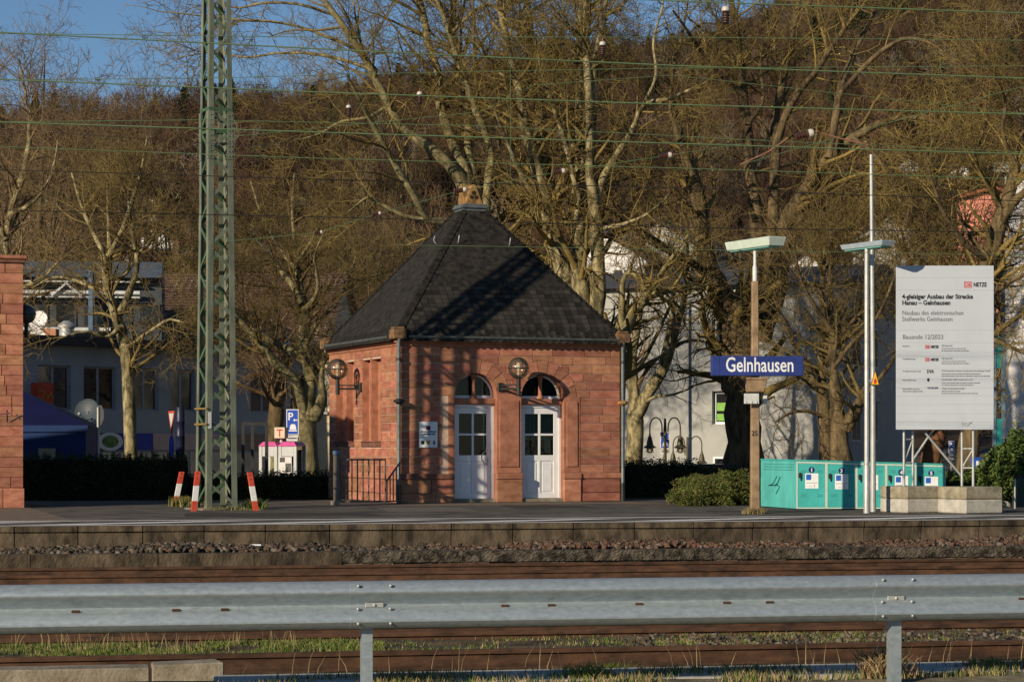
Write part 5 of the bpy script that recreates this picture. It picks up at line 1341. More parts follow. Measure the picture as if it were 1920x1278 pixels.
# white building with steel lattice at the right edge
wb0 = P(1884, 800, 70.); wb = empty('white_building', 'tall white rendered building at the right edge with branch shadows', 'building', (wb0.x, 70, -.7), R(-20))
m = MB(); m.box(0, 9, 0, 8, 0, 10.6); m.build('wall', HWHITE, wb)
m = MB(); m.box(-.3, 9.3, -.3, 8.3, 10.6, 10.9); m.build('roof_edge', ZINC, wb)
m = MB(); m.box(1.5, 2.6, -.03, -.004, 1.0, 3.0); m.build('door', pm('turquoise_door', (.03,.3,.3), .5, .1, 3, 0), wb)
TQ = pm('turquoise_steel', (.02,.36,.36), .5, .1, 3, 0); STB = pm('steel_blue_lattice', (.16,.24,.30), .5, .15, 4, 0)
k7 = 66/F; tz = P(1873, 950, 66)
tq = empty('turquoise_stair_tower', 'turquoise and blue steel stair tower beside the white building', 'stair tower', (tz.x, 66, -.7), 0)
for px in (1864, 1881):
    m = MB(); x = (px-1873)*k7; m.box(x-.05, x+.05, -.05, .05, 0, CZ-(498-YH)*k7+.7); m.build('column', STB, tq)
for py0, py1 in ((690,618),(850,785)):
    m = MB(); m.box((1864-1873)*k7+.051, (1881-1873)*k7-.051, -.02, .02, CZ-(py0-YH)*k7+.7, CZ-(py1-YH)*k7+.7); m.build('panel', TQ, tq)
for i, py in enumerate(range(505, 790, 22)):
    z_ = CZ-(py-YH)*k7+.7; m = MB(); m.bar(((1864-1873)*k7, .07, z_), ((1881-1873)*k7, .07, z_-.2 if i % 2 else z_+.2), .03, .04); m.build('brace', STB, tq)

# houses on the slope
HOUSES = []
def hill_house(px, py, wpx, hw_, hr_, wall, roof, rz, label, depth=9, Y=None, wn=True):
    Y = Y or hit(px, py); p = P(px, py, Y); k_ = Y/F; w_ = max(wpx*k_, 5.); zev = P(px, py-hw_, Y).z; z0 = min(float(gz(p.x, Y))-.5, zev-5.5); HOUSES.append((px, w_/k_, Y))
    e = empty('hillside_house', label, 'house', (p.x, Y, z0), R(rz), 'houses on the wooded slope')
    zt = zev-z0; zr_ = zt+max(hr_*k_, w_*(.3 if wn else .06))
    m = MB(); m.box(-w_/2, w_/2, 0, depth, 0, zt); m.prism([(-w_/2,zt),(w_/2,zt),(0,zr_-.2)], .02, depth-.02); m.build('wall', wall, e)
    m = MB()
    for s in (-1, 1):
        m.hexa([(s*(w_/2+.5),-.5,zt-.45),(0,-.5,zr_),(0,depth+.5,zr_),(s*(w_/2+.5),depth+.5,zt-.45)],[(s*(w_/2+.5),-.5,zt-.2),(0,-.5,zr_+.25),(0,depth+.5,zr_+.25),(s*(w_/2+.5),depth+.5,zt-.2)])
    rf_ = m.build('roof', roof, e)
    m = MB(); m.box(w_*.15,w_*.15+.55,depth*.5,depth*.5+.55,zr_-1,zr_+.7); m.build('chimney', TILE, rf_)
    nw = max(2, int(w_/2.4)); ns = max(1, int((zt-1.5)/2.7))
    for j in range(ns if wn else 0):
        for i in range(nw):
            x = -w_/2+w_*(i+.5)/nw-.55; z_ = zt-1.9-j*2.7
            if z_ > .6: window(e, x, z_, 1.1, 1.35, -.02, WHITED, split=2, sill=False)
    return e
hill_house(55, 505, 46, 66, 14, HPINK, TILER, -8, 'narrow pale pink house rising just right of the station cornice', Y=125)
hill_house(228, 530, 62, 22, 34, HWHITE, TILER, -30, 'small white house with bright red roof behind the young left tree', Y=150)
hill_house(262, 412, 84, 30, 22, HYEL, TILE, -15, 'yellow house high on the left slope')
hill_house(275, 440, 64, 24, 10, HWHITE, TILED, -12, 'white house with balcony below the yellow house on the left slope')
hill_house(78, 400, 56, 24, 14, HWHITE, TILED, -10, 'white house on the slope at far left')
hill_house(285, 480, 46, 26, 16, HWHITE, TILER, -20, 'little white house left of the mast at mid height', Y=190)
hill_house(140, 530, 74, 24, 12, HWHITE, TILER, -5, 'low white house with red roof above the flat roof at left', Y=140)
hill_house(630, 352, 74, 22, 14, HWHITE, TILED, -14, 'white house glimpsed between branches above the pavilion roof to the left')
hill_house(575, 392, 50, 16, 12, HWHITE, TILER, -14, 'small white house glimpsed left of the pavilion roof')
hill_house(1126, 590, 78, 104, 6, HWHITE, TILED, -16, 'big white house directly behind the tall plane tree stems', Y=118)
hill_house(1702, 350, 52, 34, 22, HWHITE, TILED, -18, 'white house with dark gable high on the right slope')
hill_house(1800, 352, 66, 24, 14, HWHITE, TILED, -18, 'white house partly hidden on the right slope next to the gabled one')
hill_house(1860, 400, 36, 36, 3, HSAL, TILER, -18, 'salmon coloured house near the right edge', Y=160, wn=False)
hill_house(1230, 520, 110, 60, 30, HGR2, TILED, -20, 'grey house with dark roof behind the right-hand trees', Y=130)
hill_house(1660, 470, 80, 30, 14, HGR2, TILE, -16, 'pinkish house low on the right slope behind the branches', Y=170)
hill_house(1510, 560, 90, 44, 20, HWHITE, TILED, -16, 'white house behind the twin trees on the right', Y=135)

# ------------------------------------------------------------------ street furniture behind the hedge
ZS = -.7
b_ = P(523, 960, 60.); bo = empty('phone_booth', 'grey phone booth pair with pink roof edge and a T sign cube', 'phone booth', (b_.x, 60, ZS), R(-12))
kp = 60/F; PINK = pm('telekom_pink', (.62,.10,.30), .5, .1, 4, 0); BGREY = pm('booth_grey', (.52,.53,.52), .4, .08, 3, 0); BDK = pm('booth_dark', (.06,.07,.08), .2, .2, 3, 0, spec=.6)
for i in range(2):
    x0_ = (-39+i*38)*kp; x1_ = x0_+36*kp
    m = MB(); zt = CZ-(836-YH)*kp-ZS
    for xx in (x0_, x1_-.09): m.box(xx, xx+.09, -.02, .07, 0, zt)
    m.box(x0_, x0_+.09, .75, .84, 0, zt); m.box(x1_-.09, x1_, .75, .84, 0, zt); m.box(x0_+.09, x1_-.09, -.01, .05, zt-.28, zt); m.build('cabin_frame', BGREY, bo, bevel=.01)
    m = MB(); m.box(x0_+.09, x1_-.09, .70, .74, .1, zt-.1); m.build('back_panel', BDK if i else pm('booth_pane', (.2,.2,.1), .2, .5, 3, 0), bo)
    m = MB(); m.hexa([(x0_-.02,-.04,zt),(x1_+.0,-.04,zt),(x1_,.86,zt),(x0_-.02,.86,zt)],[(x0_+.1,.05,zt+.12),(x1_-.1,.05,zt+.12),(x1_-.1,.8,zt+.12),(x0_+.1,.8,zt+.12)]); m.build('roof', PINK, bo)
m = MB(); m.box(2*kp, 26*kp, -.06, -.03, CZ-(886-YH)*kp-ZS, CZ-(856-YH)*kp-ZS); pst = m.build('poster', HWHITE, bo)
m = MB(); m.box(3*kp, 13*kp, -.064, -.061, CZ-(866-YH)*kp-ZS, CZ-(857-YH)*kp-ZS); m.box(14*kp, 25*kp, -.064, -.061, CZ-(884-YH)*kp-ZS, CZ-(868-YH)*kp-ZS); m.build('poster_print', pm('poster_dark', (.1,.1,.09), .7, .5, 20, 0), pst)
m = MB(); zc = CZ-(811-YH)*kp-ZS; xc = (522-523)*kp; m.box(xc-.15, xc+.15, .1, .4, zc-.15, zc+.15); tc_ = m.build('sign_cube', pm('cube_cream', (.62,.52,.38), .6, .1, 3, 0), bo, bevel=.01)
text('T', .28, face_y(xc, .098, zc-.10), REDP, tc_, align='CENTER', bold=.004)
m = MB(); m.tube((xc,.25,zt+.1), (xc,.25,zc-.15), .04, n=8); m.build('post', WHITED, bo)
PBL = pm('parking_blue', (.012,.07,.42), .5, .08, 4, 0)
def parking(px, py0, py1, wpx, Y, label, arrow='car'):
    k_ = Y/F; p = P(px, (py0+py1)/2, Y); e = empty('parking_sign', label, 'sign', (p.x, Y, ZS), R(-4), 'blue parking signs')
    z0_, z1_ = CZ-(py1-YH)*k_-ZS, CZ-(py0-YH)*k_-ZS; w_ = wpx*k_
    m = MB(); m.tube((0,.05,0),(0,.05,z1_), .03, n=8); m.build('post', GALV2, e)
    m = MB(); m.box(-w_/2, w_/2, -.012, .012, z0_, z1_); b1 = m.build('panel', WHITE, e)
    m = MB(); m.box(-w_/2+.02, w_/2-.02, -.016, -.0125, z0_+.02, z1_-.02); b2 = m.build('panel_face', PBL, b1)
    h_ = z1_-z0_; text('P', h_*.42, face_y(-w_*.38, -.0175, z0_+h_*.58), WHITE, b1, bold=.004)
    q = z0_+h_*.14
    m = MB(); m.prism([(-w_*.30,q),(w_*.36,q),(w_*.36,q+h_*.05),(-w_*.30,q+h_*.05)], -.0175, -.0163); m.prism([(-w_*.22,q+h_*.07),(w_*.30,q+h_*.07),(w_*.30,q+h_*.16),(w_*.2,q+h_*.28),(-w_*.12,q+h_*.28),(-w_*.22,q+h_*.16)], -.0175, -.0163); m.prism([(w_*.05,q+h_*.44),(w_*.2,q+h_*.50),(w_*.2,q+h_*.46),(w_*.42,q+h_*.46),(w_*.42,q+h_*.42),(w_*.2,q+h_*.42),(w_*.2,q+h_*.38)], -.0175, -.0163); m.build('pictogram', WHITE, b1)
    m = MB(); m.box(-w_/2, w_/2, -.012, .012, z0_-.17, z0_-.02); b3 = m.build('extra_panel', WHITED, e)
    m = MB(); m.box(-w_*.35, w_*.35, -.015, -.0125, z0_-.11, z0_-.07); m.build('extra_print', GREYI, b3)
parking(548.5, 767, 815, 23, 61, 'blue parking sign with car symbol left of the plane tree')
parking(1246.5, 810, 840, 17, 64, 'blue parking sign below the twin arm street lamp')
parking(1784, 826, 850, 11, 63, 'blue parking sign seen through the construction board supports')
m = MB(); c = P(1838, 870, 52); m.box(c.x-.22, c.x+.22, 51.98, 52.02, c.z-.16, c.z+.16); b1 = m.thing('blue_sign', PBL, 'small blue sign half hidden in the shrub at right', 'sign')
q = MB(); q.box(-.1,.0,-.024,-.021,.08,.24); q.box(.0,.1,-.024,-.021,.2,.24); q.build('pictogram', WHITE, b1)
q = MB(); q.tube((0,.04,-(c.z-.16+.7)),(0,.04,.1), .03, n=8); q.build('post', GALV2, b1)
LAMPM = pm('street_lamp_bronze', (.10,.085,.055), .5, .2, 5, 0, metal=.3)
def street_lamp(px, ytop, Y, arm_px, label):
    k_ = Y/F; p = P(px, ytop, Y); H_ = p.z-ZS; e = empty('street_lamp', label, 'street lamp', (p.x, Y, ZS), R(5), 'twin arm street lamps')
    m = MB(); m.path([(0,0,0),(0,0,H_-.3),(0,0,H_-.2),(0,0,H_+.25)], [.06,.045,.055,.03], 10); m.build('pole', LAMPM, e, smooth=True)
    a_ = arm_px*k_
    for s in (-1, 1):
        pts = [(s*.08,0,H_-.35),(s*.09,0,H_)]+[(s*(.09+a_/2-a_/2*math.cos(t)),0,H_+.27*math.sin(t)) for t in np.linspace(.2, math.pi, 9)]+[(s*(.09+a_),0,H_-.2)]
        m = MB(); m.path(pts, .02, 8); m.build('arm', LAMPM, e, smooth=True)
        x = s*(.09+a_); m = MB(); m.lathe((x,0,H_-.62), [(.1,.0),(.2,.02),(.1,.1),(.09,.18),(.06,.3),(.03,.37),(.03,.42)], 14); hd_ = m.build('lamp_hood', LAMPM, e, smooth=True)
        m = MB(); m.sphere((x,0,H_-.66), .10, 12, 8); m.build('lamp_glass', LGLASS, hd_, smooth=True)
        m = MB()
        for t in range(6): m.path([(x+.115*math.cos(t*1.047)*math.sin(u), .115*math.sin(t*1.047)*math.sin(u), H_-.62-.14*(1-math.cos(u))*.9) for u in np.linspace(1.57, .1, 6)][::-1], .008, 4)
        m.build('cage', LAMPM, hd_)
street_lamp(1247, 800, 64, 23, 'twin arm street lamp above the blue parking sign')
street_lamp(1289, 833, 72, 22, 'twin arm street lamp lower and farther right, beside the white pole')
p = P(1294, 900, 66); m = MB(); m.path([(p.x,66,ZS),(p.x,66,CZ-(562-YH)*66/F)], [.055,.045], 10); fl = m.thing('white_pole', WHITED, 'slim white pole with a short arm in front of the grey building', 'pole', base=(p.x,66,ZS), smooth=True)
q = MB(); zt = CZ-(562-YH)*66/F-ZS; q.path([(0,0,zt-.1),(.25,0,zt-.05),(.6,0,zt+.08)], .03, 8); q.build('arm', WHITED, fl)
# car roof behind the hedge
p = P(1325, 900, 59); ce = empty('parked_car', 'dark parked car, only its roof and windows show behind the juniper', 'car', (p.x, 59, ZS), R(6))
CARP = pm('car_paint_dark', (.02,.025,.04), .25, .1, 2, 0, spec=.7); TYRE = pm('tyre', (.02,.02,.02), .9, .1, 5, 0)
prof_ = [(-2.1,.3),(-2.15,.7),(-1.9,.92),(-1.35,1.0),(-.75,1.42),(-.3,1.5),(.7,1.48),(1.3,1.18),(1.55,1.0),(2.1,.9),(2.2,.6),(2.15,.3)]
m = MB(); m.prism(prof_, -.85, .85); m.build('body', CARP, ce, bevel=.08)
m = MB(); m.prism([(-1.2,1.02),(-.72,1.36),(-.3,1.43),(.05,1.43),(.05,1.02)], -.865, -.852); m.prism([(.12,1.02),(.12,1.43),(.66,1.41),(1.2,1.14),(1.3,1.02)], -.865, -.852); m.build('side_window', WGLASS, ce)
for x in (-1.35, 1.35):
    for y in (-.8, .62):
        m = MB(); m.M = Matrix.Translation((x,y,.31)) @ Matrix.Rotation(R(-90), 4, 'X'); m.lathe((0,0,0), [(.31,0),(.31,.18)], 16); m.build('wheel', TYRE, ce)
# blue market tent
p = P(43, 860, 54.5); te = empty('market_tent', 'dark blue market tent between the station wall and the hedge', 'tent', (P(75,860,54.5).x, 54.5, ZS), R(4))
kt = 54.5/F; TBL = pm('tent_blue', (.008,.03,.11), .7, .15, 2, .03); TBR = pm('tent_roof_blue', (.004,.005,.04), .6, .2, 2, .03)  # blue cloth, both tones darkened in place of shade
xr = (160-75)*kt; xl = -(160-75)*kt-1.6; zw = CZ-(797-YH)*kt-ZS; za = CZ-(742-YH)*kt-ZS; cx_ = (xl+xr)/2
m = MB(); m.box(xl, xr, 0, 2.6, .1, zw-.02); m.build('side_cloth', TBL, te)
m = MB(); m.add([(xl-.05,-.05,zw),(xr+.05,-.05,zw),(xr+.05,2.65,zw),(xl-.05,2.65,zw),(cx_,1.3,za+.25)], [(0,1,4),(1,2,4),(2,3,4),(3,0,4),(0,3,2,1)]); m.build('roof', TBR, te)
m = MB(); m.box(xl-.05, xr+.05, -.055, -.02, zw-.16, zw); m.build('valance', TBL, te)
m = MB(); m.box((72-75)*kt, (104-75)*kt, -.02, -.005, CZ-(862-YH)*kt-ZS, CZ-(840-YH)*kt-ZS); m.build('window_flap', pm('tent_window', (.3,.27,.17), .6, .1, 3, 0), te)
# back of an octagonal sign, triangle and round sign, cylinder column
p = P(184, 860, 56); oe = empty('octagonal_sign', 'grey back of an octagonal traffic sign on a bright steel post', 'traffic sign', (p.x, 56, ZS), R(-55))
ko = 56/F; zc = CZ-(778-YH)*ko-ZS
m = MB(); m.tube((0,0,0),(0,0,zc+.2), .035, n=10); m.build('post', GALV2, oe, smooth=True)
m = MB(); m.prism([(.27*math.cos(k*.785+.39), zc+.27*math.sin(k*.785+.39)) for k in range(8)], .04, .055); m.build('plate', pm('sign_back', (.10,.10,.11), .5, .1, 4, 0, metal=.3), oe)
p = P(322, 860, 55); oe = empty('traffic_sign', 'red-edged triangle sign over a round sign seen nearly edge-on beside the dark column', 'traffic sign', (p.x, 55, ZS), R(-70))
ko = 55/F; z1_ = CZ-(770-YH)*ko-ZS; z0_ = CZ-(815-YH)*ko-ZS
m = MB(); m.tube((0,.04,0),(0,.04,z1_), .03, n=8); m.build('post', GALV2, oe)
m = MB(); m.prism([(-.4,z1_),(.4,z1_),(0,z0_)], -.012, 0); t_ = m.build('triangle_plate', RED, oe); m = MB(); m.prism([(-.28,z1_-.06),(.28,z1_-.06),(0,z0_+.16)], -.015, -.0125); m.build('triangle_face', WHITED, t_)
zc = CZ-(838-YH)*ko-ZS; m = MB(); m.prism([(.3*math.cos(k*.3142), zc+.3*math.sin(k*.3142)) for k in range(20)], -.012, 0); m.build('round_plate', PBL, oe)
p = P(338, 860, 56); m = MB(); ko = 56/F; r_ = 9*ko
zt = CZ-(763-YH)*ko; m.lathe((p.x,56,0), [(r_*.9,ZS),(r_*.9,zt-1.3)]+[(r_,zt-1.12),(r_,zt-.75),(r_*1.05,zt-.74),(r_*1.05,zt-.72),(r_,zt-.71),(r_,zt-.38),(r_*1.05,zt-.37),(r_*1.05,zt-.35),(r_,zt-.34),(r_,zt)], 18); m.thing('advertising_column', pm('column_navy', (.012,.016,.045), .4, .2, 3, 0), 'dark navy banded column behind the hedge left of the mast', 'column', smooth=True)
# young-tree guard
p = P(478, 900, 57); tg = empty('tree_guard', 'black steel tree guard frame left of the phone booth', 'tree guard', (p.x, 57, ZS), 0); kg = 57/F
zt = CZ-(797-YH)*kg-ZS
for px in (456, 470, 500):
    m = MB(); x = (px-478)*kg; m.box(x-.04, x+.04, -.04+(px==470)*.4, .04+(px==470)*.4, 0, zt); m.build('post', DARKMETAL, tg)
m = MB(); m.box((456-478)*kg-.04, (500-478)*kg+.04, -.035, .035, zt, zt+.08); m.build('top_bar', DARKMETAL, tg)
# utility cabinet at right edge
p = P(1915, 930, 46); m = MB(); m.box(p.x-.15, p.x+.5, 46, 46.4, -.02, .62); cbx = m.thing('utility_cabinet', pm('cabinet_green', (.02,.045,.035), .5, .1, 3, 0), 'dark green utility cabinet at the right edge', 'cabinet', bevel=.015)
q = MB(); q.box(-.335, .335, -.22, .22, .64, .68); q.build('lid', DARKMETAL, cbx)
p = P(1903, 945, 45); m = MB(); m.tube((p.x,45,-.02),(p.x,45,.6), .02, n=8); m.thing('short_post', GALV2, 'short thin steel post beside the utility cabinet', 'post')
m = MB(); pa, pb = P(1862, 935, 46.2), P(1990, 935, 46.6); m.hexa([(pa.x,46.2,-.02),(pb.x,46.6,-.02),(pb.x,46.8,-.02),(pa.x,46.4,-.02)],[(pa.x,46.2,.12),(pb.x,46.6,.12),(pb.x,46.8,.12),(pa.x,46.4,.12)]); m.thing('kerb', CONCL, 'pale kerb under the shrub at the right edge', 'kerb')

# ------------------------------------------------------------------ hedges and shrubs
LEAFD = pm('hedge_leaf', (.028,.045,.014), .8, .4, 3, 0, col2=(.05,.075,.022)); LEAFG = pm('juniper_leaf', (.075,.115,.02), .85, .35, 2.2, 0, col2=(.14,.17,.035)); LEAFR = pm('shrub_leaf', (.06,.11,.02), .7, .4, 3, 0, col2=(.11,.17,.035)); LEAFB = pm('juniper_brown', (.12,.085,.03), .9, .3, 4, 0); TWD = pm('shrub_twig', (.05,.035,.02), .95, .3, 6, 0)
def leaves(name, pts, size, mats, parent, aspect=.45, up=.0):
    pts = np.asarray(pts); n = len(pts); s = rng.uniform(.6, 1.3, n)*size
    d = rng.normal(0, 1, (n,3)); d[:,2] = d[:,2]*.7+up; d /= np.linalg.norm(d, axis=1)[:,None]
    e_ = np.cross(d, rng.normal(0,1,(n,3))); e_ /= np.linalg.norm(e_, axis=1)[:,None]
    a_ = d*s[:,None]; b__ = e_*(s*aspect)[:,None]; nn = np.cross(d, e_)*(s*.12)[:,None]
    V = np.stack([pts-a_*.5, pts+b__*.5+nn, pts+a_*.5, pts-b__*.5+nn], 1)
    o = (np.arange(n)*4)[:,None]; Fa = np.concatenate([o+np.array([[0,1,2]]), o+np.array([[0,2,3]])], 1).reshape(-1,3)
    me = np_mesh(name, V.reshape(-1,3), Fa)
    for m_ in mats: me.materials.append(m_)
    me.polygons.foreach_set('material_index', np.repeat(rng.integers(0, len(mats), n), 2).astype(np.int32))
    ob = bpy.data.objects.new(name, me); COL.objects.link(ob); ob.parent = parent; return ob
def stems(parent, pts_from, pts_to, r, mat):
    m = MB()
    for a_, b__ in zip(pts_from, pts_to): m.path([a_, (Vector(a_)+Vector(b__))/2+Vector((random.uniform(-.05,.05),random.uniform(-.05,.05),.03)), b__], [r, r*.7, r*.3], 5)
    return m.build('stems', mat, parent)
def hedge(px0, px1, pytop, Y0, Y1, n, label, thick=.8, zb=-.2):
    a_ = P(px0, pytop, Y0); b__ = P(px1, pytop, Y1); c = (a_+b__)/2; e = empty('hedge', label, 'hedge', (c.x, c.y, zb), 0, 'dark clipped hedges')
    q = rng.uniform(0, 1, n); d = np.array([b__.x-a_.x, b__.y-a_.y]); nrm = np.array([-d[1], d[0]])/np.linalg.norm(d)
    zt = a_.z+(b__.z-a_.z)*q
    t = rng.uniform(-.5,.5,n); hz = rng.uniform(0,1,n)**.8
    bump = .05*np.sin(q*80)+.04*np.sin(q*190+2)+rng.normal(0,.05,n)
    x = a_.x+d[0]*q+nrm[0]*t*thick-c.x; y = a_.y+d[1]*q+nrm[1]*t*thick-c.y; z = hz*(zt+bump-zb)
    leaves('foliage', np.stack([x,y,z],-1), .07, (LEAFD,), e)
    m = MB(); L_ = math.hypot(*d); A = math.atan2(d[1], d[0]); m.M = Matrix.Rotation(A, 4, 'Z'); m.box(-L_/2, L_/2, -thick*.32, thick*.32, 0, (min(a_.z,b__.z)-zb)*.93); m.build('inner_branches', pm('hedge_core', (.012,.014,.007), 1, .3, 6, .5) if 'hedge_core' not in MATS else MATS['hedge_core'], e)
    return e
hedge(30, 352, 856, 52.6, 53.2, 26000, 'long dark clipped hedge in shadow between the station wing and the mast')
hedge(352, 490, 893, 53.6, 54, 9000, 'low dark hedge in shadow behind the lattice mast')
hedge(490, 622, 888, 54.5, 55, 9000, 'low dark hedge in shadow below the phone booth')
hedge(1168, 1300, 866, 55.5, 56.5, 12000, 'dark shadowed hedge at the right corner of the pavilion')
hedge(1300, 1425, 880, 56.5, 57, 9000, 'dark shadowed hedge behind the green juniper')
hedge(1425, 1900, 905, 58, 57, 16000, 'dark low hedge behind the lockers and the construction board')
def shrub(name, label, blobs, n, size, mats, aspect=.3, cat='shrub', up=.3):
    cx, cy = blobs[0][0][0], blobs[0][0][1]; e = empty(name, label, cat, (cx, cy, -.0), 0)
    P_ = []
    vol = np.array([b[1]*b[2]*b[3] for b in blobs]); vol = vol/vol.sum()
    for (c, rx, ry, rz_), v_ in zip(blobs, vol):
        k_ = int(n*v_); d = rng.normal(0,1,(k_,3)); d /= np.linalg.norm(d, axis=1)[:,None]; rad = rng.uniform(.35,1.0,k_)**.5*(1+.14*np.sin(d[:,0]*9+c[0])+.12*np.sin(d[:,2]*11+d[:,1]*7))
        q = d*rad[:,None]*np.array([rx,ry,rz_])+np.array(c)-np.array([cx,cy,0]); q[:,2] = np.abs(q[:,2]); P_.append(q)
    P_ = np.concatenate(P_); leaves('foliage', P_, size, mats, e, aspect, up)
    idx = rng.integers(0, len(P_), 60); stems(e, [(random.uniform(-.15,.15)+P_[i][0]*.3, P_[i][1]*.3, 0) for i in idx], [tuple(P_[i]) for i in idx], .014, TWD)
    return e
def bl(px, py, Y, rx, ry, rz_): c = P(px, py, Y); return ((c.x, c.y, max(c.z, .02)), rx, ry, rz_)
shrub('juniper', 'spreading sunlit green juniper bush left of the station sign post', [bl(1335,925,47.5,.75,.6,.36), bl(1375,915,47.8,.6,.6,.40), bl(1290,932,47.2,.42,.5,.22), bl(1320,905,48,.6,.5,.20), bl(1400,918,48,.5,.5,.36)], 26000, .075, (LEAFG,LEAFG,LEAFG,LEAFB), .25)
shrub('evergreen_shrub', 'dense leafy green shrub at the right edge behind the concrete blocks', [bl(1880,890,46.5,.5,.6,.62), bl(1915,870,46.8,.5,.6,.8), bl(1850,905,47,.35,.5,.35), bl(1905,850,47.4,.4,.4,.35), bl(1945,880,46.6,.6,.6,.7)], 20000, .085, (LEAFR,LEAFR,LEAFG), .5)
shrub('low_shrub', 'low green shrub between the lockers and the right concrete block', [bl(1790,905,47.5,.5,.5,.24), bl(1830,898,47.8,.45,.5,.28)], 7000, .08, (LEAFG,LEAFD,LEAFR), .35)
# ------------------------------------------------------------------ trees
def unit(a): return a/np.maximum(np.linalg.norm(a, axis=-1, keepdims=True), 1e-9)
def tubes(PTS, RAD, m):
    """PTS (N,k+1,3), RAD (N,k+1) -> verts, quads"""
    N, K, _ = PTS.shape
    tan = np.empty_like(PTS); tan[:,1:-1] = PTS[:,2:]-PTS[:,:-2]; tan[:,0] = PTS[:,1]-PTS[:,0]; tan[:,-1] = PTS[:,-1]-PTS[:,-2]
    tan = unit(tan); ref = np.zeros_like(tan[:,:1]); ref[...,2] = 1.
    hor = np.abs(tan[:,:1,2:3]) > .85; ref = np.where(hor, np.array([1.,0,0]), ref)
    ref = np.repeat(ref, K, 1)
    a = unit(np.cross(tan, ref)); b = np.cross(tan, a)
    an = np.arange(m)*2*np.pi/m
    V = PTS[:,:,None,:]+RAD[:,:,None,None]*(a[:,:,None,:]*np.cos(an)[None,None,:,None]+b[:,:,None,:]*np.sin(an)[None,None,:,None])
    i = np.arange(N)[:,None,None]*K*m; j = np.arange(K-1)[None,:,None]*m; k = np.arange(m)[None,None,:]; k2 = (np.arange(m)+1)%m
    A = i+j+k; B = i+j+k2[None,None,:]
    Q = np.stack([A, B, B+m, A+m], -1).reshape(-1,4)
    return V.reshape(-1,3), Q
def merge(parts):
    Vs, Fs, o = [], [], 0
    for V, Q in parts: Vs.append(V); Fs.append(Q+o); o += len(V)
    return np.concatenate(Vs), np.concatenate(Fs)
def smooth_limb(pts, rad, n):
    pts = np.asarray(pts, float); rad = np.asarray(rad, float)
    d = np.r_[0, np.cumsum(np.linalg.norm(np.diff(pts, axis=0), axis=1))]; t = np.linspace(0, d[-1], n)
    # Catmull-Rom through the given points
    out = np.empty((n,3)); seg = np.clip(np.searchsorted(d, t, side='right')-1, 0, len(pts)-2)
    for q in range(n):
        s = seg[q]; u = (t[q]-d[s])/max(d[s+1]-d[s], 1e-6); p0 = pts[max(s-1,0)]; p1 = pts[s]; p2 = pts[s+1]; p3 = pts[min(s+2,len(pts)-1)]
        out[q] = .5*((2*p1)+(-p0+p2)*u+(2*p0-5*p1+4*p2-p3)*u*u+(-p0+3*p1-3*p2+p3)*u**3)
    return out, np.interp(t, d, rad)
def spawn(PTS, RAD, n, t0, t1, ln, ang, rf, k, wig, up, rmin=.004, taper=.35, lenpow=.5, g=None, bias=None):
    """children of the branches PTS: n of them, placed between t0 and t1 of the parents' length"""
    g = g or rng
    N, K, _ = PTS.shape
    L = np.linalg.norm(np.diff(PTS, axis=1), axis=2).sum(1); w = L/L.sum()
    pi = g.choice(N, n, p=w); t = (t0+(t1-t0)*g.uniform(0,1,n))*(K-1); i = np.minimum(t.astype(int), K-2); f = (t-i)[:,None]
    pos = PTS[pi,i]*(1-f)+PTS[pi,i+1]*f; r = RAD[pi,i]*(1-f[:,0])+RAD[pi,i+1]*f[:,0]
    tan = unit(PTS[pi,i+1]-PTS[pi,i])
    perp = unit(np.cross(tan, g.normal(0,1,(n,3))))
    A = np.radians(g.uniform(ang[0], ang[1], n))[:,None]
    d = unit(tan*np.cos(A)+perp*np.sin(A)+np.array([0,0,up])*.6)
    if bias is not None: d = unit(d+bias)
    length = g.uniform(ln[0], ln[1], n)*(1-.45*(t/(K-1)))
    r0 = np.maximum(r*rf*g.uniform(.7,1.1,n), rmin)
    out = np.empty((n,k+1,3)); out[:,0] = pos; st = (length/k)[:,None]
    for j in range(k):
        d = unit(d+g.normal(0,wig,(n,3))+np.array([0,0,up])*.25); out[:,j+1] = out[:,j]+d*st
    rad = r0[:,None]*np.linspace(1, taper, k+1)[None]
    return out, np.maximum(rad, rmin*.55)
def tri_tips(x): return x
def make_tree_meshes(limbs, cfg, g=None):
    """limbs: list of (pts, radii). returns (trunk V,F), (crown V,F)"""
    g = g or rng
    K = 17
    LP = []; LR = []
    for p, r in limbs:
        a, b = smooth_limb(p, r, K); LP.append(a); LR.append(b)
    LP = np.array(LP); LR = np.array(LR)
    rough = g.normal(0, 1, LP.shape)*(LR[...,None]*.10); rough[:,0] = 0
    LP = LP+rough
    LRn = LR*(1+g.normal(0,.07,LR.shape))
    tr = tubes(LP, LRn, 9)
    crown = []
    par = [(LP, LR)]
    tw = LR.max(1) < cfg.get('limb_spawn_max', 9)
    P0, R0 = LP[tw], LR[tw]
    cur = (P0, R0)
    allp = [cur]
    for lv in cfg['levels']:
        src = allp[lv.get('src', -1)]
        out = spawn(src[0], src[1], lv['n'], lv['t'][0], lv['t'][1], lv['len'], lv['ang'], lv['rf'], lv['k'], lv['wig'], lv['up'], lv.get('rmin', .005), lv.get('taper', .35), g=g)
        allp.append(out); crown.append(tubes(out[0], out[1], lv.get('m', 3)))
    return tr, merge(crown)
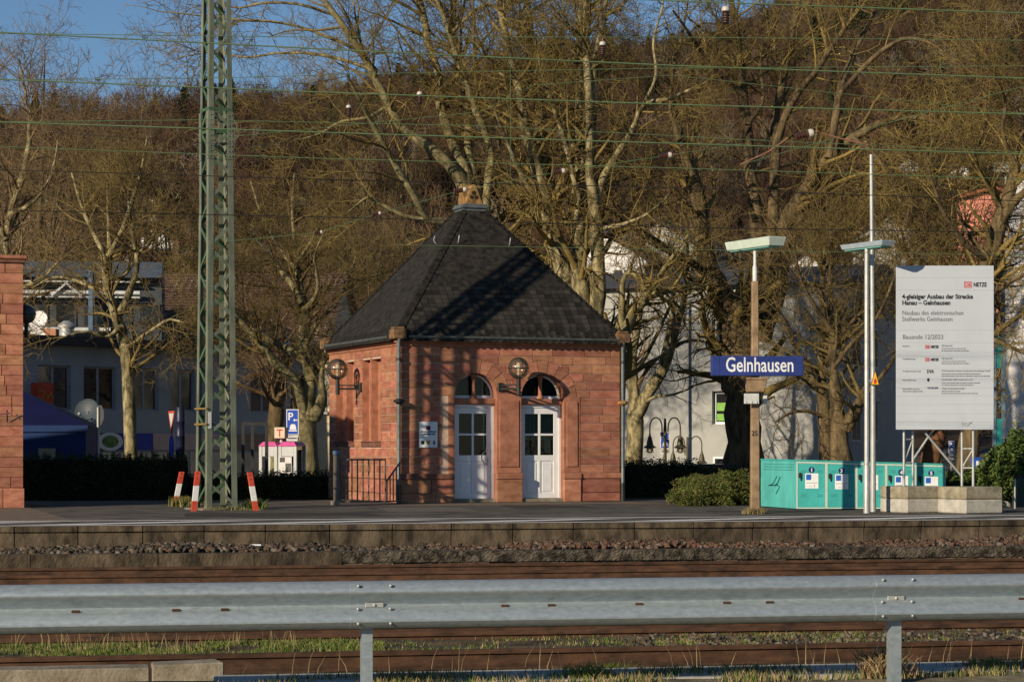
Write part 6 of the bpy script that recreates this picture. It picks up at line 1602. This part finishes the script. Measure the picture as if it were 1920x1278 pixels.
def tree_thing(name, label, cat, base, limbs, cfg, bark, twig, group=None, pollard=False, seed=0):
    g = np.random.default_rng(1000+seed)
    (tv, tf), (cv, cf) = make_tree_meshes(limbs, cfg, g)
    e = empty(name, label, cat, base, 0, group); b = np.array(base)
    me = np_mesh('trunk', tv-b, tf, True); me.materials.append(bark); o = bpy.data.objects.new('trunk', me); COL.objects.link(o); o.parent = e
    me = np_mesh('crown', cv-b, cf); me.materials.append(twig); o = bpy.data.objects.new('crown', me); COL.objects.link(o); o.parent = e
    return e
def L3(pts, Y, dY=0.):
    """limb from photo points (x, y, width): depth drifts by dY towards its tip"""
    n = len(pts); out = []; rad = []
    for i, (x, y, w) in enumerate(pts):
        Yi = Y+dY*(i/(n-1))**1.2; out.append(tuple(P(x, y, Yi))); rad.append(max(w/2*Yi/F, .006))
    return out, rad
def cfg(n1=60, n2=450, n3=2600, n4=5200, s=1., up=.15, droop=0., rm=.006, wig=.24):
    n2 = int(n2*.85); n3 = int(n3*.72); n4 = int(n4*.68); up = up*.6
    return dict(levels=[
        dict(n=n1, t=(.4,1.), len=(1.6*s,4.0*s), ang=(30,70), rf=.45, k=8, wig=wig*.55, up=up, m=5, rmin=.0125, taper=.3),
        dict(n=n2, t=(.2,1.), len=(.8*s,2.2*s), ang=(30,75), rf=.5, k=6, wig=wig*.85, up=up, m=3, rmin=.009, taper=.4),
        dict(n=n3, t=(.15,1.), len=(.35*s,1.1*s), ang=(30,80), rf=.6, k=3, wig=wig*1.3, up=up*.7+droop, m=3, rmin=rm, taper=.5),
        dict(n=n4, t=(.15,1.), len=(.15*s,.5*s), ang=(30,85), rf=.7, k=2, wig=wig*1.5, up=droop, m=3, rmin=rm*.8, taper=.5)])
def gb(px, Y): p = P(px, 900, Y); return (p.x, Y, float(gz(p.x, Y)))

# --- young plane tree at left
Y = 62
tree_thing('plane_tree', 'slender plane tree with pale trunk rising from the hedge, left of the mast', 'tree', gb(246, Y), [
    L3([(247,980,28),(246,880,26),(241,760,24),(240,700,23),(235,655,23),(226,613,21),(214,582,20),(203,545,17),(198,505,15),(205,460,10),(203,400,7),(201,340,4)], Y, .5),
    L3([(222,590,16),(243,548,13),(257,500,10),(252,450,8),(243,400,5),(240,350,3)], Y, -1.2),
    L3([(199,505,12),(186,458,10),(168,422,8),(150,378,6),(135,325,4)], Y, 1.2),
    L3([(203,480,11),(232,425,9),(250,370,7),(265,320,5),(276,255,3)], Y, -1),
    L3([(226,613,10),(200,632,7),(165,622,6),(125,630,4),(95,645,3)], Y, -1.5),
    L3([(214,582,10),(180,545,8),(140,525,6),(100,520,4),(60,540,3)], Y, 1),
    L3([(240,650,8),(275,625,6),(315,600,5),(345,605,3)], Y, -1),
    L3([(205,520,9),(235,515,7),(265,470,6),(300,440,4),(330,420,3)], Y, 1.5)], cfg(90, 620, 3600, 7000, .8, .12, -.05), BARK_P, TWIG_O, 'bare plane trees behind the platform', seed=1)
# --- plane tree left of the pavilion
Y = 64.5
tree_thing('plane_tree', 'stout forked plane tree with knobbly base just left of the pavilion', 'tree', gb(578, Y), [
    L3([(578,980,54),(577,890,48),(574,830,45),(573,795,44),(577,745,30),(584,715,28),(578,680,26),(570,650,23),(573,600,21),(567,572,22),(560,530,15),(557,490,12),(550,440,9),(548,380,6),(552,325,4)], Y, .6),
    L3([(570,800,22),(565,752,18),(553,712,18),(528,690,20),(502,662,15),(474,630,13),(442,592,10),(415,560,6),(385,530,3)], Y, -1.2),
    L3([(588,785,26),(603,752,22),(604,728,14),(603,700,9),(612,660,5)], Y, -.6),
    L3([(577,682,18),(545,657,15),(508,641,13),(478,618,10),(445,600,7),(425,575,4)], Y, 1.2),
    L3([(566,570,14),(545,530,11),(520,500,9),(497,470,6),(470,430,4)], Y, 1.5),
    L3([(570,580,12),(590,560,9),(596,525,6),(590,480,5),(610,430,3)], Y, -1.3),
    L3([(575,640,10),(600,600,8),(630,570,6),(650,530,5),(668,480,3)], Y, 1.5),
    L3([(557,490,8),(585,450,6),(610,400,5),(640,350,3)], Y, -1),
    L3([(555,505,8),(520,460,6),(490,400,5),(470,340,3)], Y, 1)], cfg(110, 800, 4600, 9000, .8, .12, 0), BARK_Y, TWIG_O, 'bare plane trees behind the platform', seed=2)
Y = 73
tree_thing('plane_tree', 'thick knobbly trunk plane tree behind the phone booth', 'tree', gb(516, Y), [
    L3([(515,960,36),(516,850,33),(517,800,32),(520,765,28),(518,735,22),(528,700,16),(530,650,12),(520,600,9),(515,540,6),(520,480,4)], Y, 0),
    L3([(522,760,18),(532,735,14),(535,700,10),(552,660,8),(575,600,6),(590,540,3)], Y, 1),
    L3([(518,740,14),(505,710,10),(500,670,8),(480,620,6),(460,560,4)], Y, -1)], cfg(70, 480, 2400, 4000, .9), BARK_D, TWIG_B, 'bare plane trees behind the platform', seed=3)
# --- big planes behind the pavilion
Y = 58.6
tree_thing('plane_tree', 'huge many-stemmed plane tree fanning out behind the roof finial', 'tree', gb(900, Y), [
    L3([(905,960,48.0),(903,700,43.2),(902,520,41.6),(895,430,40.0)], Y, 0),
    L3([(893,440,32.0),(874,350,25.6),(835,305,23.2),(803,274,20.8),(749,235,17.6),(729,196,16.0),(694,129,14.4),(674,94,13.6),(631,31,11.2),(598,-10,8.8),(560,-60,4.8)], Y, -2),
    L3([(897,440,28.8),(882,340,22.4),(854,282,20.8),(827,203,18.4),(823,145,16.8),(807,98,16.0),(792,23,14.4),(780,-30,11.2),(770,-90,6.4)], Y, 1),
    L3([(900,440,27.2),(889,340,20.0),(878,274,17.6),(880,219,16.8),(870,164,16.0),(866,117,14.4),(850,59,12.8),(850,0,11.2),(845,-60,6.4)], Y, 2.4),
    L3([(905,420,20.8),(921,290,14.4),(897,219,13.6),(874,156,12.0),(850,86,10.4),(827,20,8.8),(815,-10,7.2),(800,-70,4.0)], Y, -1),
    L3([(890,460,24.0),(850,420,17.6),(800,411,13.6),(772,360,12.8),(729,290,11.2),(702,239,9.6),(674,188,8.0),(650,140,4.0)], Y, -3),
    L3([(674,94,7.2),(620,72,6.4),(560,50,5.6),(500,40,4.8),(430,36,4.0),(360,28,3.2),(300,22,2.0)], Y-1, -1),
    L3([(694,129,7.2),(640,112,6.4),(580,100,5.6),(520,100,4.8),(460,108,4.0),(400,98,3.2),(335,108,2.0)], Y-1, 1),
    L3([(631,31,6.4),(570,10,5.6),(500,5,4.8),(440,15,4.0),(390,-10,2.4)], Y-1, 0),
    L3([(800,411,9.6),(760,405,7.2),(706,378,6.4),(690,370,5.6),(668,385,4.0),(650,400,2.4)], Y, -1),
    L3([(729,196,7.2),(690,220,5.6),(640,228,4.8),(600,250,3.2),(560,262,2.4)], Y, 1.5),
    L3([(850,59,7.2),(890,20,6.4),(920,10,4.8),(950,40,3.2)], Y, -1)], cfg(150, 1000, 5200, 9500, 1.05, .12), BARK_Y, TWIG_Y, 'bare plane trees behind the platform', seed=4)
Y = 59
tree_thing('plane_tree', 'tall pale plane tree with two leaning stems right of the roof top', 'tree', gb(1060, Y), [
    L3([(1062,960,43.2),(1062,620,40.0),(1056,500,37.6),(1030,422,31.2),(1019,352,27.2),(999,290,23.2),(979,219,20.0),(972,156,17.6),(952,90,16.0),(940,23,14.4),(930,-30,11.2),(920,-90,6.4)], Y, -1.5),
    L3([(1035,440,19.2),(1019,330,19.2),(1012,235,17.6),(1011,164,16.0),(999,98,14.4),(988,0,12.0),(975,-80,6.4)], Y, 2),
    L3([(1060,560,24.0),(1046,470,19.2),(1026,400,14.4),(990,350,11.2),(965,300,8.8),(940,240,6.4),(925,200,4.0)], Y, -2),
    L3([(1010,235,8.0),(1040,200,6.4),(1065,150,5.6),(1080,90,4.0),(1095,40,2.4)], Y, 1),
    L3([(972,156,7.2),(930,130,6.4),(900,80,4.8),(885,30,3.2)], Y, 1.5)], cfg(100, 700, 3800, 7000, 1.0), BARK_P, TWIG_Y, 'bare plane trees behind the platform', seed=5)
Y = 58.2
tree_thing('plane_tree', 'very tall straight-stemmed plane tree right behind the pavilion roof slope', 'tree', gb(1100, Y), [
    L3([(1104,960,44.8),(1100,700,41.6),(1096,600,38.4),(1085,497,33.6),(1085,372,29.6),(1089,313,18.4),(1085,219,15.2),(1087,110,13.6),(1087,0,11.2),(1090,-80,6.4)], Y, 1),
    L3([(1112,640,32.0),(1120,560,28.8),(1120,497,26.4),(1118,411,24.0),(1108,352,18.4),(1105,219,16.0),(1101,98,13.6),(1099,0,11.2),(1100,-80,6.4)], Y, -1),
    L3([(1110,370,14.4),(1112,235,15.2),(1116,117,12.8),(1124,78,11.2),(1137,0,8.8),(1150,-70,4.8)], Y, -2),
    L3([(1117,420,16.0),(1124,352,14.4),(1148,305,12.8),(1187,243,11.2),(1206,196,9.6),(1260,184,7.2),(1310,160,4.0)], Y, -2.5),
    L3([(1085,380,11.2),(1069,305,9.6),(1050,235,8.8),(1026,168,8.0),(1015,133,6.4),(1000,60,4.0)], Y, -1.5),
    L3([(1090,470,11.2),(1130,430,8.8),(1170,420,7.2),(1215,400,5.6),(1260,360,4.0)], Y, -2),
    L3([(1206,196,6.4),(1230,140,5.6),(1225,80,4.8),(1240,20,4.0),(1250,-30,2.4)], Y-2, 0),
    L3([(1087,300,7.2),(1060,240,6.4),(1045,180,4.8),(1050,110,3.2)], Y, 2)], cfg(110, 800, 4400, 8500, 1.0), BARK_P, TWIG_Y, 'bare plane trees behind the platform', seed=6)
# --- tree right of the pavilion and pollard
Y = 66
tree_thing('plane_tree', 'forked plane tree with flaking ochre bark right of the pavilion', 'tree', gb(1190, Y), [
    L3([(1191,980,38),(1189,880,35),(1189,820,33),(1190,775,30),(1189,735,22),(1187,690,18),(1190,640,14),(1200,590,10),(1205,540,7),(1215,480,4)], Y, .6),
    L3([(1195,780,26),(1212,742,24),(1238,700,22),(1258,655,18),(1270,605,15),(1282,560,12),(1290,500,8),(1288,440,4)], Y, -1),
    L3([(1238,700,12),(1250,640,11),(1262,590,9),(1262,540,6),(1275,480,4)], Y, 1.3),
    L3([(1258,655,9),(1285,640,7),(1320,640,5),(1350,660,3)], Y, -1),
    L3([(1188,700,9),(1210,670,8),(1235,620,7),(1262,560,5),(1270,520,3)], Y, -1.6),
    L3([(1192,770,8),(1225,745,6),(1260,740,5),(1300,725,3)], Y, -1.4)], cfg(56, 300, 1500, 2600, .75, .06, -.08), BARK_P, TWIG_B, 'bare plane trees behind the platform', seed=7)
Y = 58.5
tree_thing('plane_tree', 'pollarded plane tree with a hooked limb at the right eave of the pavilion', 'tree', gb(1150, Y), [
    L3([(1148,980,46),(1150,800,42),(1155,680,40),(1160,630,40),(1170,610,38),(1185,585,26),(1207,559,19),(1240,547,16),(1275,541,13),(1319,535,9),(1350,515,5)], Y, .5),
    L3([(1165,612,14),(1166,560,11),(1170,520,10),(1182,510,10),(1198,522,10),(1210,545,9)], Y, -.6),
    L3([(1205,562,14),(1225,535,12),(1240,512,10),(1262,480,7),(1290,440,4)], Y, -1)], cfg(34, 180, 800, 1400, .7), BARK_Y, TWIG_Y, 'bare plane trees behind the platform', seed=8)
# --- big dark tree behind the station sign
Y = 60
tree_thing('old_tree', 'massive dark old tree with ridged trunk behind the station sign', 'tree', gb(1397, Y), [
    L3([(1400,990,86),(1397,900,76),(1394,800,70),(1391,720,68),(1388,650,68),(1386,600,72),(1390,560,50)], Y, 0),
    L3([(1378,620,44),(1362,575,42),(1345,540,40),(1328,489,36),(1311,411,33),(1303,344,29),(1283,282,22),(1268,227,15),(1262,190,11),(1240,130,6)], Y, -1.5),
    L3([(1352,560,20),(1320,510,18),(1280,485,17),(1240,460,15),(1190,425,12),(1150,398,8),(1120,380,4)], Y, -3),
    L3([(1400,600,36),(1418,520,33),(1417,442,30),(1416,372,25),(1405,313,22),(1401,235,20),(1393,156,18),(1385,78,15),(1373,20,12),(1365,-40,7)], Y, 1.5),
    L3([(1425,640,44),(1445,575,41),(1460,500,38),(1471,455,34),(1470,422,30),(1495,380,27),(1553,297,22),(1600,258,18),(1651,231,14),(1710,219,9),(1760,230,4)], Y, -2.5),
    L3([(1440,540,26),(1448,430,24),(1452,372,20),(1456,274,18),(1452,227,17),(1467,156,15),(1479,98,13),(1495,20,11),(1505,-40,6)], Y, 2.2),
    L3([(1455,270,15),(1480,200,14),(1510,157,13),(1534,129,12),(1562,85,9),(1600,30,7),(1630,-20,4)], Y, -2),
    L3([(1553,297,15),(1566,235,14),(1573,176,14),(1585,137,12),(1612,78,10),(1636,31,8),(1660,-20,4)], Y-2, 1.5),
    L3([(1575,176,11),(1615,130,10),(1651,98,9),(1690,74,8),(1722,74,6),(1760,90,4),(1790,120,2.5)], Y-2, -1),
    L3([(1460,430,18),(1520,400,15),(1560,380,13),(1620,355,11),(1680,352,9),(1720,340,6),(1770,345,3)], Y, -3),
    L3([(1300,330,13),(1270,250,10),(1255,190,9),(1265,120,7),(1280,60,5),(1290,0,3)], Y-2, 1.5),
    L3([(1397,180,11),(1350,140,9),(1310,90,8),(1290,60,6),(1262,20,4)], Y, -2),
    L3([(1401,235,10),(1430,190,8),(1425,120,7),(1440,60,5),(1430,0,3)], Y, 2),
    L3([(1600,258,9),(1640,290,8),(1665,330,6),(1690,380,4)], Y-3, -.5),
    L3([(1470,430,12),(1500,470,9),(1550,480,8),(1600,455,6),(1640,440,4)], Y-1, -1)], cfg(160, 900, 4000, 7000, 1.0, .1, -.02), BARK_D, TWIG_Y, None, seed=9)
# --- twin trees right of the sign
Y = 57.2
tree_thing('plane_tree', 'thin dark tree between the station sign and the lamp post, left one of two', 'tree', gb(1550, Y), [
    L3([(1553,980,30),(1550,880,28),(1545,800,25),(1541,720,18),(1545,640,15),(1541,560,12),(1546,480,9),(1552,420,5)], Y, .5),
    L3([(1542,735,10),(1515,690,9),(1490,650,7),(1470,600,5),(1455,560,3)], Y, -1),
    L3([(1543,690,9),(1570,640,8),(1600,600,6),(1640,570,4)], Y, -1.4),
    L3([(1545,780,9),(1510,770,7),(1480,775,5),(1455,790,3)], Y, -1)], cfg(54, 300, 1500, 2800, .85, .04, -.1), BARK_D, TWIG_O, None, seed=10)
Y = 56.2
tree_thing('plane_tree', 'stubby forked tree with cut limb directly left of the lamp post', 'tree', gb(1578, Y), [
    L3([(1578,980,46),(1578,880,42),(1578,820,40),(1572,780,26),(1565,730,22),(1562,670,16),(1558,600,13),(1556,540,11),(1560,470,8),(1555,410,5)], Y, .6),
    L3([(1583,805,28),(1602,775,24),(1618,745,20),(1626,728,17)], Y, -.5),
    L3([(1608,765,10),(1640,720,9),(1670,680,8),(1700,620,6),(1720,560,4)], Y, 1.5),
    L3([(1562,690,9),(1600,640,8),(1640,600,7),(1670,540,6),(1690,480,3)], Y, -1),
    L3([(1560,620,9),(1525,570,8),(1500,520,6),(1490,460,4)], Y, -1)], cfg(66, 360, 1900, 3500, .85, .05, -.08), BARK_D, TWIG_O, None, seed=11)
# --- trees at the right edge
Y = 57
tree_thing('old_tree', 'tree behind the construction board, its forked limbs rise at the right edge', 'tree', gb(1830, Y), [
    L3([(1812,980,44),(1822,800,40),(1835,620,37),(1848,510,34),(1864,455,32),(1878,405,30),(1895,358,26),(1906,310,19),(1916,255,13),(1925,190,7)], Y, .5),
    L3([(1878,412,20),(1905,375,17),(1940,345,12),(1980,310,6)], Y, -1),
    L3([(1855,485,14),(1825,470,12),(1795,440,10),(1765,390,8),(1745,330,5),(1730,280,3)], Y, -1.5),
    L3([(1840,560,12),(1870,545,10),(1900,525,8),(1940,510,5)], Y, -2),
    L3([(1835,620,11),(1870,640,9),(1905,655,7),(1945,670,4)], Y, -1.5),
    L3([(1880,400,10),(1850,340,9),(1830,290,8),(1850,220,6),(1840,150,4)], Y, 2),
    L3([(1906,310,9),(1880,250,8),(1885,190,6),(1860,120,5),(1870,60,3)], Y, -1.5),
    L3([(1850,480,10),(1810,430,8),(1790,360,7),(1800,290,5),(1780,220,3)], Y, 2)], cfg(110, 800, 4400, 8500, .95, .05, -.04), BARK_D, TWIG_Y, None, seed=12)
Y = 60
tree_thing('old_tree', 'leaning reddish trunk seen under the construction board', 'tree', gb(1740, Y), [
    L3([(1732,980,44),(1742,880,38),(1754,830,34),(1768,780,30),(1785,700,24),(1780,600,16),(1770,500,10),(1760,430,5)], Y, .5),
    L3([(1785,700,14),(1815,640,12),(1840,560,9),(1835,480,5)], Y, 1.5),
    L3([(1780,620,12),(1740,560,10),(1710,500,8),(1690,430,5),(1680,380,3)], Y, -1),
    L3([(1770,500,8),(1800,450,6),(1820,400,3)], Y, 1)], cfg(70, 520, 2800, 5600, .9, .04, -.04), pm('reddish_bark', (.16,.075,.035), .95, .35, 6, .5), TWIG_O, None, seed=13)
Y = 70
tree_thing('plane_tree', 'pale stemmed tree at the left edge above the station cornice', 'tree', gb(-10, Y), [
    L3([(-12,980,40),(-10,700,32),(0,560,24),(12,450,18),(22,400,15),(37,350,14),(50,300,11),(58,230,8),(45,160,5),(35,110,3)], Y, .5),
    L3([(12,450,12),(-20,380,10),(-40,300,7),(-30,200,4)], Y, 1),
    L3([(22,400,10),(60,380,8),(95,330,6),(110,260,4)], Y, -1),
    L3([(0,560,10),(40,540,8),(80,520,6),(110,490,4)], Y, -1.5)], cfg(80, 520, 2600, 5000, 1.0), BARK_P, TWIG_B, None, seed=14)

# --- generic bare trees, built once and copied
def generic(seed, H, W, kind):
    g = np.random.default_rng(seed); limbs = []
    n = 6 if kind == 'up' else 7
    limbs.append(([(0,0,0),(g.normal(0,.1),g.normal(0,.1),H*.25),(g.normal(0,.3),g.normal(0,.3),H*.55),(g.normal(0,.4),g.normal(0,.4),H*.98)], [H*.014,H*.011,H*.006,.012]))
    for i in range(n):
        a = i*2.4+g.uniform(0,1); z0 = H*g.uniform(.15,.42); r = W/2*g.uniform(.5,1.)
        q = .55 if kind == 'up' else .8
        limbs.append(([(0,0,z0),(math.cos(a)*r*.4*q,math.sin(a)*r*.4*q,z0+H*.16),(math.cos(a)*r*.75*q,math.sin(a)*r*.75*q,z0+H*.33),(math.cos(a)*r,math.sin(a)*r,min(H*.95,z0+H*.55))], [H*.007,H*.005,H*.0035,.012]))
    s = H/12
    c = cfg(70, 420, 1900, 2800, s*.85, .3 if kind == 'up' else .15, 0, .011, .16)
    (tv, tf), (cv, cf) = make_tree_meshes(limbs, c, g)
    a = np_mesh('trunk', tv, tf, True); a.materials.append(BARK_B); b = np_mesh('crown', cv, cf); b.materials.append(TWIG_B if kind == 'up' else TWIG_O)
    return a, b
GEN = {'up1': generic(31, 17, 5.5, 'up'), 'up2': generic(32, 16, 6.5, 'up'), 'br1': generic(33, 12, 10, 'br'), 'br2': generic(34, 11, 9, 'br')}
def put(kind, px, Y, sc, rz, label, group):
    p = P(px, 800, Y); e = empty('bare_tree', label, 'tree', (p.x, Y, float(gz(p.x, Y))-.1), R(rz), group); e.scale = (sc, sc, sc)
    for nm, me in zip(('trunk','crown'), GEN[kind]):
        o = bpy.data.objects.new(nm, me); COL.objects.link(o); o.parent = e
    return e
g1 = 'bare brown trees in the gardens behind the street'
spots = [('up1',68,112,1.36,0,'tallest upright bare tree against the sky at far left'),('up2',112,118,1.24,70,'upright bare tree right of the tallest one at far left'),('up1',20,125,1.22,140,'upright bare tree at the left edge below the skyline'),
 ('up2',172,120,1.2,200,'upright bare tree between the tallest left tree and the mast, under the sky gap'),('up1',270,128,1.26,260,'upright bare tree with thin top just left of the mast'),
 ('up2',322,122,1.1,310,'upright bare tree touching the left side of the mast'),('br2',350,105,1.05,120,'broad bare tree directly behind the mast'),('br1',430,112,1.12,80,'broad bare tree right of the mast'),
 ('br2',480,100,1.0,210,'broad bare tree over the brown tiled roof'),('up2',500,125,.92,10,'upright bare tree between the mast and the pavilion'),('br1',560,118,1.1,300,'broad bare tree above the forked plane tree'),
 ('br2',640,105,1.08,45,'broad bare tree behind the left slope of the pavilion roof'),('br1',700,115,1.15,170,'broad bare tree just left of the roof finial'),('up1',610,122,.9,95,'upright bare tree above the left eave of the pavilion'),
 ('br2',760,124,1.12,260,'broad bare tree hidden behind the stems over the roof'),('br1',960,112,1.0,15,'broad bare tree behind the right slope of the roof'),('br2',1180,110,1.05,110,'broad bare tree between the tall plane and the old tree'),
 ('br1',1260,122,1.1,220,'broad bare tree left of the old dark tree'),('br2',1500,112,1.1,60,'broad bare tree right of the old dark tree'),('br1',1590,120,1.1,330,'broad bare tree behind the lamp post'),
 ('br2',1680,105,1.05,190,'broad bare tree above the left corner of the construction board'),('br1',1760,112,1.1,100,'broad bare tree above the construction board'),('up2',1820,125,.9,30,'upright bare tree above the right corner of the construction board'),
 ('br2',1890,118,1.1,280,'broad bare tree beside the white building'),]
for s_ in spots: put(*s_, g1)

# --- conifers standing out on the skyline
def conifer_mesh(seed, H, W):
    g = np.random.default_rng(seed); n = 3200
    t = g.uniform(0,1,n)**.8; r = W/2*(1-t)**.8*g.uniform(.2,1,n)*(1+.25*np.sin(t*40)); a = g.uniform(0,6.283,n)
    return np.stack([r*np.cos(a), r*np.sin(a), H*(.12+.88*t)-r*.25], -1)
def conifer(px, py_base, Y, H, W, label, seed):
    p = P(px, py_base, Y); z = float(gz(p.x, Y))-.3; e = empty('conifer', label, 'tree', (p.x, Y, z), 0, 'dark conifers on the hill')
    leaves('crown', conifer_mesh(seed, H, W), .62, (CONIF,), e, .4); m = MB(); m.tube((0,0,0),(0,0,H*.95), .22, .04, 6); m.build('trunk', BARK_D, e)
conifer(102, 0, 480, 24, 13, 'dark conifer on the skyline behind the tallest left bare tree', 1)
conifer(165, 0, 480, 23, 12, 'dark conifer on the skyline left of the mast', 2)
conifer(268, 0, 500, 17, 10, 'smaller dark conifer at the sky gap left of the mast', 3)
conifer(1670, 0, 420, 26, 9, 'tall dark conifer high on the right slope', 4); conifer(1700, 0, 430, 24, 8, 'second tall conifer high on the right slope', 5); conifer(1610, 0, 400, 22, 9, 'dark conifer above the large insulator on the right slope', 6)
conifer(1035, 0, 430, 20, 9, 'dark conifer on the slope between the plane tree stems', 7)

# ------------------------------------------------------------------ wooded hillside
lib = bpy.data.collections.new('wood_models')
def conifer_like():
    return conifer_mesh(8, 15, 7)[:1500]
def wood_tree(seed):
    g = np.random.default_rng(seed); H = g.uniform(10,14); W = H*.62; limbs = [([(0,0,0),(g.normal(0,.2),g.normal(0,.2),H*.4),(g.normal(0,.4),g.normal(0,.4),H*.97)], [.15,.10,.03])]
    for i in range(6):
        a = i*2.4+g.uniform(0,1); z0 = H*g.uniform(.2,.5); r = W/2*g.uniform(.5,1)
        limbs.append(([(0,0,z0),(math.cos(a)*r*.5,math.sin(a)*r*.5,z0+H*.2),(math.cos(a)*r,math.sin(a)*r,min(z0+H*.45,H*.95))], [.08,.055,.03]))
    lv = [dict(n=60, t=(.3,1.), len=(1.6,3.4), ang=(25,55), rf=.6, k=3, wig=.15, up=.25, m=3, rmin=.032, taper=.5), dict(n=330, t=(.15,1.), len=(.8,2.0), ang=(25,65), rf=.7, k=2, wig=.2, up=.2, m=3, rmin=.026, taper=.6), dict(n=520, t=(.15,1.), len=(.4,1.2), ang=(25,70), rf=.8, k=2, wig=.2, up=.1, m=3, rmin=.022, taper=.6)]
    (tv, tf), (cv, cf) = make_tree_meshes(limbs, dict(levels=lv), g); V, Q = merge([(tv, tf), (cv, cf)])
    me = np_mesh('wood_tree', V, Q); me.materials.append(WOODM); o = bpy.data.objects.new('wood_tree', me); lib.objects.link(o)
for s_ in range(6): wood_tree(50+s_)
BIRCH = pm('pale_wood_twigs', (.26,.22,.16), 1., .4, .02, 0, col2=(.34,.28,.2), rnd=.3)
for s_ in (60, 61):
    wood_tree(s_); o = lib.objects[-1]; o.data.materials[0] = BIRCH
o = leaves('wood_tree_evergreen', conifer_like(), .9, (CONIF,), None, .4); COL.objects.unlink(o); lib.objects.link(o)
pts = []; rots = []; scs = []; ids = []
g = np.random.default_rng(99)
while len(pts) < 4700:
    Y = 150+480*g.uniform(0,1)**.8; px = g.uniform(-500, 2420); X = (px-960)/F*Y
    if Y < 270 and g.uniform() < .8: continue
    if any(abs(px-a) < b*.5+12 and c-90 < Y < c+14 for a, b, c in HOUSES) and (g.uniform() < .9 or Y > -1 and any(abs(px-a) < b*.5+6 and c-4 < Y < c+12 for a, b, c in HOUSES)): continue
    pts.append((X, Y, float(gz(X, Y))-.3)); rots.append((0,0,g.uniform(0,6.28))); scs.append(g.uniform(.75,1.25)*(.75 if Y < 220 else 1)); ids.append(g.integers(0,6) if g.uniform() < .91 else g.integers(6,9))
me = bpy.data.meshes.new('hillside_wood'); me.from_pydata(pts, [], [])
at = me.attributes.new('rot', 'FLOAT_VECTOR', 'POINT'); at.data.foreach_set('vector', np.array(rots, np.float32).ravel())
at = me.attributes.new('scl', 'FLOAT', 'POINT'); at.data.foreach_set('value', np.array(scs, np.float32))
at = me.attributes.new('idx', 'INT', 'POINT'); at.data.foreach_set('value', np.array(ids, np.int32))
wood = bpy.data.objects.new('hillside_wood', me); COL.objects.link(wood); tag(wood, 'brown leafless woodland covering the hillside behind the town', 'wood', kind='stuff')
ng = bpy.data.node_groups.new('scatter_wood', 'GeometryNodeTree'); ng.interface.new_socket('Geometry', in_out='INPUT', socket_type='NodeSocketGeometry'); ng.interface.new_socket('Geometry', in_out='OUTPUT', socket_type='NodeSocketGeometry')
gi = ng.nodes.new('NodeGroupInput'); go = ng.nodes.new('NodeGroupOutput'); ci = ng.nodes.new('GeometryNodeCollectionInfo'); ci.inputs['Collection'].default_value = lib; ci.inputs['Separate Children'].default_value = True; ci.inputs['Reset Children'].default_value = True
ip = ng.nodes.new('GeometryNodeInstanceOnPoints'); ip.inputs['Pick Instance'].default_value = True
def attr(n, t):
    a = ng.nodes.new('GeometryNodeInputNamedAttribute'); a.data_type = t; a.inputs['Name'].default_value = n; return a.outputs['Attribute']
lk = ng.links.new
lk(gi.outputs[0], ip.inputs['Points']); lk(ci.outputs[0], ip.inputs['Instance']); lk(attr('idx','INT'), ip.inputs['Instance Index']); lk(attr('scl','FLOAT'), ip.inputs['Scale'])
lk(attr('rot','FLOAT_VECTOR'), ip.inputs['Rotation']); lk(ip.outputs[0], go.inputs[0])
md = wood.modifiers.new('scatter', 'NODES'); md.node_group = ng
